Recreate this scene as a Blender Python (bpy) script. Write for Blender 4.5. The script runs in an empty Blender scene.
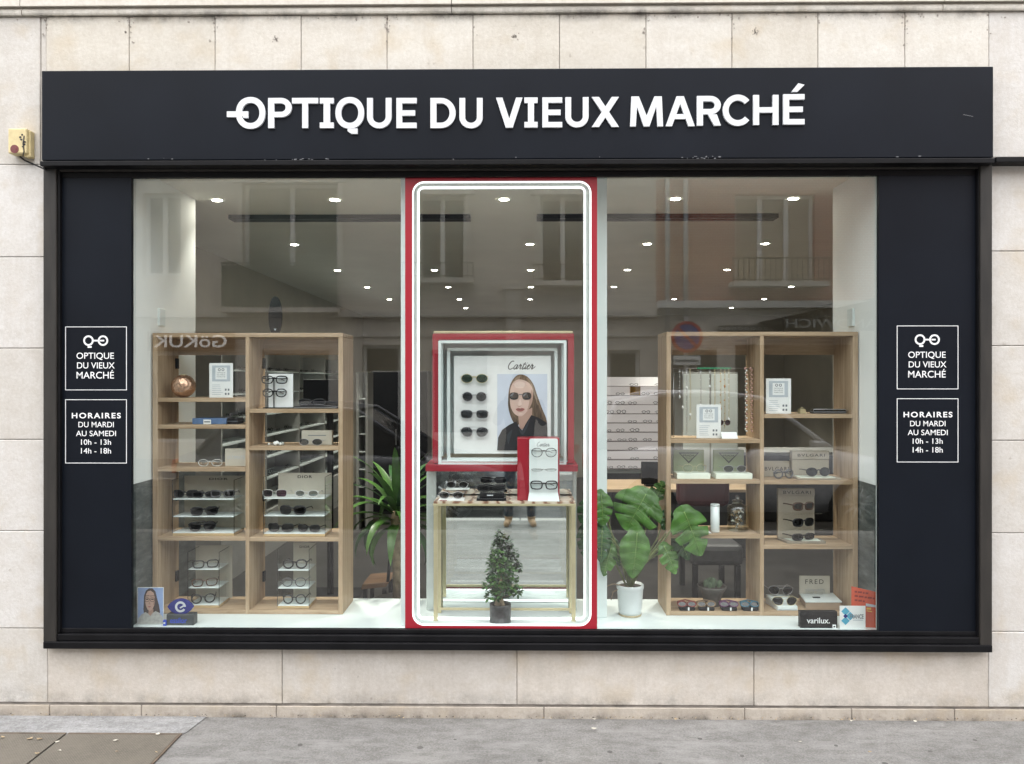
import bpy, bmesh, math, random
from mathutils import Vector, Matrix, Euler
random.seed(7)
R_ = math.radians
C = bpy.context.scene.collection
scn = bpy.context.scene

# ------------------------------------------------------------------ camera, sky, sun, exposure
F, D, H, HY, YAW = 741.0, 3.76, 1.72, 380.0, R_(0.62)
cam = bpy.data.cameras.new('camera')
cam.sensor_width = 36.0; cam.lens = F / 1024 * 36.0; cam.shift_y = -2.0 / 1024
cam.clip_start = 0.01; cam.clip_end = 400
co = bpy.data.objects.new('camera', cam); C.objects.link(co)
co.location = (0, -D, H); co.rotation_euler = (R_(90), 0, YAW)
scn.camera = co
SUN_EL, SUN_AZ = 76.0, 182.0      # azimuth clockwise from +y
w = bpy.data.worlds.new('World'); scn.world = w; w.use_nodes = True
nt = w.node_tree; bg = nt.nodes['Background']
sky = nt.nodes.new('ShaderNodeTexSky'); sky.sky_type = 'NISHITA'; sky.sun_disc = False
sky.sun_elevation = R_(SUN_EL); sky.sun_rotation = R_(SUN_AZ); sky.air_density = 1.0; sky.dust_density = 3.0
hs = nt.nodes.new('ShaderNodeHueSaturation'); hs.inputs['Saturation'].default_value = 0.22
nt.links.new(sky.outputs[0], hs.inputs['Color']); nt.links.new(hs.outputs[0], bg.inputs['Color'])
bg.inputs['Strength'].default_value = 0.15
sl = bpy.data.lights.new('sun', 'SUN'); sl.energy = 1.4; sl.angle = R_(150); sl.color = (1.0, 0.97, 0.93)
so = bpy.data.objects.new('sun', sl); C.objects.link(so)
_az = R_(SUN_AZ); _el = R_(SUN_EL)
sd = Vector((math.sin(_az) * math.cos(_el), math.cos(_az) * math.cos(_el), math.sin(_el)))
so.rotation_euler = sd.to_track_quat('Z', 'Y').to_euler(); so.location = sd * 30
vs = scn.view_settings
scn.display_settings.display_device = 'sRGB'
vs.view_transform = 'Standard'; vs.look = 'None'; vs.gamma = 1.0; vs.exposure = EXPOSURE = 1.6
vs.use_curve_mapping = False
scn.render.engine = 'CYCLES'
cy = scn.cycles
cy.max_bounces = 8; cy.diffuse_bounces = 4; cy.glossy_bounces = 5; cy.transmission_bounces = 6
cy.transparent_max_bounces = 32; cy.caustics_reflective = False; cy.caustics_refractive = False
cy.sample_clamp_indirect = 6.0; cy.use_denoising = True

# ------------------------------------------------------------------ measuring helpers (photo position + real depth -> metres)
_c, _s = math.cos(YAW), math.sin(YAW)
def _t(px, Y):
    u = (px - 512) / F
    return (Y + D) / (_c + u * _s), u
def X(px, Y=0.0):
    t, u = _t(px, Y); return t * (-_s + u * _c)
def Z(py, Y=0.0, px=512):
    t, u = _t(px, Y); return H - t * (py - HY) / F

# ------------------------------------------------------------------ materials
MATS = {}
def mat(name, col, rough=0.5, metal=0.0, var=0.12, scale=18.0, bump=0.0, bscale=None, stretch=(1, 1, 1), spec=0.5, coat=0.0):
    if name in MATS: return MATS[name]
    m = bpy.data.materials.new(name); m.use_nodes = True; n = m.node_tree; L = n.links
    b = n.nodes['Principled BSDF']
    b.inputs['Roughness'].default_value = rough; b.inputs['Metallic'].default_value = metal
    b.inputs['Specular IOR Level'].default_value = spec; b.inputs['Coat Weight'].default_value = coat
    tc = n.nodes.new('ShaderNodeTexCoord'); mp = n.nodes.new('ShaderNodeMapping')
    mp.inputs['Scale'].default_value = stretch
    L.new(tc.outputs['Object'], mp.inputs['Vector'])
    nz = n.nodes.new('ShaderNodeTexNoise'); nz.inputs['Scale'].default_value = scale; nz.inputs['Detail'].default_value = 6
    L.new(mp.outputs[0], nz.inputs['Vector'])
    cr = n.nodes.new('ShaderNodeValToRGB')
    cr.color_ramp.elements[0].position = 0.3; cr.color_ramp.elements[1].position = 0.7
    lo = [max(0, c * (1 - var)) for c in col]; hi = [min(1, c * (1 + var)) for c in col]
    cr.color_ramp.elements[0].color = (*lo, 1); cr.color_ramp.elements[1].color = (*hi, 1)
    L.new(nz.outputs['Fac'], cr.inputs[0]); L.new(cr.outputs[0], b.inputs['Base Color'])
    if bump:
        bz = n.nodes.new('ShaderNodeTexNoise'); bz.inputs['Scale'].default_value = bscale or scale * 3; bz.inputs['Detail'].default_value = 5
        L.new(mp.outputs[0], bz.inputs['Vector'])
        bp = n.nodes.new('ShaderNodeBump'); bp.inputs['Strength'].default_value = bump; bp.inputs['Distance'].default_value = 0.01
        L.new(bz.outputs['Fac'], bp.inputs['Height']); L.new(bp.outputs[0], b.inputs['Normal'])
    MATS[name] = m; return m

def emit(name, col, s):
    if name in MATS: return MATS[name]
    m = bpy.data.materials.new(name); m.use_nodes = True; n = m.node_tree
    b = n.nodes['Principled BSDF']; b.inputs['Base Color'].default_value = (0.8, 0.8, 0.8, 1)
    b.inputs['Emission Color'].default_value = (*col, 1); b.inputs['Emission Strength'].default_value = s
    MATS[name] = m; return m

def glassy(name, tint, f0=0.08, rough=0.0):
    """thin clear sheet: straight-through transmission with a tint, Schlick reflection (same from both sides)"""
    if name in MATS: return MATS[name]
    m = bpy.data.materials.new(name); m.use_nodes = True; n = m.node_tree; L = n.links
    n.nodes.remove(n.nodes['Principled BSDF']); out = n.nodes['Material Output']
    tr = n.nodes.new('ShaderNodeBsdfTransparent'); tr.inputs[0].default_value = (*tint, 1)
    gl = n.nodes.new('ShaderNodeBsdfGlossy'); gl.inputs['Roughness'].default_value = rough; gl.inputs['Color'].default_value = (1, 1, 1, 1)
    lw = n.nodes.new('ShaderNodeLayerWeight'); lw.inputs['Blend'].default_value = 0.5
    pw = n.nodes.new('ShaderNodeMath'); pw.operation = 'POWER'; pw.inputs[1].default_value = 5.0
    ma = n.nodes.new('ShaderNodeMath'); ma.operation = 'MULTIPLY_ADD'; ma.inputs[1].default_value = 1 - f0; ma.inputs[2].default_value = f0
    mx = n.nodes.new('ShaderNodeMixShader')
    L.new(lw.outputs['Facing'], pw.inputs[0]); L.new(pw.outputs[0], ma.inputs[0]); L.new(ma.outputs[0], mx.inputs[0])
    L.new(tr.outputs[0], mx.inputs[1]); L.new(gl.outputs[0], mx.inputs[2]); L.new(mx.outputs[0], out.inputs['Surface'])
    MATS[name] = m; return m

def ramp(n, L, src, stops):
    cr = n.nodes.new('ShaderNodeValToRGB'); e = cr.color_ramp.elements
    while len(e) < len(stops): e.new(0.5)
    for k, (p, c) in enumerate(stops):
        e[k].position = p; e[k].color = (*c, 1) if len(c) == 3 else c
    L.new(src, cr.inputs[0]); return cr.outputs[0]

def noise(n, L, vec, scale, detail=6, rough=0.55, stretch=None, loc=(0, 0, 0)):
    if stretch:
        mp = n.nodes.new('ShaderNodeMapping'); mp.inputs['Scale'].default_value = stretch; mp.inputs['Location'].default_value = loc
        L.new(vec, mp.inputs[0]); vec = mp.outputs[0]
    z = n.nodes.new('ShaderNodeTexNoise'); z.inputs['Scale'].default_value = scale; z.inputs['Detail'].default_value = detail
    z.inputs['Roughness'].default_value = rough; L.new(vec, z.inputs['Vector']); return z.outputs['Fac']

def mixc(n, L, fac, a, b, mode='MIX'):
    m = n.nodes.new('ShaderNodeMix'); m.data_type = 'RGBA'; m.blend_type = mode
    for sock, v in ((m.inputs[0], fac), (m.inputs[6], a), (m.inputs[7], b)):
        if hasattr(v, 'is_linked') or hasattr(v, 'links'): L.new(v, sock)
        elif isinstance(v, (int, float)): sock.default_value = v
        else: sock.default_value = (*v, 1)
    return m.outputs[2]

def math_(n, L, op, a, b=None, clamp=False):
    m = n.nodes.new('ShaderNodeMath'); m.operation = op; m.use_clamp = clamp
    for k, v in enumerate((a, b)):
        if v is None: continue
        if isinstance(v, (int, float)): m.inputs[k].default_value = v
        else: L.new(v, m.inputs[k])
    return m.outputs[0]

def stone_mat(name, light, mid, dirt, grime=0.0, zc=None, zr=0.1):
    """limestone: cloudy tone, vertical rain streaks, sooty blotches; zc = a height the soot gathers at"""
    m = bpy.data.materials.new(name); m.use_nodes = True; n = m.node_tree; L = n.links
    b = n.nodes['Principled BSDF']; b.inputs['Roughness'].default_value = 0.85; b.inputs['Specular IOR Level'].default_value = 0.25
    tc = n.nodes.new('ShaderNodeTexCoord'); v = tc.outputs['Object']
    base = ramp(n, L, noise(n, L, v, 2.2, 8, 0.6), [(0.3, mid), (0.7, light)])
    fine = ramp(n, L, noise(n, L, v, 55, 6, 0.7), [(0.3, (0.87, 0.86, 0.84)), (0.65, (1, 1, 1))])
    cloud = ramp(n, L, noise(n, L, v, 9, 8, 0.72, (1, 1, 1.5), (1, 4, 2)), [(0.34, (0.93, 0.915, 0.89)), (0.62, (1.02, 1.02, 1.02))])
    base = mixc(n, L, 1.0, base, cloud, 'MULTIPLY')
    base = mixc(n, L, 1.0, base, fine, 'MULTIPLY')
    st = math_(n, L, 'MULTIPLY', ramp(n, L, noise(n, L, v, 7, 8, 0.7, (1.6, 1, 0.28)), [(0.5, (0, 0, 0)), (0.72, (1, 1, 1))]), 0.32)
    base = mixc(n, L, st, base, dirt)
    spots = ramp(n, L, noise(n, L, v, 26, 3, 0.5), [(0.70, (0, 0, 0)), (0.78, (0.5, 0.5, 0.5))])
    base = mixc(n, L, spots, base, [c * 0.75 for c in dirt])
    warm = math_(n, L, 'MULTIPLY', ramp(n, L, noise(n, L, v, 5.5, 4, 0.5, (1, 1, 1), (7, 3, 1)), [(0.55, (0, 0, 0)), (0.75, (1, 1, 1))]), 0.35)
    base = mixc(n, L, warm, base, (0.46, 0.36, 0.22))
    if zc is not None:
        sx = n.nodes.new('ShaderNodeSeparateXYZ'); L.new(v, sx.inputs[0])
        d = math_(n, L, 'ABSOLUTE', math_(n, L, 'SUBTRACT', sx.outputs['Z'], zc))
        d = math_(n, L, 'SUBTRACT', 1.0, math_(n, L, 'DIVIDE', d, zr), True)
        k = math_(n, L, 'MULTIPLY', d, ramp(n, L, noise(n, L, v, 6, 8, 0.75), [(0.44, (0, 0, 0)), (0.66, (1, 1, 1))]))
        base = mixc(n, L, math_(n, L, 'MULTIPLY', k, grime), base, (0.05, 0.045, 0.04))
    L.new(base, b.inputs['Base Color'])
    bp = n.nodes.new('ShaderNodeBump'); bp.inputs['Strength'].default_value = 0.35; bp.inputs['Distance'].default_value = 0.006
    L.new(noise(n, L, v, 70, 6, 0.7), bp.inputs['Height']); L.new(bp.outputs[0], b.inputs['Normal'])
    MATS[name] = m; return m

def asphalt_mat(name, lo, hi, stain):
    m = bpy.data.materials.new(name); m.use_nodes = True; n = m.node_tree; L = n.links
    b = n.nodes['Principled BSDF']; b.inputs['Roughness'].default_value = 0.9; b.inputs['Specular IOR Level'].default_value = 0.2
    tc = n.nodes.new('ShaderNodeTexCoord'); v = tc.outputs['Object']
    base = ramp(n, L, noise(n, L, v, 1.6, 8, 0.65, (1, 2.2, 1)), [(0.32, lo), (0.68, hi)])
    grit = ramp(n, L, noise(n, L, v, 95, 5, 0.85), [(0.33, (0.62, 0.62, 0.62)), (0.55, (1.0, 1.0, 1.0)), (0.72, (1.38, 1.37, 1.34))])
    blot = ramp(n, L, noise(n, L, v, 11, 7, 0.75, (1, 1.6, 1), (5, 1, 0)), [(0.36, (0.80, 0.79, 0.77)), (0.6, (1.08, 1.08, 1.08))])
    base = mixc(n, L, 1.0, base, blot, 'MULTIPLY')
    base = mixc(n, L, 1.0, base, grit, 'MULTIPLY')
    k = ramp(n, L, noise(n, L, v, 3.3, 6, 0.7, (0.7, 2.5, 1), (3, 9, 0)), [(0.52, (0, 0, 0)), (0.7, (0.75, 0.75, 0.75))])
    base = mixc(n, L, k, base, stain)
    L.new(base, b.inputs['Base Color'])
    bp = n.nodes.new('ShaderNodeBump'); bp.inputs['Strength'].default_value = 0.5; bp.inputs['Distance'].default_value = 0.004
    L.new(noise(n, L, v, 190, 3, 0.7), bp.inputs['Height']); L.new(bp.outputs[0], b.inputs['Normal'])
    MATS[name] = m; return m

def wood_mat(name, vertical):
    m = bpy.data.materials.new(name); m.use_nodes = True; n = m.node_tree; L = n.links
    b = n.nodes['Principled BSDF']; b.inputs['Roughness'].default_value = 0.55; b.inputs['Specular IOR Level'].default_value = 0.3
    tc = n.nodes.new('ShaderNodeTexCoord'); v = tc.outputs['Object']
    st = (14, 14, 0.9) if vertical else (0.9, 14, 14)
    g = noise(n, L, v, 3.2, 8, 0.7, st)
    base = ramp(n, L, g, [(0.3, (0.27, 0.185, 0.108)), (0.5, (0.40, 0.29, 0.185)), (0.7, (0.50, 0.38, 0.26))])
    k = ramp(n, L, noise(n, L, v, 2.0, 3, 0.5, (3, 3, 1.2) if vertical else (1.2, 3, 3), (2, 5, 1)), [(0.66, (0, 0, 0)), (0.74, (0.55, 0.55, 0.55))])
    base = mixc(n, L, k, base, (0.16, 0.09, 0.045))
    L.new(base, b.inputs['Base Color'])
    MATS[name] = m; return m

def slate_mat(name):
    m = bpy.data.materials.new(name); m.use_nodes = True; n = m.node_tree; L = n.links
    b = n.nodes['Principled BSDF']; b.inputs['Roughness'].default_value = 0.35
    tc = n.nodes.new('ShaderNodeTexCoord'); v = tc.outputs['Object']
    g = noise(n, L, v, 3.0, 9, 0.75, (1, 1.2, 4))
    base = ramp(n, L, g, [(0.35, (0.035, 0.042, 0.042)), (0.5, (0.09, 0.105, 0.102)), (0.60, (0.16, 0.175, 0.17)), (0.68, (0.42, 0.44, 0.43))])
    L.new(base, b.inputs['Base Color']); MATS[name] = m; return m

def tread_mat(name):
    m = bpy.data.materials.new(name); m.use_nodes = True; n = m.node_tree; L = n.links
    b = n.nodes['Principled BSDF']; b.inputs['Roughness'].default_value = 0.7; b.inputs['Metallic'].default_value = 0.2
    tc = n.nodes.new('ShaderNodeTexCoord'); v = tc.outputs['Object']
    ck = n.nodes.new('ShaderNodeTexBrick'); ck.inputs['Scale'].default_value = 40; ck.inputs['Mortar Size'].default_value = 0.04
    ck.inputs['Color1'].default_value = (0.19, 0.172, 0.142, 1); ck.inputs['Color2'].default_value = (0.145, 0.132, 0.108, 1); ck.inputs['Mortar'].default_value = (0.075, 0.066, 0.054, 1)
    L.new(v, ck.inputs['Vector'])
    d = ramp(n, L, noise(n, L, v, 4, 7, 0.7), [(0.4, (0, 0, 0)), (0.7, (0.8, 0.8, 0.8))])
    base = mixc(n, L, d, ck.outputs['Color'], (0.17, 0.152, 0.125))
    L.new(base, b.inputs['Base Color'])
    bp = n.nodes.new('ShaderNodeBump'); bp.inputs['Strength'].default_value = 0.6; bp.inputs['Distance'].default_value = 0.003
    L.new(ck.outputs['Fac'], bp.inputs['Height']); L.new(bp.outputs[0], b.inputs['Normal'])
    MATS[name] = m; return m

def brick_mat(name):
    m = bpy.data.materials.new(name); m.use_nodes = True; n = m.node_tree; L = n.links
    b = n.nodes['Principled BSDF']; b.inputs['Roughness'].default_value = 0.9
    tc = n.nodes.new('ShaderNodeTexCoord'); mp = n.nodes.new('ShaderNodeMapping'); mp.inputs['Rotation'].default_value = (R_(90), 0, 0)
    L.new(tc.outputs['Object'], mp.inputs[0])
    ck = n.nodes.new('ShaderNodeTexBrick'); ck.inputs['Scale'].default_value = 4.5
    ck.inputs['Color1'].default_value = (0.54, 0.22, 0.14, 1); ck.inputs['Color2'].default_value = (0.40, 0.16, 0.105, 1); ck.inputs['Mortar'].default_value = (0.72, 0.64, 0.57, 1)
    L.new(mp.outputs[0], ck.inputs['Vector']); L.new(ck.outputs['Color'], b.inputs['Base Color'])
    MATS[name] = m; return m

# ------------------------------------------------------------------ mesh builder
WORLD = {}       # object name -> world offset of its origin
class MB:
    def __init__(s): s.v = []; s.f = []; s.m = []; s.mats = []; s.sm = []
    def mi(s, m):
        if m not in s.mats: s.mats.append(m)
        return s.mats.index(m)
    def face(s, pts, m, smooth=False):
        i = len(s.v); s.v += [tuple(p) for p in pts]; s.f.append(tuple(range(i, i + len(pts)))); s.m.append(s.mi(m)); s.sm.append(smooth)
    def mesh(s, vs_, fs, m, smooth=False):
        i = len(s.v); s.v += [tuple(p) for p in vs_]; k = s.mi(m)
        for f in fs: s.f.append(tuple(i + j for j in f)); s.m.append(k); s.sm.append(smooth)
    def box(s, x0, x1, y0, y1, z0, z1, m, bev=0.0):
        if x0 > x1: x0, x1 = x1, x0
        if y0 > y1: y0, y1 = y1, y0
        if z0 > z1: z0, z1 = z1, z0
        if bev:
            bm = bmesh.new(); bmesh.ops.create_cube(bm, size=1)
            for v in bm.verts: v.co = ((x0 + x1) / 2 + v.co.x * (x1 - x0), (y0 + y1) / 2 + v.co.y * (y1 - y0), (z0 + z1) / 2 + v.co.z * (z1 - z0))
            bmesh.ops.bevel(bm, geom=list(bm.edges), offset=bev, segments=2, affect='EDGES', profile=0.5)
            bm.verts.index_update(); s.mesh([v.co.copy() for v in bm.verts], [[v.index for v in f.verts] for f in bm.faces], m); bm.free(); return
        s.mesh([(x0, y0, z0), (x1, y0, z0), (x1, y1, z0), (x0, y1, z0), (x0, y0, z1), (x1, y0, z1), (x1, y1, z1), (x0, y1, z1)],
               [(0, 3, 2, 1), (4, 5, 6, 7), (0, 1, 5, 4), (1, 2, 6, 5), (2, 3, 7, 6), (3, 0, 4, 7)], m)
    def prism(s, pts, y0, y1, m, smooth=False):
        """pts: outline in (x, z), counter-clockwise seen from -y; extruded y0 (front) .. y1"""
        n = len(pts); vs_ = [(p[0], y0, p[1]) for p in pts] + [(p[0], y1, p[1]) for p in pts]
        fs = [tuple(range(n)), tuple(range(2 * n - 1, n - 1, -1))]
        s.mesh(vs_, fs, m)
        i = len(s.v) - 2 * n; k = s.mi(m)
        for a in range(n):
            b = (a + 1) % n; s.f.append((i + a, i + n + a, i + n + b, i + b)); s.m.append(k); s.sm.append(smooth)
    def ring(s, outer, inner, y0, y1, m):
        n = len(outer)
        vs_ = [(p[0], y0, p[1]) for p in outer] + [(p[0], y0, p[1]) for p in inner] + [(p[0], y1, p[1]) for p in outer] + [(p[0], y1, p[1]) for p in inner]
        fs = []
        for a in range(n):
            b = (a + 1) % n
            fs += [(a, b, n + b, n + a), (2 * n + a, 3 * n + a, 3 * n + b, 2 * n + b), (a, 2 * n + a, 2 * n + b, b), (n + a, n + b, 3 * n + b, 3 * n + a)]
        s.mesh(vs_, fs, m)
    def tube(s, pts, r, m, n=6, closed=False, smooth=True):
        pts = [Vector(p) for p in pts]; N = len(pts); rs = r if isinstance(r, (list, tuple)) else [r] * N
        base = len(s.v); k = s.mi(m); up = None
        for i, p in enumerate(pts):
            a = pts[(i - 1) % N] if (closed or i) else p; b = pts[(i + 1) % N] if (closed or i < N - 1) else p
            t = (b - a); t = t.normalized() if t.length > 1e-9 else Vector((0, 0, 1))
            if up is None: up = Vector((0, 0, 1)) if abs(t.z) < 0.9 else Vector((0, 1, 0))
            u = t.cross(up); u = u.normalized() if u.length > 1e-6 else Vector((1, 0, 0)); v = u.cross(t).normalized(); up = v
            for j in range(n):
                an = 2 * math.pi * j / n; s.v.append(tuple(p + (u * math.cos(an) + v * math.sin(an)) * rs[i]))
        for i in range(N if closed else N - 1):
            for j in range(n):
                a = base + i * n + j; b = base + i * n + (j + 1) % n; i2 = (i + 1) % N
                c = base + i2 * n + (j + 1) % n; d = base + i2 * n + j
                s.f.append((a, b, c, d)); s.m.append(k); s.sm.append(smooth)
        if not closed:
            s.f.append(tuple(base + j for j in range(n - 1, -1, -1))); s.m.append(k); s.sm.append(False)
            s.f.append(tuple(base + (N - 1) * n + j for j in range(n))); s.m.append(k); s.sm.append(False)
    def lathe(s, prof, cx, cy_, m, n=24, smooth=True, z0=0.0):
        base = len(s.v); k = s.mi(m)
        for r, z in prof:
            for j in range(n):
                a = 2 * math.pi * j / n; s.v.append((cx + r * math.cos(a), cy_ + r * math.sin(a), z0 + z))
        for i in range(len(prof) - 1):
            for j in range(n):
                a = base + i * n + j; b = base + i * n + (j + 1) % n
                s.f.append((a, b, b + n, a + n)); s.m.append(k); s.sm.append(smooth)
        s.f.append(tuple(base + j for j in range(n - 1, -1, -1))); s.m.append(k); s.sm.append(False)
        q = base + (len(prof) - 1) * n
        s.f.append(tuple(q + j for j in range(n))); s.m.append(k); s.sm.append(False)
    def disc(s, cx, cy_, cz, r, m, n=20, axis='z', down=True):
        pts = []
        for j in range(n):
            a = 2 * math.pi * j / n
            pts.append((cx + r * math.cos(a), cy_ + r * math.sin(a), cz) if axis == 'z' else (cx + r * math.cos(a), cy_, cz + r * math.sin(a)))
        if (axis == 'z' and down): pts.reverse()
        s.face(pts, m)
    def build(s, name, parent=None, local=False, rot=None):
        me = bpy.data.meshes.new(name)
        off = Vector((0, 0, 0)) if (local or parent is None) else WORLD.get(parent.name, Vector((0, 0, 0)))
        me.from_pydata([tuple(Vector(v) - off) for v in s.v], [], s.f)
        for m in s.mats: me.materials.append(m)
        me.polygons.foreach_set('material_index', s.m); me.polygons.foreach_set('use_smooth', s.sm)
        me.update()
        o = bpy.data.objects.new(name, me); C.objects.link(o)
        if parent is not None: o.parent = parent; WORLD[o.name] = off
        return o

def tag(o, label=None, cat=None, group=None, kind=None):
    if label: o['label'] = label
    if cat: o['category'] = cat
    if group: o['group'] = group
    if kind: o['kind'] = kind
    return o
def thing(name, label, cat, loc=(0, 0, 0), group=None, rotz=0.0):
    o = bpy.data.objects.new(name, None); C.objects.link(o); o.location = loc; o.rotation_euler = (0, 0, rotz)
    o.empty_display_size = 0.05
    WORLD[o.name] = Vector(loc); return tag(o, label, cat, group)
def solo(mb, name, label, cat, loc, group=None):
    """a thing that is one mesh, its origin at its base"""
    me = bpy.data.meshes.new(name); off = Vector(loc)
    me.from_pydata([tuple(Vector(v) - off) for v in mb.v], [], mb.f)
    for m in mb.mats: me.materials.append(m)
    me.polygons.foreach_set('material_index', mb.m); me.polygons.foreach_set('use_smooth', mb.sm); me.update()
    o = bpy.data.objects.new(name, me); C.objects.link(o); o.location = loc; WORLD[o.name] = off
    return tag(o, label, cat, group)
def copy_tree(o, parent=None):
    c = o.copy(); C.objects.link(c)
    if parent is not None: c.parent = parent
    for ch in list(o.children): copy_tree(ch, c)
    return c

# ------------------------------------------------------------------ lettering
TXT = {}
def text_geo(s, bold, shear=0.0, spacing=1.0, ext=0.0, res=6):
    key = (s, bold, shear, spacing, ext, res)
    if key in TXT: return TXT[key]
    cu = bpy.data.curves.new('lettering', 'FONT'); cu.body = s; cu.offset = bold; cu.shear = shear; cu.space_character = spacing
    cu.extrude = ext; cu.resolution_u = res; cu.size = 1
    o = bpy.data.objects.new('lettering', cu); C.objects.link(o)
    bpy.context.view_layer.update()
    me = bpy.data.meshes.new_from_object(o.evaluated_get(bpy.context.evaluated_depsgraph_get()))
    g = ([v.co.copy() for v in me.vertices], [tuple(p.vertices) for p in me.polygons])
    C.objects.unlink(o); bpy.data.objects.remove(o); bpy.data.curves.remove(cu); bpy.data.meshes.remove(me)
    TXT[key] = g; return g
def text(mb, s, x0, x1, z0, z1, y, m, bold=0.0, ext=0.0, shear=0.0, spacing=1.0, away=False, keep=False, M4=None):
    """fit the string into x0..x1, z0..z1; front face at y, towards -y (or +y when away)"""
    vs_, fs = text_geo(s, bold, shear, spacing, 0.1 if ext else 0.0)
    ax = min(v.x for v in vs_); bx = max(v.x for v in vs_); az = min(v.y for v in vs_); bz = max(v.y for v in vs_)
    kx = (x1 - x0) / (bx - ax); kz = (z1 - z0) / (bz - az)
    out = []
    for v in vs_:
        tx = (v.x - ax) * kx; tz = (v.y - az) * kz; d = (0.1 - v.z) / 0.2 * ext if ext else 0.0
        out.append((x1 - tx, y - d, z0 + tz) if away else (x0 + tx, y + d, z0 + tz))
    if M4: out = [tuple(M4 @ Vector(p)) for p in out]
    mb.mesh(out, fs, m)
def ptext(mb, s, px0, py0, px1, py1, Y, m, **k):
    text(mb, s, X(px0, Y), X(px1, Y), Z(py1, Y, (px0 + px1) / 2), Z(py0, Y, (px0 + px1) / 2), Y, m, **k)
def rrect(x0, x1, z0, z1, r, n=6):
    pts = []
    for cx, cz, a0 in ((x1 - r, z0 + r, -90), (x1 - r, z1 - r, 0), (x0 + r, z1 - r, 90), (x0 + r, z0 + r, 180)):
        for k in range(n + 1):
            a = R_(a0 + 90 * k / n); pts.append((cx + r * math.cos(a), cz + r * math.sin(a)))
    return pts
def ell(cx, cz, rx, rz, n=24, p=2.0):
    out = []
    for k in range(n):
        a = 2 * math.pi * k / n; c = math.cos(a); s = math.sin(a)
        out.append((cx + rx * math.copysign(abs(c) ** (2 / p), c), cz + rz * math.copysign(abs(s) ** (2 / p), s)))
    return out
# ================================================================== THE SETTING
stone_hi = stone_mat('limestone_upper', (0.66, 0.635, 0.58), (0.61, 0.58, 0.53), (0.46, 0.41, 0.345), 0.75, Z(15), 0.045)
stone_lo = stone_mat('limestone_lower', (0.63, 0.59, 0.54), (0.55, 0.51, 0.465), (0.37, 0.35, 0.30), 0.6, Z(706), 0.08)
stone_pl = stone_mat('limestone_plinth', (0.52, 0.475, 0.42), (0.42, 0.375, 0.325), (0.20, 0.17, 0.135), 0.85, Z(719), 0.045)
stone_pi = stone_mat('limestone_pier', (0.635, 0.62, 0.60), (0.595, 0.58, 0.56), (0.48, 0.43, 0.37), 0.5, Z(704), 0.10)
_hi2 = stone_mat('limestone_upper_b', (0.63, 0.60, 0.54), (0.58, 0.55, 0.495), (0.42, 0.37, 0.31), 0.75, Z(15), 0.045); _hi3 = stone_mat('limestone_upper_c', (0.68, 0.66, 0.61), (0.63, 0.605, 0.56), (0.47, 0.42, 0.36), 0.75, Z(15), 0.045)
_pi2 = stone_mat('limestone_pier_b', (0.60, 0.58, 0.55), (0.56, 0.54, 0.51), (0.42, 0.38, 0.33), 0.5, Z(704), 0.10); _lo2 = stone_mat('limestone_lower_b', (0.60, 0.57, 0.53), (0.525, 0.495, 0.46), (0.34, 0.30, 0.26), 0.6, Z(706), 0.08)
TONES = {'limestone_upper': (stone_hi, _hi2, _hi3), 'limestone_pier': (stone_pi, stone_pi, _pi2), 'limestone_lower': (stone_lo, _lo2)}
mortar = mat('mortar', (0.26, 0.235, 0.21), 0.95, var=0.3)
dark_trim = mat('black_trim', (0.0055, 0.0055, 0.0065), 0.5, var=0.35, scale=9, bump=0.06, spec=0.16)
brown_trim = mat('weathered_black_trim', (0.017, 0.0145, 0.012), 0.65, var=0.5, scale=6, stretch=(3, 3, 0.5), bump=0.15)
navy = mat('navy_panel', (0.0060, 0.0080, 0.0125), 0.42, var=0.16, scale=2, bump=0.02, bscale=300, spec=0.13)
white_let = mat('white_letter', (0.64, 0.66, 0.68), 0.35, var=0.02)
white_vinyl = mat('white_vinyl', (0.80, 0.81, 0.82), 0.5, var=0.03)
glass = glassy('window_glass', (0.95, 0.985, 0.975), 0.09)
acrylic = glassy('acrylic', (0.95, 0.97, 0.96), 0.06)
bottle_glass = glassy('jar_glass', (0.86, 0.87, 0.82), 0.10)
white_lam = mat('white_laminate', (0.70, 0.765, 0.755), 0.28, var=0.02, scale=3)
white_paint = mat('white_wall_paint', (0.84, 0.87, 0.85), 0.8, var=0.03, scale=3)
taupe = mat('taupe_wall_paint', (0.52, 0.485, 0.41), 0.85, var=0.08, scale=2)
ceil_m = mat('ceiling_paint', (0.78, 0.775, 0.715), 0.85, var=0.04, scale=2)
floor_in = mat('shop_floor_tile', (0.030, 0.028, 0.026), 0.35, var=0.3, scale=4)
slate = slate_mat('slate')
wood_v, wood_h = wood_mat('oak_upright', True), wood_mat('oak_board', False)
red = mat('red_lacquer', (0.31, 0.013, 0.026), 0.30, var=0.06, scale=4)
gold = mat('brass', (0.60, 0.53, 0.33), 0.38, metal=0.55, var=0.08)
led = emit('light_line', (0.96, 1.0, 1.0), 0.62)
mirror = mat('mirror', (0.80, 0.84, 0.82), 0.02, metal=1.0, var=0.0)
black_m = mat('black_plastic', (0.005, 0.005, 0.006), 0.45, var=0.2, spec=0.25)
cream_card = mat('cream_card', (0.52, 0.49, 0.41), 0.7, var=0.04)
white_card = mat('white_card', (0.78, 0.80, 0.79), 0.6, var=0.03)
grey_print = mat('grey_print', (0.16, 0.18, 0.20), 0.7, var=0.1)
pale_print = mat('pale_grey_print', (0.45, 0.50, 0.54), 0.7, var=0.1)
ink = mat('black_ink', (0.03, 0.028, 0.027), 0.6, var=0.1)
oak_base = mat('pale_wood_base', (0.50, 0.37, 0.20), 0.5, var=0.12, scale=6, stretch=(0.6, 6, 6))

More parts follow.
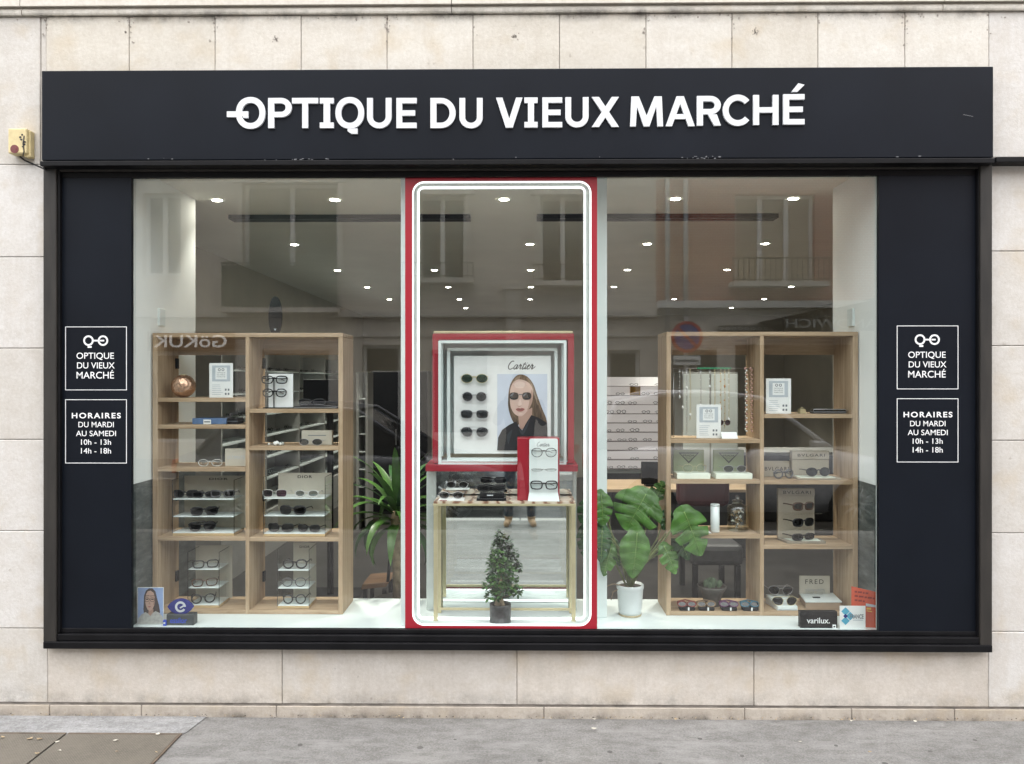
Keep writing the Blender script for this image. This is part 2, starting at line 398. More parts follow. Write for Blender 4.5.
# ---- ground: one sheet to the horizon, then road, pavements and kerbs above it
asph = asphalt_mat('road_asphalt', (0.075, 0.077, 0.08), (0.115, 0.117, 0.12), (0.15, 0.15, 0.15))
pave = asphalt_mat('pavement_asphalt', (0.165, 0.162, 0.157), (0.225, 0.221, 0.215), (0.26, 0.256, 0.248))
pave_old = asphalt_mat('pavement_patch', (0.22, 0.222, 0.225), (0.30, 0.302, 0.305), (0.35, 0.35, 0.35))
kerb_m = mat('granite_kerb', (0.33, 0.32, 0.30), 0.8, var=0.2, scale=60)
g = MB(); g.face([(-150, -150, -0.14), (150, -150, -0.14), (150, 150, -0.14), (-150, 150, -0.14)], asph)
tag(g.build('ground'), kind='structure')
g = MB(); g.box(-60, 60, -9.0, -4.72, -0.136, -0.12, asph)
tag(g.build('road'), kind='structure')
g = MB(); g.box(-60, 60, -4.55, 0.10, -0.13, 0.0, pave)
tag(g.build('pavement'), kind='structure')
g = MB()
for k in range(-40, 41): g.box(k * 1.0 + 0.004, k * 1.0 + 0.996, -4.72, -4.554, -0.13, 0.003, kerb_m, 0.012)
tag(g.build('kerb'), kind='structure')
g = MB(); g.box(-60, 60, -13.5, -9.17, -0.13, 0.0, pave_old)
tag(g.build('opposite_pavement'), kind='structure')
g = MB()
for k in range(-40, 41): g.box(k * 1.0 + 0.004, k * 1.0 + 0.996, -9.166, -9.0, -0.13, 0.003, kerb_m, 0.012)
tag(g.build('opposite_kerb'), kind='structure')
# paler mortar strip along the foot of the wall behind the plates
g = MB()
pts = [(-3.4, -0.165)] + [(-3.4 + 0.13 * k, -0.012 - 0.006 * (k % 3)) for k in range(0)] + []
xs = [X(px, -0.08) for px in range(-160, 205, 12)]
top = [(x, 0.004 - 0.004 * random.random()) for x in xs]; bot = [(x, -0.196 - 0.006 * random.random()) for x in xs]
bot[-1] = (bot[-1][0] - 0.03, -0.17); bot[-2] = (bot[-2][0], -0.19)
for k in range(len(xs) - 1):
    g.face([(bot[k][0], bot[k][1], 0.004), (bot[k + 1][0], bot[k + 1][1], 0.004), (top[k + 1][0], top[k + 1][1], 0.004), (top[k][0], top[k][1], 0.004)], pave_old)
tag(g.build('pavement_mortar_strip'), kind='structure')
# steel access plates in the pavement (two plates in a frame)
tread = tread_mat('rusty_tread_plate'); rust = mat('rusty_frame', (0.10, 0.075, 0.055), 0.8, var=0.4, scale=12)
yb = -0.205; yf = -0.62
xa, xm_, xb = X(-150, yb), X(66, yb), X(178, yb)
t = thing('access_plate', 'rusty ribbed steel access plate in the pavement cut by the left picture edge', 'access plate', ((xa + xm_) / 2, (yb + yf) / 2, 0), 'steel access plates in the pavement')
g = MB(); g.box(xa, xm_ - 0.008, yf, yb, 0.0042, 0.010, tread); g.build('plate', t)
g = MB(); g.box(xa, xm_ - 0.008, yb + 0.001, yb + 0.018, 0.0042, 0.009, rust); g.build('frame', t)
t = thing('access_plate', 'rusty ribbed steel access plate nearest the seam with grey pavement', 'access plate', ((xb + xm_) / 2, (yb + yf) / 2, 0), 'steel access plates in the pavement')
g = MB(); g.box(xm_ + 0.004, xb, yf, yb, 0.0042, 0.010, tread); g.build('plate', t)
g = MB(); g.box(xm_ + 0.004, xb + 0.012, yb + 0.001, yb + 0.018, 0.0042, 0.009, rust); g.box(xb + 0.001, xb + 0.012, yf, yb, 0.0042, 0.009, rust); g.build('frame', t)
# dead leaves and crumbs along the wall foot and on the plates
lm = mat('dry_leaf', (0.34, 0.26, 0.16), 0.8, var=0.4, scale=30); lm2 = mat('pale_paper_scrap', (0.50, 0.47, 0.40), 0.8, var=0.1); lm3 = mat('dark_crumb', (0.06, 0.05, 0.04), 0.9, var=0.3)
g = MB()
def scrap(px, Y, r, m):
    x = X(px, Y); a = random.random() * 6.28; n_ = 7; zz = 0.012 + random.random() * 0.004
    pts = [(x + math.cos(a + 6.28 * k / n_) * r * (1.0 if k % 2 else 0.65), Y + math.sin(a + 6.28 * k / n_) * r * 0.6 * (1 if k % 3 else 0.6), zz + random.random() * 0.006) for k in range(n_)]
    g.face(pts, m)
for px in (56, 40, 34, 62, 112, 120, 157, 154, 5, 30): scrap(px + random.uniform(-4, 4), random.uniform(-0.42, -0.2), random.uniform(0.008, 0.017), random.choice((lm, lm2, lm, lm2)))
for k in range(260): scrap(random.uniform(-20, 1040), -0.005 - abs(random.gauss(0, 0.010)), random.uniform(0.002, 0.006), random.choice((lm, lm3, lm3, lm)))
for px in (842, 852, 915, 838, 594, 676): scrap(px, -0.02 - random.random() * 0.03, 0.012, random.choice((lm, lm2)))
scrap(594, -0.13, 0.015, lm2); scrap(800, -0.25, 0.01, lm2); scrap(870, -0.35, 0.01, lm)
tag(g.build('leaf_litter'), kind='stuff')
g = MB(); gum = mat('old_gum', (0.085, 0.082, 0.078), .9, var=.2)
for px, Y in ((420, -.30), (455, -.22), (610, -.33), (700, -.20), (742, -.36), (836, -.26), (930, -.31), (975, -.2), (540, -.41), (300, -.28), (660, -.43), (885, -.42)):
    r = random.uniform(.008, .016); x = X(px, Y); g.face([(x + r * math.cos(k * .52) * random.uniform(.85, 1.1), Y + r * math.sin(k * .52) * random.uniform(.85, 1.1), .0012) for k in range(12)], gum)
tag(g.build('pavement_marks'), kind='structure')

# ---- the stone front of the building
SX0, SX1 = X(41), X(994)
FR_T, FR_B = Z(66), Z(652)
wall = thing('stone_wall', 'pale limestone wall of dressed blocks around the black optician shopfront', 'wall', (0, 0.2, 0))
g = MB(); GAP = 0.0013
def block(x0, x1, z0, z1, m, y=0.0, depth=0.25):
    m = random.choice(TONES[m.name])
    g.box(x0 + GAP, x1 - GAP, y, y + depth, z0 + GAP, z1 - GAP, m, 0.004)
zt_, zb_ = Z(14), Z(165)
js = [-340, -230, -130, -42, 46, 129, 215, 301, 387, 473, 559.5, 646, 732, 818, 905, 989, 1076, 1170, 1270, 1370]
for a, b in zip(js, js[1:]):
    if b <= 46 or a >= 989: continue
    block(X(a), X(b), zb_, zt_, stone_hi, random.uniform(-0.001, 0.001))
rows = [Z(14), Z(163), Z(256), Z(348), Z(440), Z(532), Z(630), Z(705)]
for k, (a, b) in enumerate(zip(rows, rows[1:])):
    xl = X(46) if k == 0 else X(47.6)
    cut = [-4.6, -3.6, X(40), xl] if k == 0 else ([-4.6, -3.4, xl] if k % 2 else [-4.6, -3.75, xl])
    for c, d in zip(cut, cut[1:]):
        pro = 0.006 if (k == 0 and c > -3) else 0.0
        block(c, d, b, a, stone_pi, pro + random.uniform(-0.001, 0.001))
rows = [Z(14), Z(159), Z(252), Z(346), Z(440), Z(532), Z(630), Z(705)]
for k, (a, b) in enumerate(zip(rows, rows[1:])):
    xr = X(989) if k == 0 else X(988.4)
    cut = [xr, 3.5, 4.6] if k % 2 else [xr, 3.75, 4.6]
    for c, d in zip(cut, cut[1:]): block(c, d, b, a, stone_pi, random.uniform(-0.001, 0.001))
js = [47.6, 282, 517, 754, 988.4]
for a, b in zip(js, js[1:]): block(X(a), X(b), Z(705), Z(645), stone_lo, random.uniform(-0.001, 0.001))
# upper floor wall over the moulding
for k in range(4):
    for j in range(-6, 6): block(j * 0.85 + (0.4 if k % 2 else 0), j * 0.85 + 0.85 + (0.4 if k % 2 else 0), Z(-5) + k * 0.9, Z(-5) + k * 0.9 + 0.9, stone_hi, 0.0)
g.box(-4.6, X(42), 0.008, 0.24, 0.0, Z(-5) + 3.6, mortar); g.box(X(993), 4.6, 0.008, 0.24, 0.0, Z(-5) + 3.6, mortar)
g.box(X(42), X(993), 0.008, 0.24, Z(165), Z(-5) + 3.6, mortar); g.box(X(42), X(993), 0.008, 0.24, 0.0, Z(648), mortar)
g.build('masonry', wall)
# moulding above: two rounded courses run along the wall
prof = [(0.0, Z(13.8)), (-0.008, Z(13.4, -.008)), (-0.016, Z(12.3, -.016)), (-0.019, Z(10.5, -.019)), (-0.019, Z(8.2, -.019)), (-0.014, Z(6.6, -.014)), (-0.006, Z(5.6, -.006)), (-0.005, Z(4.9, -.005)), (-0.028, Z(3.9, -.028)), (-0.032, Z(3.2, -.032)), (-0.032, Z(-28, -.032)), (0.0, Z(-31))]
g = MB(); cuts = [-4.6, -3.3, X(24), X(452), X(941), 4.6]
for a, b in zip(cuts, cuts[1:]):
    vv = []; 
    for x in (a + 0.002, b - 0.002):
        vv += [(x, p[0], p[1]) for p in prof] + [(x, 0.1, prof[-1][1]), (x, 0.1, prof[0][1])]
    n_ = len(prof) + 2; fs = [tuple(range(n_)), tuple(range(2 * n_ - 1, n_ - 1, -1))] + [(k, n_ + k, n_ + (k + 1) % n_, (k + 1) % n_) for k in range(n_)]
    g.mesh(vv, fs, stone_hi)
g.build('cornice', wall)
g = MB()
for a, b in zip([-400, -200, 49, 141, 276, 544, 745, 852, 955, 1200, 1400], [-200, 49, 141, 276, 544, 745, 852, 955, 1200, 1400]):
    g.box(X(a) + 0.002, X(b) - 0.002, 0.002, 0.24, -0.05, Z(707.5), stone_pl, 0.004)
g.build('plinth', wall)
g = MB(); st_m = mat('soot_stain', (0.33, 0.30, 0.265), .95, var=.25, scale=40)
for k in range(150):
    px = random.choice((46, 129, 129, 215, 387, 387, 473, 646, 732, 818, 905, 905, 989)) + random.gauss(0, 2.2); py = 15 + abs(random.gauss(0, 13))
    if k > 95: px = random.uniform(-10, 1030); py = 15.5 + abs(random.gauss(0, 2.5))
    if py > 62: continue
    r = random.uniform(.0015, .0055); g.prism(ell(X(px), Z(py), r, r * random.uniform(.6, 1.5), 7), -0.0022, .001, st_m)
for px, py in ((276, 38), (755, 33), (514, 37)):
    for k in range(22): a = random.random() * 6.28; d = abs(random.gauss(0, .011)); g.prism(ell(X(px) + d * math.cos(a), Z(py) + d * math.sin(a), .0028, .0028, 7), -0.0022, .001, st_m)
tag(g.build('stain', wall), kind='stuff')

# ---- old socket box with its cable, on the pier left of the sign
t = thing('alarm_box', 'small weathered cream box with a round red button fixed to the wall beside the sign', 'alarm box', (X(19, -0.03), 0, Z(158)))
cb = mat('yellowed_cream_plastic', (0.60, 0.50, 0.27), 0.5, var=0.14, scale=30); rb = mat('faded_red_plastic', (0.15, 0.035, 0.035), 0.45, var=0.1)
g = MB(); g.box(X(8.5, -0.05), X(27, -0.05), -0.055, 0.0, Z(155), Z(130), cb, 0.006)
g.box(X(24.5, -0.03), X(31, -0.03), -0.035, 0.0, Z(157.5), Z(131), cb, 0.004); g.build('casing', t)
g = MB(); cx, cz = X(14, -0.06), Z(147, -0.06)
g.prism(ell(cx, cz, 0.021, 0.021, 18), -0.0575, -0.054, rb); g.prism(ell(cx, cz, 0.011, 0.011, 14), -0.0590, -0.0574, rb); g.build('button', t)
g = MB()
for k in range(6):
    a = X(18 + random.uniform(0, 7), -0.056); b = Z(133 + 2.4 * k, -0.056); g.prism(ell(a, b, random.uniform(0.004, 0.009), random.uniform(0.003, 0.006), 7), -0.0562, -0.0548, ink)
g.tube([(X(24, -.057), -.057, Z(134, -.057)), (X(23, -.058), -.058, Z(142, -.058)), (X(24, -.057), -.057, Z(150, -.057)), (X(23, -.057), -.057, Z(154, -.057))], 0.003, ink)
g.build('soot_marks', t)
g = MB(); g.tube([(X(20, -.02), -.02, Z(155, -.02)), (X(25, -.015), -.015, Z(159, -.015)), (X(32, -.012), -.012, Z(162, -.012)), (X(41, -.03), -.03, Z(166, -.03)), (X(46, -.05), -.05, Z(168, -.05))], 0.0045, black_m); g.build('cable', t)
t = thing('cable_trunking', 'black cable trunking running off to the right from the foot of the sign', 'trunking', (3.3, 0, Z(161)))
g = MB(); g.box(X(994.5, -0.06), 4.6, -0.075, 0.0, Z(163, -.06, 1000), Z(157.5, -.06, 1000), dark_trim, 0.004); g.build('channel', t)
g = MB(); 
for xx in (3.05, 3.9): g = MB(); g.box(xx, xx + 0.03, -0.078, 0.0, Z(163.8, -.06, 1000), Z(156.7, -.06, 1000), dark_trim, 0.002); g.build('clip', t)

# ---- shop sign: fascia with raised letters
YF = -0.075
sign = thing('shop_sign', 'long dark navy fascia with raised white letters reading OPTIQUE DU VIEUX MARCHÉ', 'shop sign', (0, 0, Z(160)))
g = MB(); g.box(X(41.5, YF), X(993.5, YF), YF, 0.0, Z(159, YF), Z(68.5, YF), navy, 0.004); g.build('fascia_panel', sign)
g = MB(); g.box(X(40, YF - .02), X(994.5, YF - .02), YF - 0.022, 0.0, Z(164.5, YF - .02), Z(159.5, YF - .02), dark_trim, 0.003)
g.box(X(41.5, YF), X(993.5, YF), YF + 0.012, 0.0, Z(165.5, YF), Z(164.7, YF), dark_trim)
g.build('ledge', sign)
g = MB(); dustm = mat('pale_droppings', (0.16, 0.165, 0.175), 0.9, var=0.3)
for k in range(34):
    px = random.choice((random.gauss(285, 40), random.gauss(300, 25), random.gauss(700, 14), random.uniform(60, 980)))
    x = X(px, YF); z = Z(159.2 - abs(random.gauss(0, 1.3)), YF)
    g.prism(ell(x, z, random.uniform(.002, .008), random.uniform(.001, .0035), 7), YF - 0.0012, YF + .001, dustm)
for k in range(5): 
    x = X(964 + k * 2, YF); g.prism(ell(x, Z(116.5 + .4 * k, YF), 0.006, 0.0012, 7), YF - 0.0012, YF + .001, dustm)
tag(g.build('stain', sign), kind='stuff')
YL = YF - 0.012
def letter(name_geo):
    g = MB(); name_geo(g); return g.build('letter', sign)
def draw_letter(g, ch, x0, x1, z0, z1, s=.0288):
    w_, h_, cx = x1 - x0, z1 - z0, (x0 + x1) / 2
    P = lambda pts, dy=0.0: g.prism(pts, YL + dy, YF, white_let)
    def dee(zl, zh, xr):
        rx, rz, zc = x1 - xr, (zh - zl) / 2, (zl + zh) / 2; A = [R_(-90 + 180 * k / 16) for k in range(17)]
        o = [(x0, zl)] + [(xr + rx * math.cos(a), zc + rz * math.sin(a)) for a in A] + [(x0, zh)]
        i = [(x0 + s * 1.05, zl + s * .92)] + [(xr + (rx - s * 1.05) * math.cos(a), zc + (rz - s * .92) * math.sin(a)) for a in A] + [(x0 + s * 1.05, zh - s * .92)]
        g.ring(o, i, YL, YF, white_let)
    if ch in 'EÉ':
        zt = z1 if ch == 'E' else z0 + h_ * .735; q = s * .92; zm = (z0 + zt) / 2
        P([(x0, z0), (x1, z0), (x1, z0 + q), (x0 + s, z0 + q), (x0 + s, zm - q / 2), (x1 - w_ * .08, zm - q / 2), (x1 - w_ * .08, zm + q / 2), (x0 + s, zm + q / 2), (x0 + s, zt - q), (x1, zt - q), (x1, zt), (x0, zt)])
        if ch == 'É': P([(cx - .012, zt + .012), (cx + .018, zt + .012), (cx + .052, z1 - .008), (cx + .022, z1)])
    elif ch == 'H': zm = (z0 + z1) / 2; q = s * .46; P([(x0, z0), (x0 + s, z0), (x0 + s, zm - q), (x1 - s, zm - q), (x1 - s, z0), (x1, z0), (x1, z1), (x1 - s, z1), (x1 - s, zm + q), (x0 + s, zm + q), (x0 + s, z1), (x0, z1)])
    elif ch == 'T': P([(cx - s / 2, z0), (cx + s / 2, z0), (cx + s / 2, z1 - s * .95), (x1, z1 - s * .95), (x1, z1), (x0, z1), (x0, z1 - s * .95), (cx - s / 2, z1 - s * .95)])
    elif ch == 'V':
        k = s * 1.1; b = s * .6; zi = z1 - h_ * (cx - x0 - k) / (cx - b - x0); P([(x0, z1), (cx - b, z0), (cx + b, z0), (x1, z1), (x1 - k, z1), (cx, zi), (x0 + k, z1)])
    elif ch == 'A':
        k = s * 1.1; b = s * .62; zi = z0 + h_ * (cx - x0 - k) / (cx - b - x0)
        P([(x0, z0), (x0 + k, z0), (cx, zi), (x1 - k, z0), (x1, z0), (cx + b, z1), (cx - b, z1)]); f_ = .24; zb = z0 + h_ * f_; e = (cx - b - x0) * f_ + k * .5; P([(x0 + e, zb), (x1 - e, zb), (x1 - e - .008, zb + s * .85), (x0 + e + .008, zb + s * .85)], .0006)
    elif ch == 'X':
        k = s * 1.25; cz = (z0 + z1) / 2; m = h_ / 2 - (w_ / 2 - k) * h_ / (w_ - k); n = k / 2
        P([(x0, z0), (x0 + k, z0), (cx, cz - m), (x1 - k, z0), (x1, z0), (cx + n, cz), (x1, z1), (x1 - k, z1), (cx, cz + m), (x0 + k, z1), (x0, z1), (cx - n, cz)])
    elif ch == 'M':
        P([(x0, z0), (x0 + s * .98, z0), (x0 + s * 1.18, z0 + h_ * .66), (cx - s * .5, z0), (cx + s * .5, z0), (x1 - s * 1.18, z0 + h_ * .66), (x1 - s * .98, z0), (x1, z0), (x1 - s * .22, z1), (x1 - s * 1.5, z1), (cx, z0 + h_ * .36), (x0 + s * 1.5, z1), (x0 + s * .22, z1)])
    elif ch == 'U':
        r = w_ / 2; A = [R_(180 + 180 * k / 16) for k in range(17)]
        P([(x0, z1)] + [(cx + r * math.cos(a), z0 + r * .95 + r * .95 * math.sin(a)) for a in A] + [(x1, z1), (x1 - s, z1)] + [(cx + (r - s) * math.cos(a), z0 + r * .95 + (r * .95 - s * .95) * math.sin(a)) for a in A[::-1]] + [(x0 + s, z1)])
    elif ch == 'D': dee(z0, z1, x0 + w_ * .42)
    elif ch in 'PR':
        zm = z0 + h_ * (.36 if ch == 'P' else .38); xr = x0 + w_ * .55
        if ch == 'R':
            xs = x1; x1r = x1; dee(zm, z1, xr); P([(x0 + w_ * .46, zm - .0003), (xs - s * 1.15, z0), (xs, z0), (x0 + w_ * .83, zm - .0003)])
        else: dee(zm, z1, xr)
        P([(x0, z0), (x0 + s * 1.05, z0), (x0 + s * 1.05, zm - .0002), (x0, zm - .0002)])
    elif ch == 'C':
        A = [R_(40 + 280 * k / 36) for k in range(37)]; r, rz = w_ * .54, h_ / 2; c_ = x0 + r; cz = (z0 + z1) / 2
        P([(c_ + r * math.cos(a), cz + rz * math.sin(a)) for a in A] + [(c_ + (r - s) * math.cos(a), cz + (rz - s) * math.sin(a)) for a in A[::-1]])
LT = [('O', 235.5, 97, 265.5, 128.8), ('P', 267.7, 97.9, 292, 128), ('T', 291.6, 97.9, 318.4, 128), ('I', 319.4, 97.9, 334, 128), ('Q', 335, 97, 364.4, 133.8),
      ('U', 366.6, 97.9, 391.8, 128.3), ('E', 396, 97.9, 417, 128), ('D', 430, 97.9, 456, 128), ('U', 459, 97.9, 483, 128.3), ('V', 495.7, 97.6, 522.8, 127.6),
      ('I', 524, 97.4, 538, 127.4), ('E', 542, 97.3, 562.6, 127.3), ('U', 565, 97.1, 589, 127.4), ('X', 591.4, 96.9, 619.4, 126.9), ('M', 629.8, 96.4, 663.5, 126.4),
      ('A', 665.3, 96.2, 695.2, 126.2), ('R', 696.6, 95.9, 721.3, 125.6), ('C', 722.5, 94.6, 751, 125.9), ('H', 753, 94.9, 779, 124.9), ('É', 783, 83.2, 805, 124.4)]
for ch, a, b, c, d in LT:
    def geo(g):
        x0, x1, z0, z1 = X(a + .35, YL), X(c - .35, YL), Z(d, YL, a), Z(b, YL, a)
        if ch == 'I':
            st = (x1 - x0) * 0.23; cx = (x0 + x1) / 2; sh = (z1 - z0) * 0.185
            g.prism([(x0, z0), (x1, z0), (x1, z0 + sh), (cx + st, z0 + sh), (cx + st, z1 - sh), (x1, z1 - sh), (x1, z1), (x0, z1), (x0, z1 - sh), (cx - st, z1 - sh), (cx - st, z0 + sh), (x0, z0 + sh)], YL, YF, white_let)
        elif ch in 'OQ':
            zq = z0 if ch == 'O' else Z(128.6, YL, a)
            cx, cz = (x0 + x1) / 2, (zq + z1) / 2; rx, rz = (x1 - x0) / 2, (z1 - zq) / 2; s_ = 0.0288
            g.ring(ell(cx, cz, rx, rz, 40, 2.15), ell(cx, cz, rx - s_, rz - s_, 40, 2.1), YL, YF, white_let)
            if ch == 'Q':
                xq0, xq1 = X(347.5, YL), X(357.5, YL)
                g.prism([(xq0, zq + .004), (xq0, zq - .012), (xq0 + .008, z0 + .008), (xq0 + .02, z0), (xq1, z0), (xq1, z0 + .027), (xq0 + .034, z0 + .027), (xq0 + .031, zq + .004)], YL + .001, YF, white_let)
            else:
                g.prism([(X(226.7, YL), Z(115.9, YL)), (X(236.8, YL), Z(115.9, YL)), (X(236.8, YL), Z(110.1, YL)), (X(226.7, YL), Z(110.1, YL))], YL + .001, YF, white_let)
                g.prism([(X(241.2, YL), Z(113.2, YL)), (X(243.5, YL), Z(116.8, YL)), (X(248, YL), Z(116.8, YL)), (X(248, YL), Z(110.1, YL)), (X(241.2, YL), Z(110.1, YL))], YL + .001, YF, white_let)
        else: draw_letter(g, ch, x0, x1, z0, z1)
    letter(geo)

# ---- shopfront: frame, side panels, glass
sf = thing('shopfront', 'black framed optician shopfront with navy side panels and large clear panes', 'shopfront', (0, 0, FR_B))
g = MB()
xl0, xl1, xr0, xr1 = X(43, -.045), X(56, -.045), X(980.5, -.045), X(992.5, -.045)
zB, zT = Z(650, -.045), Z(165.5, -.045)
g.box(xl0, xl1, -0.045, 0.06, zB, zT, brown_trim, 0.005); g.build('jamb', sf)
g = MB(); g.box(xr0, xr1, -0.045, 0.06, zB, zT, brown_trim, 0.005); g.build('jamb', sf)
g = MB()
g.box(xl1 + 0.0005, X(59.7, -.035), -0.035, 0.06, Z(632), zT, dark_trim, 0.003); g.box(X(978, -.035), xr0 - 0.0005, -0.035, 0.06, Z(632), zT, dark_trim, 0.003)
g.box(xl1 + .001, xr0 - .001, -0.034, 0.008, Z(170, -.034), zT, brown_trim, 0.003); g.box(xl1 + .001, xr0 - .001, -0.018, 0.008, Z(176.5, -.018), Z(170.2, -.034), dark_trim, 0.003)
g.build('inner_frame', sf)
g = MB()
g.box(xl0 + .003, xr1 - .003, -0.052, 0.06, zB - .002, Z(643.5, -.05), dark_trim, 0.005)
g.box(xl1 + .001, xr0 - .001, -0.040, 0.06, Z(643.3, -.05), Z(636, -.04), dark_trim, 0.004); g.box(xl1 + .001, xr0 - .001, -0.02, 0.006, Z(635.8, -.04), Z(630, -.02), dark_trim, 0.003)
g.build('sill', sf)
YG = 0.010; YPN = -0.014
def notices(panel, dx, dy):
    def bx(a, b, c, d):
        s_ = 0.0030; Yn = YPN - .0015
        x0, x1, z0, z1 = X(a + dx, Yn), X(c + dx, Yn), Z(d + dy, Yn, a + dx), Z(b + dy, Yn, a + dx)
        g = MB(); g.ring([(x0, z0), (x1, z0), (x1, z1), (x0, z1)], [(x0 + s_, z0 + s_), (x1 - s_, z0 + s_), (x1 - s_, z1 - s_), (x0 + s_, z1 - s_)], Yn, YPN + .0005, white_vinyl); return g, Yn
    g, Yn = bx(65.2, 326.6, 126.7, 390.2)
    for s, a, b, c, d in (('OPTIQUE', 76.5, 352.6, 114, 360), ('DU VIEUX', 77, 362.4, 114.7, 368.5), ('MARCHÉ', 76.5, 370, 114, 378.6)):
        ptext(g, s, a + dx, b + dy, c + dx, d + dy, Yn, white_vinyl, bold=0.004)
    for cx0, q in ((88.4, True), (102.9, False)):
        cx, cz, rr = X(cx0 + dx, Yn), Z(340.6 + dy, Yn, cx0 + dx), 0.0265
        g.ring(ell(cx, cz, rr, rr), ell(cx, cz, rr - .0085, rr - .0085), Yn, YPN + .0005, white_vinyl)
        if q: g.box(cx - .004, cx + .016, Yn, YPN + .0005, cz - rr - .010, cz - rr - .001, white_vinyl)
    za = Z(340.6 + dy, Yn, 96 + dx); g.box(X(93.6 + dx, Yn), X(97.6 + dx, Yn), Yn, YPN + .0005, za - .004, za + .004, white_vinyl); g.box(X(100 + dx, Yn), X(104 + dx, Yn), Yn + .0003, YPN + .0005, za - .004, za + .004, white_vinyl)
    o = g.build('logo_notice', panel)
    g, Yn = bx(65.2, 399.4, 126.7, 463.3)
    for s, a, b, c, d, bo, sp in (('HORAIRES', 71.8, 412.8, 120.8, 418.4, 0.022, 1.25), ('DU MARDI', 78.4, 421.8, 113.8, 427.3, 0.004, 1), ('AU SAMEDI', 76, 430.7, 116, 436.2, 0.004, 1), ('10h - 13h', 81, 439.4, 111, 444.8, 0.004, 1), ('14h - 18h', 81, 448, 111, 453.6, 0.004, 1)):
        ptext(g, s, a + dx, b + dy, c + dx, d + dy, Yn, white_vinyl, bold=bo, spacing=sp)
    g.build('opening_hours_notice', panel)
for a, b, dx, dy in ((58, 131.2, 0, 0), (878.9, 980, 831.7, -1.0)):
    g = MB(); g.box(X(a, YPN), X(b, YPN), YPN, 0.009, Z(633, YPN), Z(174, YPN), navy); p = g.build('side_panel', sf)
    notices(p, dx, dy)
GX0, GX1, GZ0, GZ1 = X(133, YG), X(877.5, YG), Z(630.5, YG), Z(175, YG)
xa, xb = X(405, YG), X(597.5, YG)
for a, b in ((GX0, xa), (xa, xb), (xb, GX1)):
    g = MB(); g.face([(a, YG, GZ0), (b, YG, GZ0), (b, YG, GZ1), (a, YG, GZ1)], glass); g.build('window_pane', sf)
g = MB(); sm_ = mat('silicone_seal', (0.55, 0.6, 0.58), 0.5, var=0.05)
g.box(GX1 - 0.005, GX1, YG + .002, YG + .008, GZ0, GZ1, sm_); g.build('seal', sf)

# ---- the shop interior
ZP = Z(629.6, 0.06)                     # top of the white window platform
YC = 0.60
room = thing('shop_interior', 'dim taupe shop interior with dark floor seen through the windows', 'shop room', (0, 2, 0))
ZC = 2.85; RX0, RX1, RY1 = -2.75, 4.6, 9.2
CLX, CLY = X(150.5, .295), 0.86
CRX, CRY = X(859.6, .295), 0.64
g = MB(); g.box(RX0, RX1, 0.26, RY1, ZC, ZC + 0.15, ceil_m); g.box(CLX - .1, CRX + .1, 0.021, 0.258, ZC - .0, ZC + .15, ceil_m); g.build('ceiling', room)
g = MB(); g.box(RX0 - .1, RX1 + .1, RY1, RY1 + .1, 0, ZC + .1, taupe); g.box(RX0 - .12, RX0, 0.26, RY1, 0, ZC + .1, taupe); g.box(RX1, RX1 + .12, 0.26, RY1, 0, ZC + .1, taupe)
g.box(RX0, CLX - .1, 0.26, 0.30, 0, ZC, taupe); g.box(CRX + .1, RX1, 0.26, 0.30, 0, ZC, taupe); g.box(CLX - .1, CRX + .1, 0.25, 0.29, 0, ZP - .03, taupe); g.build('room_wall', room)
g = MB(); g.box(RX0, RX1, 0.26, RY1, -0.05, 0.02, floor_in); g.build('floor_tiling', room)
zs = Z(486, .07)
g = MB(); g.box(CLX - .1, CLX, 0.020, CLY, zs, ZC, white_paint); g.box(CLX - .1, CLX + .002, 0.022, CLY - .002, ZP, zs, slate)
g.build('window_cheek', room)
g = MB(); g.box(CRX, CRX + .1, 0.020, CRY, zs, ZC, white_paint); g.box(CRX - .002, CRX + .1, 0.022, CRY - .002, ZP, zs, slate); g.build('window_cheek', room)
for side, px, py, Yd in ((1, 157, 317, 0.41), (-1, 852, 318, 0.39)):
    xx = CLX if side > 0 else CRX; g = MB(); z_ = Z(py, Yd)
    g.box(xx - .002 if side > 0 else xx - .012, xx + .012 if side > 0 else xx + .002, Yd - .035, Yd + .035, z_ - .05, z_ + .05, white_lam, .004); g.build('wall_switch', room)
tag(room, kind='thing')
plat = thing('display_platform', 'white laminate platform along the bottom of the shop window', 'platform', (0, .3, ZP - .03))
g = MB(); g.box(CLX + .003, CRX - .003, 0.020, YC, ZP - .03, ZP, white_lam, .003); g.build('top_board', plat)
g = MB(); g.box(CLX + .003, CRX - .003, YC - .02, YC - .002, 0.02, ZP - .031, white_lam); g.build('rear_panel', plat)
# black slots hung in the ceiling
for a, b, lab in ((228, 470, 'long black slot fitting in the ceiling left of the red framed panel centre'), (537, 779, 'long black slot fitting in the ceiling above the right hand shelf unit')):
    Yb = 1.28; t = thing('ceiling_slot', lab, 'ceiling vent', ((X(a, Yb) + X(b, Yb)) / 2, Yb, ZC), 'black slot fittings in the ceiling')
    g = MB(); g.box(X(a, Yb), X(b, Yb), Yb, Yb + .11, ZC - .030, ZC, black_m, .004); g.build('housing', t)
    g = MB(); 
    g.box(X(a, Yb) + .03, X(b, Yb) - .03, Yb + .05, Yb + .056, ZC - .033, ZC - .029, ink)
    g.build('louvre', t)
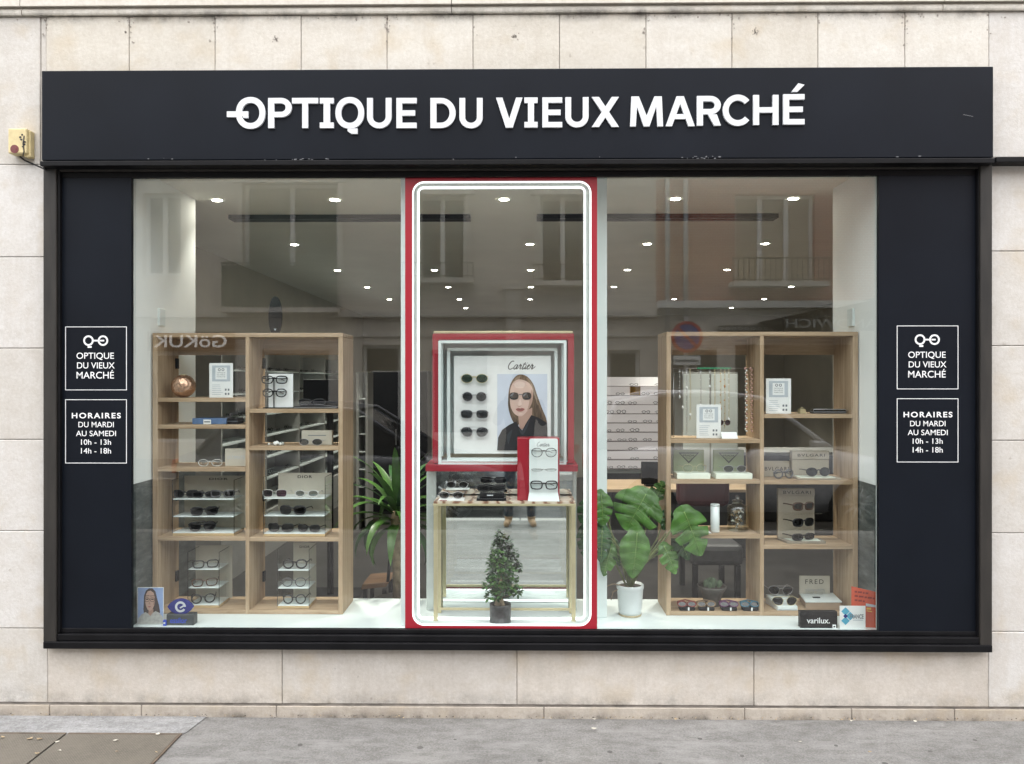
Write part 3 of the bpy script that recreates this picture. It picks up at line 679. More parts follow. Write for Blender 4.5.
# downlights
lens_m = emit('warm_lamp_lens', (1.0, 0.93, 0.80), 26.0)
rowsY = [(0.87, (-1.90, -1.16, -.10, .97, 1.70)), (2.40, (-1.88, .083, 1.056, 2.03)), (3.85, (-1.88, -.88, .11, 1.10, 2.12)), (5.24, (-1.86, -.87, .13, 1.14, 3.28)), (6.6, (-1.83, -.85, .14, 2.15, 3.40)), (7.85, (-1.83, -.85, 1.2, 3.3))]
rown = ['first', 'second', 'third', 'fourth', 'fifth', 'sixth']
ordn = ['leftmost', 'second', 'third', 'fourth', 'rightmost']
proto = None
for k, (yy, xs) in enumerate(rowsY):
    for j, xx in enumerate(xs):
        oj = 4 if j == len(xs) - 1 else j
        lab = f'round downlight, {ordn[oj]} in the {rown[k]} ceiling row behind the glass'
        if proto is None:
            proto = thing('ceiling_downlight', lab, 'ceiling light', (xx, yy, ZC), 'round downlights in the shop ceiling')
            g = MB(); g.mesh([(xx + r * math.cos(6.2832 * q / 20), yy + r * math.sin(6.2832 * q / 20), z) for r, z in ((.042, ZC - .001), (.040, ZC - .003), (.032, ZC - .003), (.030, ZC - .002)) for q in range(20)],
                             [(i * 20 + q, i * 20 + (q + 1) % 20, (i + 1) * 20 + (q + 1) % 20, (i + 1) * 20 + q) for i in range(3) for q in range(20)], white_lam); g.build('trim_ring', proto)
            g = MB(); g.disc(xx, yy, ZC - .003, .030, lens_m); g.build('lens', proto)
            ld = bpy.data.lights.new('lamp', 'SPOT'); ld.energy = 60.0; ld.spot_size = R_(80); ld.spot_blend = 1.0; ld.color = (1.0, 0.95, 0.85); ld.shadow_soft_size = .045
            lo = bpy.data.objects.new('lamp', ld); C.objects.link(lo); lo.parent = proto; lo.location = (0, 0, -.012)
        else:
            o = copy_tree(proto); o.location = (xx, yy, ZC); o['label'] = lab

_dim = [c for c in proto.children if c.type == 'LIGHT'][0]; _dim.data = _dim.data.copy(); _dim.data.energy = 8.0     # the lamps beside the cheeks burn low
_l = [o for o in C.objects if o.name.startswith('ceiling_downlight') and abs(o.location.x - 1.70) < .01][0]; [c for c in _l.children if c.type == 'LIGHT'][0].data = _dim.data
# ================================================================== SHELF UNITS
YS, SD = 0.295, 0.255
YSB = YS + SD
def shelf_unit(name_label, cols, px_boards, top_py, bot_py):
    """cols: px edges of uprights at the front [(l,r), (l,r), (l,r)]; px_boards: per column front-edge centre py"""
    xL = X(cols[0][0], YS); t = thing('shelf_unit', name_label, 'shelf unit', ((xL + X(cols[2][1], YS)) / 2, YS + SD / 2, ZP), 'oak shelf units in the window')
    zt = Z(top_py, YS); zb = ZP + 0.001
    ux = [(X(a, YS), X(b, YS)) for a, b in cols]
    th = 0.022
    for a, b in ux:
        g = MB(); g.box(a, b, YS, YSB, zb, zt - th - .0005, wood_v, .0015); g.build('upright', t)
    g = MB(); g.box(ux[0][0], ux[2][1], YS - .001, YSB, zt - th, zt, wood_h, .0015); g.build('top_board', t)
    for c in (0, 1):
        a, b = ux[c][1] + .0004, ux[c + 1][0] - .0004
        g = MB(); g.box(a, b, YS + .001, YSB, zb, zb + th, wood_h, .0015); g.build('bottom_board', t)
        for py in px_boards[c]:
            zc = Z(py, YS); g = MB(); g.box(a, b, YS + .001, YSB, zc - th / 2, zc + th / 2, wood_h, .0015); g.build('board', t)
        g = MB(); zr = Z(355, YSB); g.box(a, b, YSB - .018, YSB - .001, zr, zt - th - .0006, wood_h); g.build('rear_rail', t)
        for zz in (zr - .05, (zr + zb) / 2 - .1, zb + .15):
            g = MB(); g.box(a + .0003, a + .012, YSB - .05, YSB - .02, zz - .03, zz + .03, black_m, .003); g.build('fixing_plate', t)
    return t
def btop(py, Y=YS): return Z(py, YS) + 0.0115
shelf_unit('pale oak open shelf unit with a black oval plaque on its top', [(152.5, 157.5), (245.4, 249.2), (338.3, 342.8)], ([400, 427, 470, 539.5], [411, 448.5, 540]), 332.8, 613)
shelf_unit('pale oak open shelf unit beside the monstera and behind the hanging chains', [(666.5, 671), (760, 764), (853, 858)], ([441, 481.5, 536], [416, 482, 546.5]), 332, 613)
ZB = ZP + 0.0235

# ================================================================== SPECTACLES
LENS = {
    'dark': glassy('dark_lens', (0.02, 0.02, 0.022), 0.06), 'grey': glassy('grey_lens', (0.14, 0.14, 0.15), 0.06), 'violet': glassy('plum_lens', (0.12, 0.06, 0.09), 0.06),
    'smoke': glassy('smoke_lens', (0.30, 0.33, 0.33), 0.06), 'clear': glassy('clear_lens', (0.93, 0.95, 0.95), 0.08), 'green': glassy('green_lens', (0.10, 0.16, 0.12), 0.06)}
FRM = {'black': mat('black_acetate', (0.010, 0.010, 0.011), 0.25, var=0.1), 'brown': mat('brown_acetate', (0.07, 0.035, 0.02), 0.25, var=0.4, scale=60),
       'steel': mat('steel_wire', (0.45, 0.45, 0.46), 0.3, metal=0.9, var=0.05), 'gold': gold, 'grey': mat('grey_acetate', (0.10, 0.10, 0.105), 0.3, var=0.2), 'clear': mat('clear_acetate', (0.55, 0.55, 0.52), 0.2, var=0.05)}
def rim_shape(kind, sx):
    """outline of one lens, centre 0,0; sx = -1 left eye, +1 right eye"""
    n = 22; out = []
    W, Hh, p = {'round': (.023, .0215, 2.0), 'square': (.027, .019, 3.2), 'cat': (.027, .018, 2.6), 'aviator': (.027, .022, 2.3), 'panto': (.0245, .0205, 2.4), 'oval': (.025, .0165, 2.1), 'hex': (.026, .02, 2.0), 'slim': (.029, .015, 3.0)}[kind]
    for k in range(n):
        a = 2 * math.pi * k / n; c, s = math.cos(a), math.sin(a)
        x = W * math.copysign(abs(c) ** (2 / p), c); z = Hh * math.copysign(abs(s) ** (2 / p), s)
        if kind == 'cat' and z > 0: z += 0.007 * max(0, x * sx / W) ** 2
        if kind == 'aviator' and z < 0: x -= sx * (-0.004) * (z / Hh); 
        if kind == 'aviator' and z < 0: x *= 0.9
        if kind == 'panto' and z < 0: x *= 1 - 0.16 * (z / Hh) ** 2
        if kind == 'square' and z < 0: x *= 0.95
        out.append((x, z))
    return out, W, Hh
SPEC = {}
def specs_proto(kind, frame, lens, thick, folded=False):
    """parts at local coordinates: base bottom centre of the front; returns list of (name, MB)"""
    parts = []; fm = FRM[frame]; f = MB(); lenses = []
    sh, W, Hh = rim_shape(kind, 1); zc = Hh + thick + .001
    cx = W + 0.0085
    for sx in (-1, 1):
        sh, W, Hh = rim_shape(kind, sx)
        yb = lambda x: 0.004 * (abs(x) / 0.06) ** 2 * 1.5
        pts = [(sx * cx + x, yb(sx * cx + x), zc + z) for x, z in sh]
        f.tube(pts, thick, fm, 5, closed=True)
        g = MB(); g.face(pts, LENS[lens]); lenses.append(g)
    zt = zc + Hh * 0.35
    f.tube([(-cx + W - .001, 0, zt), (-.004, -.001, zt + .003), (.004, -.001, zt + .003), (cx - W + .001, 0, zt)], thick * 1.05, fm, 5)
    if kind == 'aviator': f.tube([(-cx + W * .3, 0, zc + Hh), (0, -.001, zc + Hh + .001), (cx - W * .3, 0, zc + Hh)], thick * .9, fm, 5)
    parts.append(('frame', f))
    for g in lenses: parts.append(('lens', g))
    ex = cx + W; zt = zc + Hh * 0.45
    for sx in (-1, 1):
        g = MB(); tt = max(.0013, thick * .75)
        if folded: pts = [(sx * ex, .004, zt), (sx * (ex + .002), .009, zt), (sx * (ex - .02), .013 + .003 * (sx > 0), zt - .002), (-sx * (ex - .035), .015 + .004 * (sx > 0), zt - .004), (-sx * (ex - .015), .016 + .004 * (sx > 0), zt - .012)]
        else: pts = [(sx * ex, .003, zt), (sx * (ex + .003), .009, zt), (sx * (ex + .002), .05, zt - .001), (sx * (ex - .001), .088, zt - .004), (sx * (ex - .004), .112, zt - .018)]
        g.tube(pts, [tt * 1.3, tt * 1.2, tt, tt, tt * .9], fm, 5); parts.append(('temple', g))
    return parts
SPROTO = {}
def specs(label, x, y, z, kind='panto', frame='black', lens='clear', thick=.0022, rz=0.0, scale=1.0, folded=False, group=None, sun=None, tilt=0.0):
    sun = lens not in ('clear',) if sun is None else sun
    thick *= 1.35 if thick > .0015 else 1.15
    key = (kind, frame, lens, round(thick, 5), folded); nm = 'sunglasses' if sun else 'eyeglasses'
    if key not in SPROTO:
        t = thing(nm, label, nm, (x, y, z), group)
        for n_, g in specs_proto(*key): g.build(n_, t, local=True)
        SPROTO[key] = t
    else:
        t = copy_tree(SPROTO[key]); t.name = nm
        t['label'] = label; t['category'] = nm
        if 'group' in t: del t['group']
        if group: t['group'] = group
    t.location = (x, y, z); t.rotation_euler = (tilt, 0, rz); t.scale = (scale * 1.09,) * 3
    WORLD[t.name] = Vector((x, y, z))
    return t

# ================================================================== CLEAR RISERS WITH SPECTACLES
def riser(label, px0, px1, py_top, py_base, tiers, Yf=0.315, word=None, wbox=None, dep=0.15, back=(0.0, 1.0), side=1, shelf_z=None, cat='display riser', mb_back=None):
    x0, x1 = X(px0, Yf), X(px1, Yf); zb = shelf_z if shelf_z is not None else Z(py_base, Yf)
    t = thing('display_riser', label, cat, ((x0 + x1) / 2, Yf + dep / 2, zb), 'clear tiered risers on the shelves')
    yb = Yf + dep; zt = Z(py_top, yb)
    g = MB(); g.box(x0, x1, Yf, yb, zb + .0005, zb + .014, oak_base, .001); g.build('base', t)
    bx0, bx1 = x0 + (x1 - x0) * back[0], x0 + (x1 - x0) * back[1]
    g = MB(); g.box(bx0, bx1, yb - .006, yb, zb + .0145, zt, mb_back or cream_card, .001)
    if word:
        ww = (bx1 - bx0); xm = bx0 + ww * wbox[0]; hw = ww * wbox[1] / 2
        text(g, word, xm - hw, xm + hw, zt - wbox[2] - wbox[3], zt - wbox[2], yb - .0066, ink, bold=0.022, spacing=1.15)
    g.build('back_panel', t)
    tz = []
    for k, py in enumerate(tiers):
        z1 = Z(py, Yf); 
        if k == len(tiers) - 1: z1 = zb + .0195
        g = MB(); g.box(x0 + .002, x1 - .002, Yf + .002, yb - .0065, z1 - .005, z1, white_lam, .001); g.build('tier', t); tz.append(z1 + .0003)
    for xx in ((x0 - .0005,) if side < 0 else (x0 - .0005, x1 + .0005)):
        g = MB(); g.face([(xx, Yf, zb + .014), (xx, yb, zb + .014), (xx, yb, zt - .004), (xx, Yf, zt - .004)], acrylic)
        e = .0012; g.box(xx - e, xx + e, Yf - e, Yf + e, zb + .014, zt - .004, LENS['smoke']); g.box(xx - e, xx + e, Yf, yb, zt - .006, zt - .004, LENS['smoke'])
        g.build('side_pane', t)
    return t, tz, Yf
zsh = btop(539.5)
t, tz, Yf = riser('clear riser of dark sunglasses on the shelf above the eye shaped stand', 172.5, 234, 476, 538, (499.5, 517, 534), word='DIOR', wbox=(.55, .3, .012, .012), shelf_z=zsh, back=(0.0, 1.05))
for px, fr, ln, kd in ((186, 'black', 'dark', 'cat'), (205, 'black', 'dark', 'slim'), (223, 'grey', 'dark', 'cat')):
    specs(f"dark {'slim' if kd == 'slim' else ('grey winged' if fr == 'grey' else 'black winged')} sunglasses in the packed top tier above the eye shaped stand", X(px, Yf + .04), Yf + .03, tz[0], kd, fr, ln, .003, .05, .93)
specs('black square sunglasses alone on the middle tier above the eye shaped stand', X(205, Yf + .03), Yf + .02, tz[1], 'square', 'black', 'dark', .003, .28)
specs('black aviator sunglasses alone on the bottom tier of the riser with three winged pairs', X(203, Yf + .03), Yf + .02, tz[2], 'aviator', 'black', 'dark', .0028, .28)
zsh = btop(540)
t, tz, Yf = riser('wide clear riser marked DIOR on the upright board, holding five sunglasses', 263.5, 325, 473, 537.5, (498.5, 516, 534), word='DIOR', wbox=(.5, .27, .014, .016), shelf_z=zsh, back=(.10, 1.0))
specs('plum lens oversized sunglasses on the top tier of the wide DIOR riser', X(275, Yf + .03), Yf + .02, tz[0], 'square', 'clear', 'violet', .0013, .0, .98)
specs('pale silver oval sunglasses on the top tier of the wide DIOR riser', X(307, Yf + .03), Yf + .02, tz[0], 'oval', 'clear', 'smoke', .002, .0)
specs('black square sunglasses alone on the middle tier of the wide DIOR riser', X(293, Yf + .03), Yf + .02, tz[1], 'square', 'black', 'dark', .0028, -.1, 1.05)
specs('larger black winged sunglasses on the bottom tier of the wide DIOR riser', X(281, Yf + .03), Yf + .02, tz[2], 'cat', 'black', 'dark', .0026, -.1, 1.02)
specs('smaller black winged sunglasses on the bottom tier of the wide DIOR riser', X(309, Yf + .03), Yf + .02, tz[2], 'cat', 'black', 'dark', .0026, -.15, .9)
t, tz, Yf = riser('narrow clear riser of eyeglasses on the bottom board behind the eye shaped stand', 188, 219, 546, 608.5, (570, 588.5, 606), Yf=.325, shelf_z=ZB, back=(-.12, 1.1))
specs('thick black square eyeglasses on the top tier of the riser behind the eye shaped stand', X(206, Yf + .02), Yf + .015, tz[0], 'square', 'black', 'clear', .0026, .3, .95)
specs('mottled brown square eyeglasses on the middle tier behind the eye shaped stand', X(205, Yf + .02), Yf + .015, tz[1], 'square', 'brown', 'clear', .0024, .3, .95)
specs('round black eyeglasses on the bottom tier behind the eye shaped stand', X(203.5, Yf + .02), Yf + .015, tz[2], 'round', 'black', 'clear', .0026, .3)
t, tz, Yf = riser('narrow clear riser of eyeglasses marked DIOR on the bottom board nearest the red frame', 277.5, 309, 543, 608.5, (570.5, 588.5, 605.5), Yf=.32, word='DIOR', wbox=(.5, .45, .016, .014), shelf_z=ZB, back=(.25, 1.0))
specs('heavy black panto eyeglasses on the top tier of the narrow DIOR riser', X(295, Yf + .02), Yf + .015, tz[0], 'panto', 'black', 'clear', .003, 0, 1.02)
specs('thin grey panto eyeglasses on the middle tier of the narrow DIOR riser', X(294, Yf + .02), Yf + .015, tz[1], 'panto', 'grey', 'clear', .0018, 0, 1.02)
specs('black round eyeglasses with blue sheen on the bottom tier of the narrow DIOR riser', X(294.5, Yf + .02), Yf + .015, tz[2], 'round', 'black', 'clear', .0024, 0, 1.02)

# ---- printed cards standing on the shelves
def shop_card(label, px0, px1, py0, pyb, Y, zsh):
    x0, x1 = X(px0, Y), X(px1, Y); zt = Z(py0, Y); t = thing('price_card', label, 'sign card', ((x0 + x1) / 2, Y, zsh), 'white printed cards on the shelves')
    g = MB(); g.box(x0, x1, Y, Y + .003, zsh + .0005, zt, white_card)
    g.box(x0 + (x1 - x0) * .3, x0 + (x1 - x0) * .7, Y + .003, Y + .04, zsh + .0005, zsh + .003, white_card); g.build('card', t)
    w_, h_ = x1 - x0, zt - zsh; yy = Y - .0006; g = MB()
    g.ring([(x0 + w_ * .12, zt - h_ * .53), (x1 - w_ * .12, zt - h_ * .53), (x1 - w_ * .12, zt - h_ * .07), (x0 + w_ * .12, zt - h_ * .07)],
           [(x0 + w_ * .26, zt - h_ * .47), (x1 - w_ * .26, zt - h_ * .47), (x1 - w_ * .26, zt - h_ * .13), (x0 + w_ * .26, zt - h_ * .13)], yy, Y - .0001, pale_print)
    for cx in (-.055, .055): g.ring(ell((x0 + x1) / 2 + cx * w_ * 1.4, zt - h_ * .19, w_ * .06, w_ * .06, 12), ell((x0 + x1) / 2 + cx * w_ * 1.4, zt - h_ * .19, w_ * .035, w_ * .035, 12), yy, Y - .0001, grey_print)
    for k, s in enumerate(('OPTIQUE', 'DU VIEUX', 'MARCHÉ')): text(g, s, x0 + w_ * .32, x1 - w_ * .32, zt - h_ * (.30 + .055 * k), zt - h_ * (.265 + .055 * k), yy, grey_print)
    for k in range(6): g.box(x0 + w_ * .12, x0 + w_ * random.uniform(.45, .58), yy, Y - .0001, zt - h_ * (.64 + .055 * k), zt - h_ * (.625 + .055 * k), pale_print)
    for k in range(4): g.box(x1 - w_ * (.34 - .12 * (k % 2)), x1 - w_ * (.27 - .12 * (k % 2)), yy, Y - .0001, zt - h_ * (.80 + .12 * (k // 2)), zt - h_ * (.74 + .12 * (k // 2)), grey_print)
    g.build('print', t)
shop_card('white printed price card standing next to the gold faceted ball', 209.3, 233, 363, 398, .335, btop(400))
shop_card('white printed price card standing beside the small gold block', 766, 791, 378.5, 414, .335, btop(416))
shop_card('white printed price card behind the hanging chains', 696.5, 721, 404.5, 440, .36, btop(441))

# ---- left unit, small things
t = thing('gold_ball', 'faceted rose gold ball ornament on the top shelf board', 'ornament', (X(183.5, .37), .37, btop(400)))
bm = bmesh.new(); bmesh.ops.create_icosphere(bm, subdivisions=3, radius=.0655)
rg = mat('rose_gold', (0.62, 0.40, 0.28), 0.22, metal=0.9, var=0.25, scale=60, bump=.6, bscale=60)
g = MB(); cx, cz = X(183.5, .37), btop(400) + .0635
g.mesh([(v.co.x + cx, v.co.y + .37, v.co.z + cz) for v in bm.verts], [[v.index for v in f.verts] for f in bm.faces], rg); bm.free(); g.build('shell', t)
g = MB(); g.lathe([(.016, 0), (.016, .004), (.012, .006)], cx, .37, gold, 16, z0=cz + .0605); g.build('cap', t)
bluem = mat('denim_blue_box', (0.09, 0.16, 0.30), 0.6, var=0.15, scale=40)
t = thing('blue_box', 'flat denim blue box with a small white label', 'box', (X(212, .33), .33, btop(427)))
g = MB(); g.box(X(192, .33), X(226, .33), .33, .45, btop(427) + .0005, Z(418.5, .33), bluem, .003); g.build('body', t)
g = MB(); g.box(X(203.5, .33), X(211, .33), .3285, .331, Z(424.3, .33), Z(419.8, .33), white_card); g.box(X(204.3, .33), X(210.2, .33), .328, .3284, Z(422.6, .33), Z(421.4, .33), grey_print); g.build('label', t)
t = thing('case', 'short black case at the end of the flat blue box', 'case', (X(232, .345), .345, btop(427)))
g = MB(); g.box(X(226.8, .345), X(237.5, .345), .345, .44, btop(427) + .0005, Z(418, .345), black_m, .004); g.build('body', t)
g = MB(); g.box(X(226.7, .345), X(237.6, .345), .3445, .4405, Z(421.6, .345), Z(421.2, .345), grey_print); g.build('seam', t)
t = thing('sign_block', 'blank looking cream block with faint lettering at the end of the third board', 'display block', (X(235.5, .36), .36, btop(470)))
g = MB(); g.box(X(225, .36), X(246, .36) - .002, .36, .40, btop(470) + .0005, Z(449, .36), cream_card, .0015); g.build('block', t)
g = MB(); text(g, 'ULTIMATE', X(227, .36), X(244.5, .36), Z(459.5, .36), Z(456, .36), .3594, pale_print); g.build('lettering', t)
specs('clear framed eyeglasses lying folded in front of the cream block', X(210, .33), .33, btop(470), 'oval', 'clear', 'clear', .0016, .1, 1.0, True)
# display card with two black eyeglasses
t = thing('display_card', 'white display panel with two black eyeglasses clipped to it', 'display panel', (X(279, .36), .36, btop(411)))
g = MB(); x0, x1 = X(268.5, .36), X(293, .36); g.box(x0, x1, .36, .366, btop(411) + .005, Z(373.8, .36), white_card, .001); 
for k in range(4): g.box(x0 + .05, x0 + .09, .3594, .36, Z(377 + 6 * k, .36), Z(376.4 + 6 * k, .36), pale_print)
g.build('panel', t)
g = MB(); g.box(X(263, .34), X(294, .34), .335, .375, btop(411) + .0005, btop(411) + .006, black_m); g.tube([(X(273.5, .345), .352, btop(411) + .004), (X(273.5, .345), .352, Z(377, .35))], .003, black_m, 8)
g.build('stand', t)
for py, kd, lab in ((381, 'square', 'black square eyeglasses clipped highest on the white display panel'), (394.5, 'panto', 'black rounded eyeglasses clipped lower on the white display panel')):
    specs(lab, X(274.5, .33), .33, Z(py, .33) - .018, kd, 'black', 'clear', .0024, .18, .98, True)
t = thing('tray', 'flat black tray under black sunglasses on the right hand column of the oak shelves', 'tray', (X(317, .33), .33, btop(411)))
g = MB(); g.box(X(294.5, .33), X(337.5, .33), .32, .46, btop(411) + .0005, btop(411) + .012, black_m, .002); g.build('base', t)
g = MB(); g.box(X(294.5, .33), X(337.5, .33), .3185, .3195, btop(411) + .003, btop(411) + .008, FRM['steel']); g.build('edge_strip', t)
specs('black wraparound sunglasses lying on the flat black tray', X(312, .37), .37, btop(411) + .0125, 'slim', 'black', 'dark', .003, 0, 1.0, True)
t = thing('sign_block', 'cream block behind the thin round sunglasses on the short middle board', 'display block', (X(318, .36), .36, btop(448.5)))
g = MB(); g.box(X(301.5, .37), X(332, .37), .37, .40, btop(448.5) + .0005, Z(430.5, .37), cream_card, .0015); g.build('block', t)
g = MB(); g.box(X(308, .37), X(326, .37), .3694, .37, Z(436, .37), Z(435.2, .37), grey_print); g.build('print', t)
specs('thin rimmed oval grey sunglasses in front of the cream block', X(310.5, .33), .33, btop(448.5), 'oval', 'steel', 'grey', .0009, 0, 1.0)
t = thing('crystal_heap', 'small heap of clear crystals on the short middle board', 'ornament', (X(278, .35), .35, btop(448.5)))
g = MB(); cm = glassy('crystal', (.85, .87, .86), .2)
for k in range(26):
    bm = bmesh.new(); bmesh.ops.create_icosphere(bm, subdivisions=1, radius=random.uniform(.006, .012))
    cx, cy_, cz = X(278, .35) + random.gauss(0, .022), .35 + random.gauss(0, .014), btop(448.5) + .008 + max(0, random.gauss(0, .004))
    g.mesh([(v.co.x + cx, v.co.y + cy_, v.co.z + cz) for v in bm.verts], [[v.index for v in f.verts] for f in bm.faces], white_card if k % 3 else cm); bm.free()
g.build('crystal', t)
# oval plaque on top
t = thing('oval_plaque', 'tall black oval plaque standing on top of the oak shelf unit', 'plaque', (X(275, .4), .4, Z(332.8, YS)))
za, zb_ = Z(332.8, YS) + .0005, Z(298.5, .4); g = MB(); cx = X(275.2, .4)
pts = [p for p in ell(cx, (za + zb_) / 2 + .0, .0375, (zb_ - za) / 2 + .014, 40, 2.05) if p[1] > za]
pts = sorted([p for p in pts if p[0] >= cx], key=lambda p: p[1]) + sorted([p for p in pts if p[0] < cx], key=lambda p: -p[1])
g.prism(pts, .398, .412, black_m); g.build('board', t)
g = MB(); g.prism([(cx - .007, za + .03), (cx, za + .018), (cx + .007, za + .03)], .3974, .398, pale_print); g.build('lettering', t)

# ---- bottom left corner by the glass
def portrait(g, x0, x1, z0, z1, y, hair, skin, coat, bgm, glasses, longhair=True, lips=None):
    """a flat printed head and shoulders: thin layers of ink on the card"""
    w_, h_ = x1 - x0, z1 - z0; P = lambda u, v: (x0 + w_ * u, z0 + h_ * v); e = .0003
    g.prism([P(0, 0), P(1, 0), P(1, 1), P(0, 1)], y - e, y, bgm)
    g.prism([P(.22, .40), P(.24, .30), P(.30, .26), P(.86, .26), P(.88, .34), P(.84, .52), P(.76, .72), P(.70, .90), P(.58, .985), P(.44, .985), P(.32, .92), P(.245, .78), P(.235, .6)], y - 2 * e, y - e, hair)
    g.prism([P(.40, .20), P(.60, .20), P(.62, .42), P(.44, .42)], y - 3 * e, y - 2 * e, skin[1])
    fc = [P(.30, .72), P(.30, .60), P(.325, .50), P(.38, .41), P(.45, .365), P(.53, .375), P(.605, .44), P(.655, .53), P(.68, .64), P(.675, .76), P(.62, .87), P(.50, .925), P(.40, .905), P(.33, .83)]
    g.prism(fc, y - 4 * e, y - 3 * e, skin[0])
    g.prism([P(.655, .53), P(.68, .64), P(.675, .76), P(.64, .82), P(.63, .66), P(.61, .52)], y - 4.5 * e, y - 4 * e, skin[1])
    g.prism([P(0, 0), P(1, 0), P(.99, .20), P(.86, .31), P(.70, .36), P(.58, .30), P(.50, .22), P(.40, .30), P(.30, .33), P(.14, .26), P(.02, .15)], y - 5 * e, y - 4.2 * e, coat)
    g.prism([P(.40, .475), P(.46, .455), P(.53, .475), P(.49, .50), P(.465, .495), P(.44, .50)], y - 5 * e, y - 4.6 * e, lips)
    g.prism([P(.425, .55), P(.47, .54), P(.505, .55), P(.48, .60), P(.455, .64), P(.445, .6)], y - 5 * e, y - 4.6 * e, skin[1])
    if glasses == 'dark':
        for u in (.345, .565): g.prism([P(u + a * 1.0, .685 + b) for a, b in ((-.095, -.03), (-.05, -.06), (.05, -.06), (.095, -.03), (.095, .035), (.05, .065), (-.05, .065), (-.095, .035))], y - 6 * e, y - 5 * e, ink)
        g.prism([P(.43, .69), P(.48, .69), P(.48, .705), P(.43, .705)], y - 5.6 * e, y - 5 * e, grey_print)
    else:
        for u in (.37, .58):
            g.prism([P(u + .06 * math.cos(a), .685 + .018 * math.sin(a)) for a in [k * .785 for k in range(8)]], y - 5.2 * e, y - 4.6 * e, hair)
            o = [P(u + .098 * math.cos(a), .675 + .062 * math.sin(a)) for a in [k * .3927 for k in range(16)]]; i = [P(u + .082 * math.cos(a), .675 + .05 * math.sin(a)) for a in [k * .3927 for k in range(16)]]
            g.ring(o, i, y - 6 * e, y - 5 * e, ink); g.prism([P(u - .09, .765), P(u + .09, .775), P(u + .09, .79), P(u - .09, .785)], y - 5.2 * e, y - 4.6 * e, hair)
        g.prism([P(.465, .68), P(.49, .68), P(.49, .695), P(.465, .695)], y - 5.6 * e, y - 5 * e, ink)
hair1, hair2 = mat('printed_dark_hair', (.05, .035, .032), .6, var=.5, scale=40, stretch=(3, 1, .4)), mat('printed_fair_hair', (.15, .10, .062), .6, var=.5, scale=60, stretch=(3, 1, .3))
sk1, sk2 = mat('printed_skin', (.50, .33, .26), .6, var=.06), mat('printed_skin_tone_two', (.36, .22, .17), .6, var=.06)
bl_bg = mat('printed_blue', (.26, .36, .60), .6, var=.15, scale=8); pale_bg = mat('printed_pale_blue', (.56, .62, .72), .6, var=.05, scale=8)
greycoat = mat('printed_grey_knit', (.38, .38, .36), .7, var=.2, scale=60); blackcoat = mat('printed_black_coat', (.014, .015, .018), .6, var=.3); lipm = mat('printed_lips', (.36, .13, .12), .6, var=.05)
Yc = .115
t = thing('portrait_card', 'blue portrait card of a long haired woman wearing glasses beside the eye shaped stand', 'photo card', (X(150, Yc), Yc, ZP))
x0, x1, z1 = X(137.5, Yc), X(163.5, Yc), Z(588.5, Yc); g = MB(); g.box(x0, x1, Yc, Yc + .004, ZP + .0005, z1, white_card); g.build('card', t)
g = MB(); portrait(g, x0 + .002, x1 - .002, ZP + .004, z1 - .002, Yc, hair1, (sk1, sk2), greycoat, bl_bg, 'clear', lips=lipm)
g.build('print', t)
g = MB(); g.box((x0 + x1) / 2 - .02, (x0 + x1) / 2 + .02, Yc + .004, Yc + .06, ZP + .0005, ZP + .004, white_card); g.build('easel_foot', t)
navyblue = mat('deep_blue_acrylic', (.012, .018, .18), .25, var=.08); t_b = mat('bright_blue_ink', (.02, .06, .45), .4, var=.05); darkg = mat('dark_grey_base', (.045, .052, .055), .4, var=.15); silver_ink = mat('silver_ink', (.55, .57, .60), .4, var=.05)
t = thing('eye_logo_stand', 'dark blue eye shaped logo stand on a dark block beside the portrait card', 'display stand', (X(180.5, .11), .11, ZP))
Ye = .11; x0, x1 = X(166.5, Ye), X(194, Ye); g = MB(); g.box(x0, x1, Ye - .005, Ye + .045, ZP + .0005, Z(615.3, Ye), darkg, .004)
text(g, 'essilor', X(170.5, Ye), X(187.5, Ye), Z(624, Ye), Z(618.5, Ye), Ye - .0056, t_b, bold=.02); g.build('block', t)
xa_, xb_ = X(167.5, Ye + .01), X(193.5, Ye + .01); cx = (xa_ + xb_) / 2; zc = Z(607.8, Ye + .01); hw = (xb_ - xa_) / 2; hh = .0415
g = MB(); up = [(cx + hw * (1 - 2 * k / 16), zc + hh * (1 - (1 - 2 * k / 16) ** 2) ** .8) for k in range(17)]; dn = [(cx - hw * (1 - 2 * k / 16), zc - hh * (1 - (1 - 2 * k / 16) ** 2) ** .8) for k in range(1, 16)]
g.prism(up + dn, Ye + .008, Ye + .02, navyblue); g.build('eye_shape', t)
g = MB(); o = [(cx + .001 + .029 * math.cos(R_(a)), zc + .029 * math.sin(R_(a))) for a in range(0, 331, 15)]; i = [(cx + .001 + .0175 * math.cos(R_(a)), zc + .0175 * math.sin(R_(a))) for a in range(0, 331, 15)]
for k in range(len(o) - 1): g.face([(p[0], Ye + .0073, p[1]) for p in (o[k], o[k + 1], i[k + 1], i[k])], silver_ink)
g.face([(cx - .004, Ye + .0071, zc - .004), (cx + .001, Ye + .0071, zc - .009), (cx + .03, Ye + .0071, zc + .008), (cx + .022, Ye + .0071, zc + .014)], silver_ink); g.build('letter_mark', t)
t = thing('cube_token', 'tiny bright blue cube between the portrait card and the eye shaped stand', 'cube', (X(164.3, .10), .10, ZP))
g = MB(); x = X(163.2, .10); g.box(x, x + .016, .095, .111, ZP + .0005, ZP + .03, t_b, .003); g.build('body', t); g = MB(); g.box(x + .003, x + .013, .0945, .0952, ZP + .012, ZP + .02, silver_ink); g.build('mark', t)

# ================================================================== RIGHT UNIT
zr1, zr2, zr3 = btop(441), btop(481.5), btop(536)
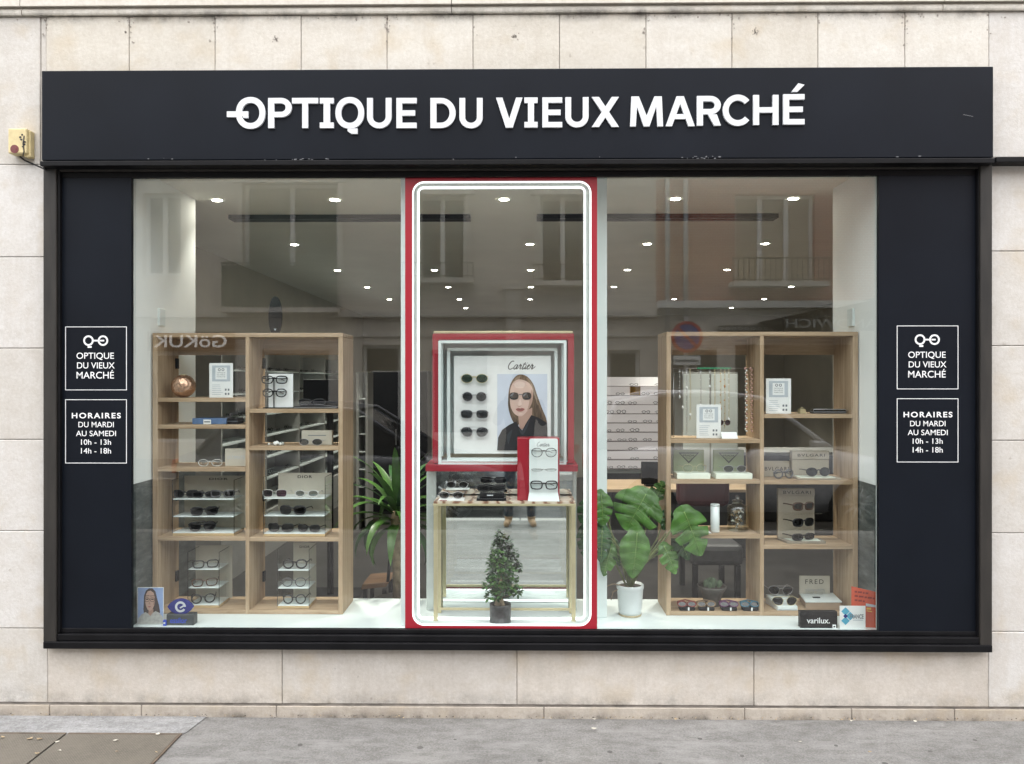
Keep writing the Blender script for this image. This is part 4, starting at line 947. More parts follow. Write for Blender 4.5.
# rack of spectacle chains
greenm = mat('green_plastic', (.03, .22, .10), .45, var=.1)
Yk = .40; t = thing('chain_rack', 'thin clear and green rack from which the spectacle chains hang', 'rack', (X(715, Yk), Yk, zr1)); zk = Z(368.5, Yk)
g = MB(); g.box(X(697, Yk), X(731, Yk), Yk - .004, Yk + .004, zk - .004, zk + .006, greenm, .002); g.build('bar', t)
g = MB(); g.tube([(X(672, Yk), Yk, zk + .001), (X(757, Yk), Yk, zk + .001)], .0016, FRM['steel'], 6)
for px in (673.5, 756): g.tube([(X(px, Yk), Yk, zk), (X(px, Yk), Yk, zr1 + .001)], .0018, FRM['steel'], 6)
g.build('wire_frame', t)
g = MB(); g.box(X(703, Yk), X(724, Yk), Yk - .03, Yk + .03, zr1 + .0005, zr1 + .007, greenm, .002); g.build('foot', t)
pearl = mat('pearl', (.78, .77, .74), .25, var=.05); pinkb = mat('rose_bead', (.55, .33, .28), .3, var=.2, scale=90); blackb = mat('black_bead', (.02, .02, .022), .3); amber = mat('amber_bead', (.45, .22, .05), .3, var=.2)
chains = [(679, 'steel', 'pearl', 400, 'white'), (682, 'steel', None, 433, 'bare silver'), (686, 'steel', 'pearl', 433, 'pearl'), (689.5, 'gold', None, 420, 'short bare gold'), (700, 'steel', 'white', 430, 'silver and white'), (709, 'steel', 'white', 428, 'white bead'), (714, 'gold', None, 432, 'bare gold'),
          (720, 'gold', 'amber', 435, 'amber bead'), (724, 'gold', 'amber', 428, 'double amber bead'), (728, 'gold', 'white', 425, 'gold and pearl')]
for k, (px, mm, bead, pyb, nm) in enumerate(chains):
    x = X(px, Yk); zb_ = Z(pyb, Yk)
    near = 'hanging at the upright' if px < 684 else ('hanging left of the price card' if px < 695 else ('hanging before the price card' if px < 722 else 'hanging right of the price card'))
    t = thing('spectacle_chain', f'thin {nm} spectacle chain {near}', 'chain', (x, Yk, zk), 'spectacle chains on the green rack')
    g = MB(); sw = .005
    g.tube([(x + sw * math.sin(3 * u) * .3, Yk - .007, zk - .002 + (zb_ - zk) * u) for u in [q / 8 for q in range(9)]], .0011, FRM[mm], 5)
    g.tube([(x + sw + sw * math.sin(3 * u) * .3, Yk - .005, zk - .002 + (zb_ - zk) * (u * .98)) for u in [q / 8 for q in range(9)]] , .0009, FRM[mm], 5); g.build('strand', t)
    g = MB(); bmx = {'pearl': pearl, 'white': white_card, 'amber': amber, None: FRM[mm]}[bead]
    nb = 9 if bead else 3
    for q in range(nb):
        zz = zk + (zb_ - zk) * (q + .7) / nb + random.uniform(-.006, .006); r = random.uniform(.0022, .0042) if bead else .0022
        g.lathe([(r * .3, -r), (r, -r * .3), (r, r * .3), (r * .3, r)], x, Yk - .007, bmx, 8, z0=zz)
    zz = zb_ + (zk - zb_) * (.1 + .3 * ((k * 7) % 3)); g.lathe([(.001, -.009), (.0055, -.003), (.005, .004), (.001, .01)], x + .002, Yk - .008, white_card if bead != 'amber' else amber, 8, z0=zz); g.build('bead', t)
for px, m1, nm in ((745.5, pearl, 'pale bead necklace hanging beside the shelf divider'), (750.8, pinkb, 'rose brown bead necklace hanging nearest the shelf divider')):
    x = X(px, Yk); t = thing('bead_chain', nm, 'bead chain', (x, Yk, zk), 'bead necklaces by the divider'); g = MB(); zb_ = Z(433, Yk); nn = 30
    g.tube([(x, Yk - .006, zk), (x, Yk - .006, zb_)], .0012, FRM['gold'], 5); g.build('strand', t); g = MB()
    for q in range(nn):
        zz = zk + (zb_ - zk) * q / nn; r = .0078 if q == 0 else (.0058 if q % 2 else .0044); g.lathe([(r * .35, -r), (r * .9, -r * .5), (r, 0), (r * .9, r * .5), (r * .35, r)], x + (.004 if q % 2 else -.003), Yk - .008, pinkb if (q % 3 == 0) else m1, 8, z0=zz)
    g.build('bead', t)
t = thing('note_card', 'small blank white note card leaning on the green rack foot', 'card', (X(730, .32), .32, zr1)); g = MB(); x0, x1 = X(722, .32), X(738, .32)
g.mesh([(x0, .32, zr1 + .0005), (x1, .32, zr1 + .0005), (x1 - .001, .345, Z(432.2, .32)), (x0 + .001, .345, Z(432.2, .32)), (x0, .323, zr1 + .0005), (x1, .323, zr1 + .0005), (x1 - .001, .348, Z(432.2, .32)), (x0 + .001, .348, Z(432.2, .32))], [(0, 1, 2, 3), (5, 4, 7, 6), (3, 2, 6, 7), (0, 4, 5, 1), (1, 5, 6, 2), (0, 3, 7, 4)], white_card); g.build('card', t)
g = MB(); g.box(x0 + .02, x1 - .02, .349, .37, zr1 + .0005, zr1 + .003, white_card); g.build('easel_foot', t)
specs('round brown sunglasses hanging on a gold chain above the note card', X(724, .38), .375, Z(425.5, .38), 'round', 'brown', 'violet', .002, .2, .62, True)
# boxes with an upside down triangle
prada_m = mat('sage_card', (.29, .34, .21), .65, var=.05); pale_tray = mat('mint_white_tray', (.74, .80, .70), .4, var=.02)
for a, b, ta, tb, nm, la, ln in ((673.5, 704, 677, 710.5, 'sage green display with a triangle logo holding thin wire eyeglasses', 'thin wire eyeglasses on the pale tray of the sage display nearest the upright', 'clear'), (713.5, 744, 716, 752.5, 'sage green display with a triangle logo holding oval sunglasses', 'oval dark sunglasses on the pale tray of the sage display', 'grey')):
    Yp = .43; t = thing('triangle_display', nm, 'display stand', (X((a + b) / 2, Yp), Yp, zr2), 'sage triangle logo displays'); x0, x1, z1 = X(a, Yp), X(b, Yp), Z(449.5, Yp)
    g = MB(); g.box(x0, x1, Yp, Yp + .015, zr2 + .0005, z1, prada_m, .0015); g.build('back_panel', t)
    g = MB(); xt0, xt1 = X(ta, .32), X(tb, .32); g.box(xt0, xt1, .318, Yp - .001, zr2 + .0005, Z(473.2, .32), pale_tray, .002); g.build('tray', t)
    g = MB(); cx = (x0 + x1) / 2; ww = (x1 - x0) * .34; zt = z1 - .016; zb_ = zt - ww * 1.05
    g.ring([(cx - ww, zt), (cx, zb_), (cx + ww, zt)], [(cx - ww + .011, zt - .0055), (cx, zb_ + .0105), (cx + ww - .011, zt - .0055)], Yp - .0008, Yp - .0001, ink)
    text(g, 'PRADA', cx - ww * .55, cx + ww * .55, zt - .022, zt - .011, Yp - .0008, ink, bold=.01); text(g, 'MILANO', cx - ww * .25, cx + ww * .25, zt - .034, zt - .028, Yp - .0008, ink); g.build('triangle_logo', t)
    specs(la, X((ta + tb) / 2 + 1, .36), .36, Z(473.2, .32) + .0005, 'oval' if ln == 'grey' else 'hex', 'steel' if ln == 'grey' else 'gold', ln, .0012 if ln == 'grey' else .0008, .12, 1.02, False, sun=(ln == 'grey'))
# jar, candle, small cards
t = thing('glass_jar', 'clear glass jar with a stopper and dried wood inside', 'jar', (X(737.5, .40), .40, zr3)); jx, jy = X(737.5, .40), .40
hj = Z(504, .40) - zr3
g = MB(); g.lathe([(.050, .001), (.056, .006), (.057, .05), (.057, hj - .02), (.052, hj - .006), (.030, hj), (.030, hj + .006), (.026, hj + .006)], jx, jy, bottle_glass, 28, z0=zr3); g.build('body', t)
g = MB(); g.lathe([(.024, .002), (.024, .012), (.030, .014), (.030, .018), (.012, .022), (.014, .034), (.010, .044), (.002, .048)], jx, jy, bottle_glass, 20, z0=zr3 + hj + .005); g.build('stopper', t)
drift = mat('dried_wood', (.36, .26, .15), .8, var=.4, scale=50); g = MB()
for k in range(34):
    a = random.random() * 6.28; r = random.random() * .036; zz = zr3 + .012 + random.random() * (hj - .05); b = random.random() * 6.28; l = random.uniform(.01, .022)
    g.tube([(jx + r * math.cos(a) - l * math.cos(b) * .6, jy + r * math.sin(a) - l * math.sin(b) * .6, zz), (jx + r * math.cos(a), jy + r * math.sin(a), zz + .008), (jx + r * math.cos(a) + l * math.cos(b) * .6, jy + r * math.sin(a) + l * math.sin(b) * .6, zz + .004)], [.003, .006, .002], drift if k % 3 else white_card, 6)
g.build('filling', t)
t = thing('white_canister', 'plain white cylinder canister next to the glass jar', 'canister', (X(715, .36), .36, zr3)); hc = Z(503.5, .36) - zr3
g = MB(); g.lathe([(.0235, .001), (.0245, .003), (.0245, hc - .012)], X(715, .36), .36, white_lam, 24, z0=zr3); g.build('body', t)
g = MB(); g.lathe([(.025, hc - .0115), (.025, hc - .002), (.023, hc)], X(715, .36), .36, white_lam, 24, z0=zr3); g.build('lid', t)
t = thing('paper_slip', 'white paper slip lying at the foot of the white canister', 'paper', (X(706, .32), .32, zr3)); g = MB(); x0 = X(702, .33)
g.mesh([(x0, .31, zr3 + .001), (x0 + .05, .312, zr3 + .003), (x0 + .045, .36, zr3 + .006), (x0 - .002, .355, zr3 + .002)], [(0, 1, 2, 3)], white_card); g.mesh([(x0 + .005, .318, zr3 + .0045), (x0 + .042, .32, zr3 + .0065), (x0 + .041, .322, zr3 + .0067), (x0 + .005, .32, zr3 + .0047)], [(0, 1, 2, 3)], grey_print); g.build('sheet', t)
# bottom board: cactus bowl and four coloured goggles-like cases
terr = mat('dark_stoneware', (.075, .068, .06), .6, var=.25, scale=30); cactm = mat('cactus_skin', (.09, .13, .075), .6, var=.3, scale=50); soil = mat('potting_soil', (.035, .025, .018), .95, var=.5, scale=80)
t = thing('cactus_bowl', 'dark footed bowl of small cacti on the bottom shelf board', 'potted plant', (X(712, .42), .42, ZB)); bx, by = X(712, .42), .42; zb_ = Z(584.5, .42)
g = MB(); hb = zb_ - ZB; g.lathe([(.050, .001), (.048, .02), (.052, hb * .45), (.060, hb * .6), (.080, hb * .92), (.083, hb), (.078, hb), (.074, hb - .008)], bx, by, terr, 28, z0=ZB); g.build('bowl', t)
g = MB(); g.disc(bx, by, zb_ - .007, .075, soil, 20, down=False); g.build('soil', t)
for k in range(9):
    a = k * 2.4; r = .052 * (k / 9) ** .5; hx = random.uniform(.032, .058); rr = random.uniform(.010, .016); g = MB(); cx, cy_ = bx + r * math.cos(a), by + r * math.sin(a) * .8
    n_ = 20; prof = [(rr * .8, 0), (rr, hx * .35), (rr * .92, hx * .7), (rr * .55, hx * .92), (rr * .1, hx)]
    i0 = len(g.v)
    vv = []; 
    for q, (r_, z_) in enumerate(prof):
        for j in range(n_): vv.append((cx + r_ * (1 + .16 * (j % 2)) * math.cos(6.2832 * j / n_), cy_ + r_ * (1 + .16 * (j % 2)) * math.sin(6.2832 * j / n_), zb_ - .008 + z_))
    g.mesh(vv, [(q * n_ + j, q * n_ + (j + 1) % n_, (q + 1) * n_ + (j + 1) % n_, (q + 1) * n_ + j) for q in range(len(prof) - 1) for j in range(n_)], cactm); g.build('cactus', t)
for px, nm, colr in ((687, 'red rimmed', (.16, .025, .02)), (706.5, 'tan rimmed', (.16, .10, .05)), (729, 'purple rimmed', (.07, .012, .06)), (750, 'teal', (.012, .085, .13))):
    fm = mat(nm.split()[0] + '_rubber', colr, .35, var=.1); lx = X(px, .315); t = thing('swim_goggles', f'{nm} swim goggles on a small black block on the bottom board', 'goggles', (lx, .33, ZB), 'coloured goggles on the bottom board')
    g = MB(); g.box(lx - .042, lx + .042, .302, .345, ZB + .0005, ZB + .022, black_m, .006); g.build('block', t)
    g = MB()
    for sx in (-1, 1):
        o = [(lx + sx * .026 + .024 * math.cos(a), .318 + .012 * math.sin(a) * .6, ZB + .034 + .013 * math.sin(a)) for a in [q * .5236 for q in range(12)]]; g.tube(o, .0042, fm, 6, closed=True)
    g.tube([(lx - .004, .314, ZB + .036), (lx + .004, .314, ZB + .036)], .004, fm, 6); g.build('rim', t)
    g = MB()
    for sx in (-1, 1): g.face([(lx + sx * .026 + .022 * math.cos(a), .317 + .007 * math.sin(a), ZB + .034 + .0115 * math.sin(a)) for a in [q * .5236 for q in range(12)]], LENS['dark'])
    g.build('lens', t)
    g = MB(); g.tube([(lx - .05, .318, ZB + .034), (lx - .046, .345, ZB + .04), (lx, .362, ZB + .044), (lx + .046, .345, ZB + .04), (lx + .05, .318, ZB + .034)], .0035, fm, 6); g.build('strap', t)
    g = MB(); g.box(lx + .002, lx + .010, .3005, .302, ZB + .002, ZB + .02, white_card); g.build('tag', t)
# right column, first board
z41 = btop(416)
t = thing('gold_block', 'small gold block beside the white price card', 'ornament', (X(803, .36), .36, z41)); g = MB(); x0 = X(799, .36); g.prism([(x0, z41 + .0005), (x0 + .038, z41 + .0005), (x0 + .031, z41 + .026), (x0 + .006, z41 + .026)], .35, .385, gold); g.build('body', t)
g = MB(); g.tube([(x0 + .012, .367, z41 + .025), (x0 + .014, .367, z41 + .033), (x0 + .024, .367, z41 + .033), (x0 + .026, .367, z41 + .025)], .0018, gold, 6); g.build('clasp', t)
t = thing('spectacle_case', 'clear and grey spectacle case lying beside the small gold block', 'spectacle case', (X(826, .36), .36, z41)); g = MB(); xa_, xb_ = X(811.5, .36), X(845, .36)
g.box(xa_, xb_, .335, .39, z41 + .0005, z41 + .014, FRM['grey'], .006); g.build('base', t); g = MB(); g.box(xa_ + .002, xb_ - .002, .336, .389, z41 + .0142, z41 + .024, LENS['smoke'], .005)
g.tube([(xa_ - .001, .334, z41 + .014), (xa_ + .003, .334, z41 + .024), (xb_ - .01, .334, z41 + .024), (xb_ + .001, .334, z41 + .014)], .0024, FRM['steel'], 6); g.build('lid', t)
# BVLGARI cards
z48 = btop(482); bvm = mat('beige_linen_card', (.40, .355, .28), .7, var=.06, scale=120); bvd = mat('taupe_card', (.27, .24, .19), .7, var=.05)
Yv = .45; t = thing('brand_block', 'low beige block lettered BVLGARI behind folded eyeglasses', 'display block', (X(776, Yv), Yv, z48)); g = MB(); x0, x1 = X(763.5, Yv), X(789.5, Yv); g.box(x0, x1, Yv, Yv + .03, z48 + .0005, Z(461, Yv), bvm, .0015); g.build('block', t)
g = MB(); text(g, 'BVLGARI', x0 + .007, x1 - .005, Z(470.3, Yv), Z(466.5, Yv), Yv - .0006, ink, bold=.012, spacing=1.2); g.build('lettering', t)
specs('thick mottled black eyeglasses folded before the low BVLGARI block', X(784, .35), .35, z48, 'round', 'grey', 'clear', .003, .25, .98, True)
Yv = .44; t = thing('brand_block', 'tall two tier beige block lettered BVLGARI behind dark sunglasses', 'display block', (X(811, Yv), Yv, z48)); x0, x1 = X(792, Yv), X(829, Yv)
g = MB(); g.box(x0, x1, Yv, Yv + .04, z48 + .0005, Z(459.2, Yv), bvm, .0015); g.build('block', t); g = MB(); g.box(x0, x1, Yv - .004, Yv + .04, Z(458.8, Yv), Z(450.8, Yv), bvm, .0015); text(g, 'BVLGARI', x0 + .03, x1 - .025, Z(456.2, Yv), Z(453.4, Yv), Yv - .0046, ink, bold=.012, spacing=1.2); g.build('header', t)
g = MB(); g.box(X(797, .34), X(840, .34), .325, Yv - .005, z48 + .0005, z48 + .008, bvm, .001); g.box(X(800, .34), X(835, .34), .33, Yv - .012, z48 + .0082, z48 + .011, pale_tray, .001); g.build('tray', t)
specs('black angular sunglasses on the cream tray of the tall BVLGARI block', X(818.5, .36), .36, z48 + .0115, 'hex', 'black', 'dark', .0026, .12, 1.0)
z54 = btop(546.5)
Yv = .42; t = thing('brand_stand', 'upright beige stand lettered BVLGARI with three sunglasses one over another', 'display stand', (X(798, Yv), Yv, z54)); x0, x1 = X(778, Yv), X(814.5, Yv); zt = Z(488, Yv); zh = Z(495, Yv)
g = MB(); g.box(x0, x1, Yv, Yv + .02, z54 + .0005, zh - .001, bvm, .0015); g.build('back_panel', t); g = MB(); g.box(x0, x1, Yv - .004, Yv + .02, zh, zt, bvm, .0015); text(g, 'BVLGARI', x0 + .028, x1 - .022, zh + .009, zt - .012, Yv - .0046, ink, bold=.012, spacing=1.2); g.build('header', t)
g = MB(); g.mesh([(x0 + .0, Yv - .002, z54 + .001), (X(787, .33), .33, z54 + .001), (X(826, .33), .33, z54 + .001), (x1 + .03, Yv - .002, z54 + .001), (x0 + .0, Yv - .002, z54 + .012), (X(787, .33), .33, z54 + .012), (X(826, .33), .33, z54 + .012), (x1 + .03, Yv - .002, z54 + .012)],
               [(0, 1, 2, 3), (7, 6, 5, 4), (0, 4, 5, 1), (1, 5, 6, 2), (2, 6, 7, 3), (3, 7, 4, 0)], bvd); g.mesh([(x0 + .025, Yv - .01, z54 + .0125), (X(792, .34), .34, z54 + .0125), (X(821, .34), .34, z54 + .0125), (x1 + .01, Yv - .01, z54 + .0125)], [(0, 1, 2, 3)], pale_tray); g.build('tray', t)
g = MB()
for py in (514, 530): g.tube([(X(784, Yv), Yv, Z(py, Yv)), (X(786, .36), .36, Z(py, .36)), (X(822, .36), .36, Z(py - 1, .36))], .0022, acrylic, 6)
g.build('clear_peg', t)
for py, kd, fr, lab in ((506.5, 'square', 'brown', 'brown square sunglasses highest on the upright BVLGARI stand'), (522.5, 'square', 'black', 'black square sunglasses halfway down the upright BVLGARI stand'), (536.3, 'slim', 'black', 'slim black sunglasses on the tray of the upright BVLGARI stand')):
    specs(lab, X(804, .35), .35, max(z54 + .013, Z(py, .35) - .021), kd, fr, 'grey' if fr == 'brown' else 'dark', .0032, .3, .95)
# FRED box, tray of aviators
greige = mat('greige_box_side', (.36, .27, .19), .6, var=.1, scale=20)
Yq = .335; t = thing('brand_box', 'white topped box with an upright card lettered FRED', 'display box', (X(820, Yq), Yq, ZB)); x0, x1 = X(806, Yq), X(841, Yq); zt = Z(600.3, Yq)
g = MB(); xb0, xb1 = X(799.5, .50), X(832, .50); yb_ = .50
g.mesh([(x0, Yq, ZB + .001), (x1, Yq, ZB + .001), (xb1, yb_, ZB + .001), (xb0, yb_, ZB + .001), (x0, Yq, zt - .006), (x1, Yq, zt - .006), (xb1, yb_, zt - .006), (xb0, yb_, zt - .006)], [(0, 3, 2, 1), (4, 5, 6, 7), (0, 1, 5, 4), (1, 2, 6, 5), (2, 3, 7, 6), (3, 0, 4, 7)], greige); g.build('body', t)
g = MB(); e = .004
g.mesh([(x0 - e, Yq - e, zt - .0058), (x1 + e, Yq - e, zt - .0058), (xb1 + e, yb_, zt - .0058), (xb0 - e, yb_, zt - .0058), (x0 - e, Yq - e, zt), (x1 + e, Yq - e, zt), (xb1 + e, yb_, zt), (xb0 - e, yb_, zt)], [(0, 3, 2, 1), (4, 5, 6, 7), (0, 1, 5, 4), (1, 2, 6, 5), (2, 3, 7, 6), (3, 0, 4, 7)], white_lam)
g.box(X(813, .40), X(820, .40), .395, .41, zt + .0003, zt + .004, black_m); g.build('lid', t)
Yw = .48; g = MB(); x0, x1 = X(799.5, Yw), X(830, Yw); g.box(x0, x1, Yw, Yw + .008, zt + .0005, Z(575, Yw), cream_card, .001); text(g, 'FRED', X(805.3, Yw), X(823.5, Yw), Z(583, Yw), Z(578.5, Yw), Yw - .0006, ink, bold=0, spacing=1.3); g.build('upright_card', t)
specs('thin gold rimless eyeglasses propped against the FRED card', X(815.5, .45), .45, zt + .004, 'oval', 'steel', 'clear', .0009, 0, .85, True)
t = thing('white_wedge', 'small white wedge tray under the aviator sunglasses', 'tray', (X(785, .33), .33, ZB)); g = MB(); x0, x1 = X(773, .33), X(796.5, .33)
g.mesh([(x0 + .02, .315, ZB + .001), (x1, .315, ZB + .001), (x1, .45, ZB + .001), (x0, .45, ZB + .001), (x0 + .02, .315, ZB + .022), (x1, .315, ZB + .022), (x1, .45, ZB + .05), (x0, .45, ZB + .05)], [(0, 3, 2, 1), (4, 5, 6, 7), (0, 1, 5, 4), (1, 2, 6, 5), (2, 3, 7, 6), (3, 0, 4, 7)], white_lam); g.build('body', t)
g = MB(); g.box(x0 + .024, x1 - .004, .3138, .3148, ZB + .004, ZB + .008, pale_print); g.build('edge_label', t)
specs('gold rimmed aviator sunglasses at the front of the small white wedge', X(785, .325), .325, ZB + .0225, 'aviator', 'gold', 'dark', .0011, 0, 1.0)
specs('steel rimmed aviator sunglasses stacked higher at the back of the small white wedge', X(781, .42), .42, ZB + .055, 'aviator', 'steel', 'dark', .0011, 0, 1.0)
# signs against the glass, bottom right
Yv = .10; t = thing('lens_brand_sign', 'black block sign lettered varilux on the white platform', 'sign', (X(819, Yv), Yv, ZP)); x0, x1 = X(800.3, Yv), X(837.5, Yv)
g = MB(); g.box(x0, x1, Yv, Yv + .03, ZP + .0005, Z(610.5, Yv), black_m, .002); g.build('block', t)
g = MB(); text(g, 'varilux.', X(806.8, Yv), X(829.8, Yv), Z(622.3, Yv), Z(616.6, Yv), Yv - .0006, white_vinyl, bold=.012); g.ring(rrect(X(832.6, Yv), X(836, Yv), Z(627, Yv), Z(623.5, Yv), .001), rrect(X(833.3, Yv), X(835.3, Yv), Z(626.3, Yv), Z(624.6, Yv), .001), Yv - .0006, Yv - .0001, white_vinyl); g.build('lettering', t)
Yv = .09; cyan = mat('cyan_print', (.06, .36, .52), .5, var=.05); t = thing('lozenge_sign', 'white card sign with blue lozenges leaning before the orange leaflet', 'sign', (X(852, Yv), Yv, ZP)); x0, x1 = X(839.8, Yv), X(865.5, Yv); zt = Z(604.8, Yv)
g = MB(); g.box(x0, x1, Yv, Yv + .003, ZP + .0005, zt, white_card); g.box((x0 + x1) / 2 - .02, (x0 + x1) / 2 + .02, Yv + .003, Yv + .02, ZP + .0005, ZP + .003, white_card); g.build('card', t)
g = MB(); yy = Yv - .0006; cx, cz = X(845.5, Yv), Z(615.3, Yv); q = .022
for dx, dz, m_ in ((0, .026, cyan), (.024, .002, cyan), (0, -.022, cyan), (0, .002, navyblue)):
    r = q if m_ is cyan else .012; g.prism([(cx + dx - r, cz + dz), (cx + dx, cz + dz - r), (cx + dx + r, cz + dz), (cx + dx, cz + dz + r)], yy - (.0003 if m_ is navyblue else 0), Yv - .0001, m_)
text(g, 'FRANCE', X(850, Yv), X(863.5, Yv), Z(617.5, Yv), Z(613, Yv), yy - .0004, grey_print, bold=.03); g.box(X(853, Yv), X(863, Yv), yy, Yv - .0001, Z(619.3, Yv), Z(618.5, Yv), pale_print); g.build('print', t)
orange = mat('orange_print', (.58, .085, .035), .5, var=.06, scale=6); yel = mat('yellow_print', (.75, .42, .08), .5, var=.05)
Yv = .125; t = thing('orange_leaflet', 'tall orange leaflet standing in the corner against the window cheek', 'leaflet', (X(865, Yv), Yv, ZP)); x0, x1 = X(851.5, Yv), X(878, Yv) - .004; z0_, z1_ = Z(585.3, Yv), Z(590.5, Yv)
g = MB(); g.mesh([(x0, Yv, ZP + .001), (x1, Yv - .02, ZP + .001), (x1, Yv - .02, z1_), (x0, Yv, z0_), (x0, Yv + .003, ZP + .001), (x1, Yv - .017, ZP + .001), (x1, Yv - .017, z1_), (x0, Yv + .003, z0_)], [(0, 1, 2, 3), (5, 4, 7, 6), (3, 2, 6, 7), (0, 4, 5, 1), (1, 5, 6, 2), (0, 3, 7, 4)], orange); g.build('card', t)
g = MB(); dred = mat('dark_red_print', (.24, .03, .02), .5)
M4 = Matrix.Translation((x0, Yv - .0012, 0)) @ Matrix.Rotation(-math.atan2(.02, x1 - x0), 4, 'Z') @ Matrix.Translation((-x0, -Yv, 0))
for k in range(3):
    u = .015
    for l in ((.012, .02, .009, .014), (.016, .024, .012, .02, .01), (.014, .018, .01))[k]:
        g.face([M4 @ Vector((x0 + u + p[0] * l, Yv, z0_ - .030 - .022 * k + p[1] - u * .1)) for p in ((0, 0), (1, 0), (1, .009), (0, .009))], dred); u += l + .004
M4 = Matrix.Translation((x0, Yv - .0012, 0)) @ Matrix.Rotation(-math.atan2(.02, x1 - x0), 4, 'Z') @ Matrix.Translation((-x0, -Yv, 0))
for pts, m_ in (([(.07, -.085), (.07, -.10), (.118, -.104), (.118, -.092)], pale_print), ([(.073, -.107), (.073, -.117), (.096, -.117), (.096, -.106)], yel), ([(.073, -.121), (.073, -.126), (.10, -.13), (.10, -.124)], yel)):
    g.face([M4 @ Vector((x0 + p[0], Yv, z0_ + p[1])) for p in pts], m_)
g.build('print', t)
# ================================================================== RED PORTAL AROUND THE CENTRE PANE
YR = 0.062
port = thing('red_portal', 'tall red window frame with two rounded lines of white light', 'display portal', (X(501, YR), YR, ZP))
rx0, rx1, rz0, rz1 = X(405.3, YR), X(597, YR), Z(630.8, YR), Z(175.5, YR)
ox0, ox1, oz0, oz1 = X(412, YR), X(591.5, YR), Z(626, YR), Z(181, YR)
rr = .062; n6 = 8
inn = rrect(ox0, ox1, oz0, oz1, rr, n6)
def rect_like(x0, x1, z0, z1, n=n6):
    """a plain rectangle with the same number of points as rrect"""
    out = []
    for cx, cz in ((x1, z0), (x1, z1), (x0, z1), (x0, z0)): out += [(cx, cz)] * (n + 1)
    return out
g = MB(); _f = [X(405.3, YG), X(597, YG), Z(630.8, YG), Z(176.3, YG)]; _i = rrect(X(412.3, YG), X(591.3, YG), Z(625.8, YG), Z(181.2, YG), .06, n6); g.ring(rect_like(*_f), _i, YG - .007, YG - .001, red); g.build('front_panel', port)
def inset(x0, x1, z0, z1, d, r): return rrect(x0 + d, x1 - d, z0 + d, z1 - d, max(r - d, .004), n6)
g = MB(); g.ring(inset(ox0, ox1, oz0, oz1, .0005, rr), inset(ox0, ox1, oz0, oz1, .0085, rr), YR - .014, YR + .006, led); g.build('light_line', port)
YR2 = YR + .15
ix0, ix1, iz0, iz1 = X(420, YR2), X(583.2, YR2), Z(617.2, YR2), Z(189, YR2)
A = inset(ox0, ox1, oz0, oz1, .0085, rr); B = rrect(ix0 - .012, ix1 + .012, iz0 - .012, iz1 + .012, .03, n6)
frost = mat('white_translucent_lining', (.70, .77, .76), .35, var=.03)
g = MB(); n = len(A)
g.mesh([(p[0], YR + .0062, p[1]) for p in A] + [(p[0], YR2, p[1]) for p in B], [(k, (k + 1) % n, n + (k + 1) % n, n + k) for k in range(n)], frost)
B2 = rrect(ix0 - .03, ix1 + .03, iz0 - .02, iz1 + .03, .05, n6); A2 = inset(ox0, ox1, oz0, oz1, .0165, rr)
g.ring(rrect(ix0 - .030, ix1 + .030, iz0 - .013, iz1 + .030, .04, n6), rrect(ix0 - .0118, ix1 + .0118, iz0 - .0118, iz1 + .0118, .03, n6), YR2 - .001, YR2 + .012, frost)
g.build('lining', port)
g = MB(); g.ring(rrect(ix0 - .0118, ix1 + .0118, iz0 - .0118, iz1 + .0118, .03, n6), rrect(ix0 - .0035, ix1 + .0035, iz0 - .0035, iz1 + .0035, .02, n6), YR2 - .003, YR2 + .0118, led); g.build('light_line', port)
g = MB(); g.box(X(403.2, .20), X(411, .20), .12, .20, ZP + .0005, ZC - .002, white_lam, .002); g.build('side_post', port); g = MB(); g.box(X(590, .28), X(606.5, .28), .255, .28, ZP + .0005, ZC - .002, white_lam, .002); g.build('side_post', port)

# ================================================================== CENTRE CONSOLE, MIRROR AND CABINET
marble = bpy.data.materials.new('veined_marble'); marble.use_nodes = True; _n = marble.node_tree; _L = _n.links; _b = _n.nodes['Principled BSDF']; _b.inputs['Roughness'].default_value = .2
_tc = _n.nodes.new('ShaderNodeTexCoord'); _w = _n.nodes.new('ShaderNodeTexWave'); _w.inputs['Scale'].default_value = 5; _w.inputs['Distortion'].default_value = 9; _w.inputs['Detail'].default_value = 5
_L.new(_tc.outputs['Object'], _w.inputs['Vector']); _L.new(ramp(_n, _L, _w.outputs['Fac'], [(.0, (.62, .54, .44)), (.6, (.56, .46, .35)), (.85, (.34, .20, .13)), (1.0, (.22, .12, .08))]), _b.inputs['Base Color'])
YT0, YT1 = .15, .345; zt = Z(501.5, YT0)
t = thing('console_table', 'slim brass console table with veined marble top in front of a mirror', 'table', (X(504, YT0), .24, ZP))
g = MB(); g.box(X(433.5, YT0), X(575.5, YT0), YT0, YT1, zt - .012, zt, marble, .001); g.build('top', t)
g = MB(); g.box(X(433, YT0), X(576, YT0), YT0 - .002, YT1 + .002, zt - .024, zt - .0122, gold, .001); g.build('apron', t)
for px in (435.6, 573.6):
    for yy in (YT0 + .006, YT1 - .012):
        x = X(px, YT0); g = MB(); g.box(x - .0105, x + .0105, yy - .0085, yy + .0085, ZP + .001, zt - .0243, gold, .001); g.build('leg', t)
g = MB(); zz = ZP + .07
g.box(X(438.1, YT0), X(571.2, YT0), YT0 + .0, YT0 + .012, zz, zz + .012, gold, .001); g.build('stretcher', t)
YM = .378
t = thing('mirror_pedestal', 'mirror clad pedestal carrying the red edged poster cabinet', 'pedestal', (X(501, YM), .45, ZP))
mx0, mx1 = X(426.5, YM), X(576.5, YM); zm1 = Z(470.5, YM)
edge_m = mat('pale_mirror_edge', (.52, .56, .53), .25, metal=.4, var=.05)
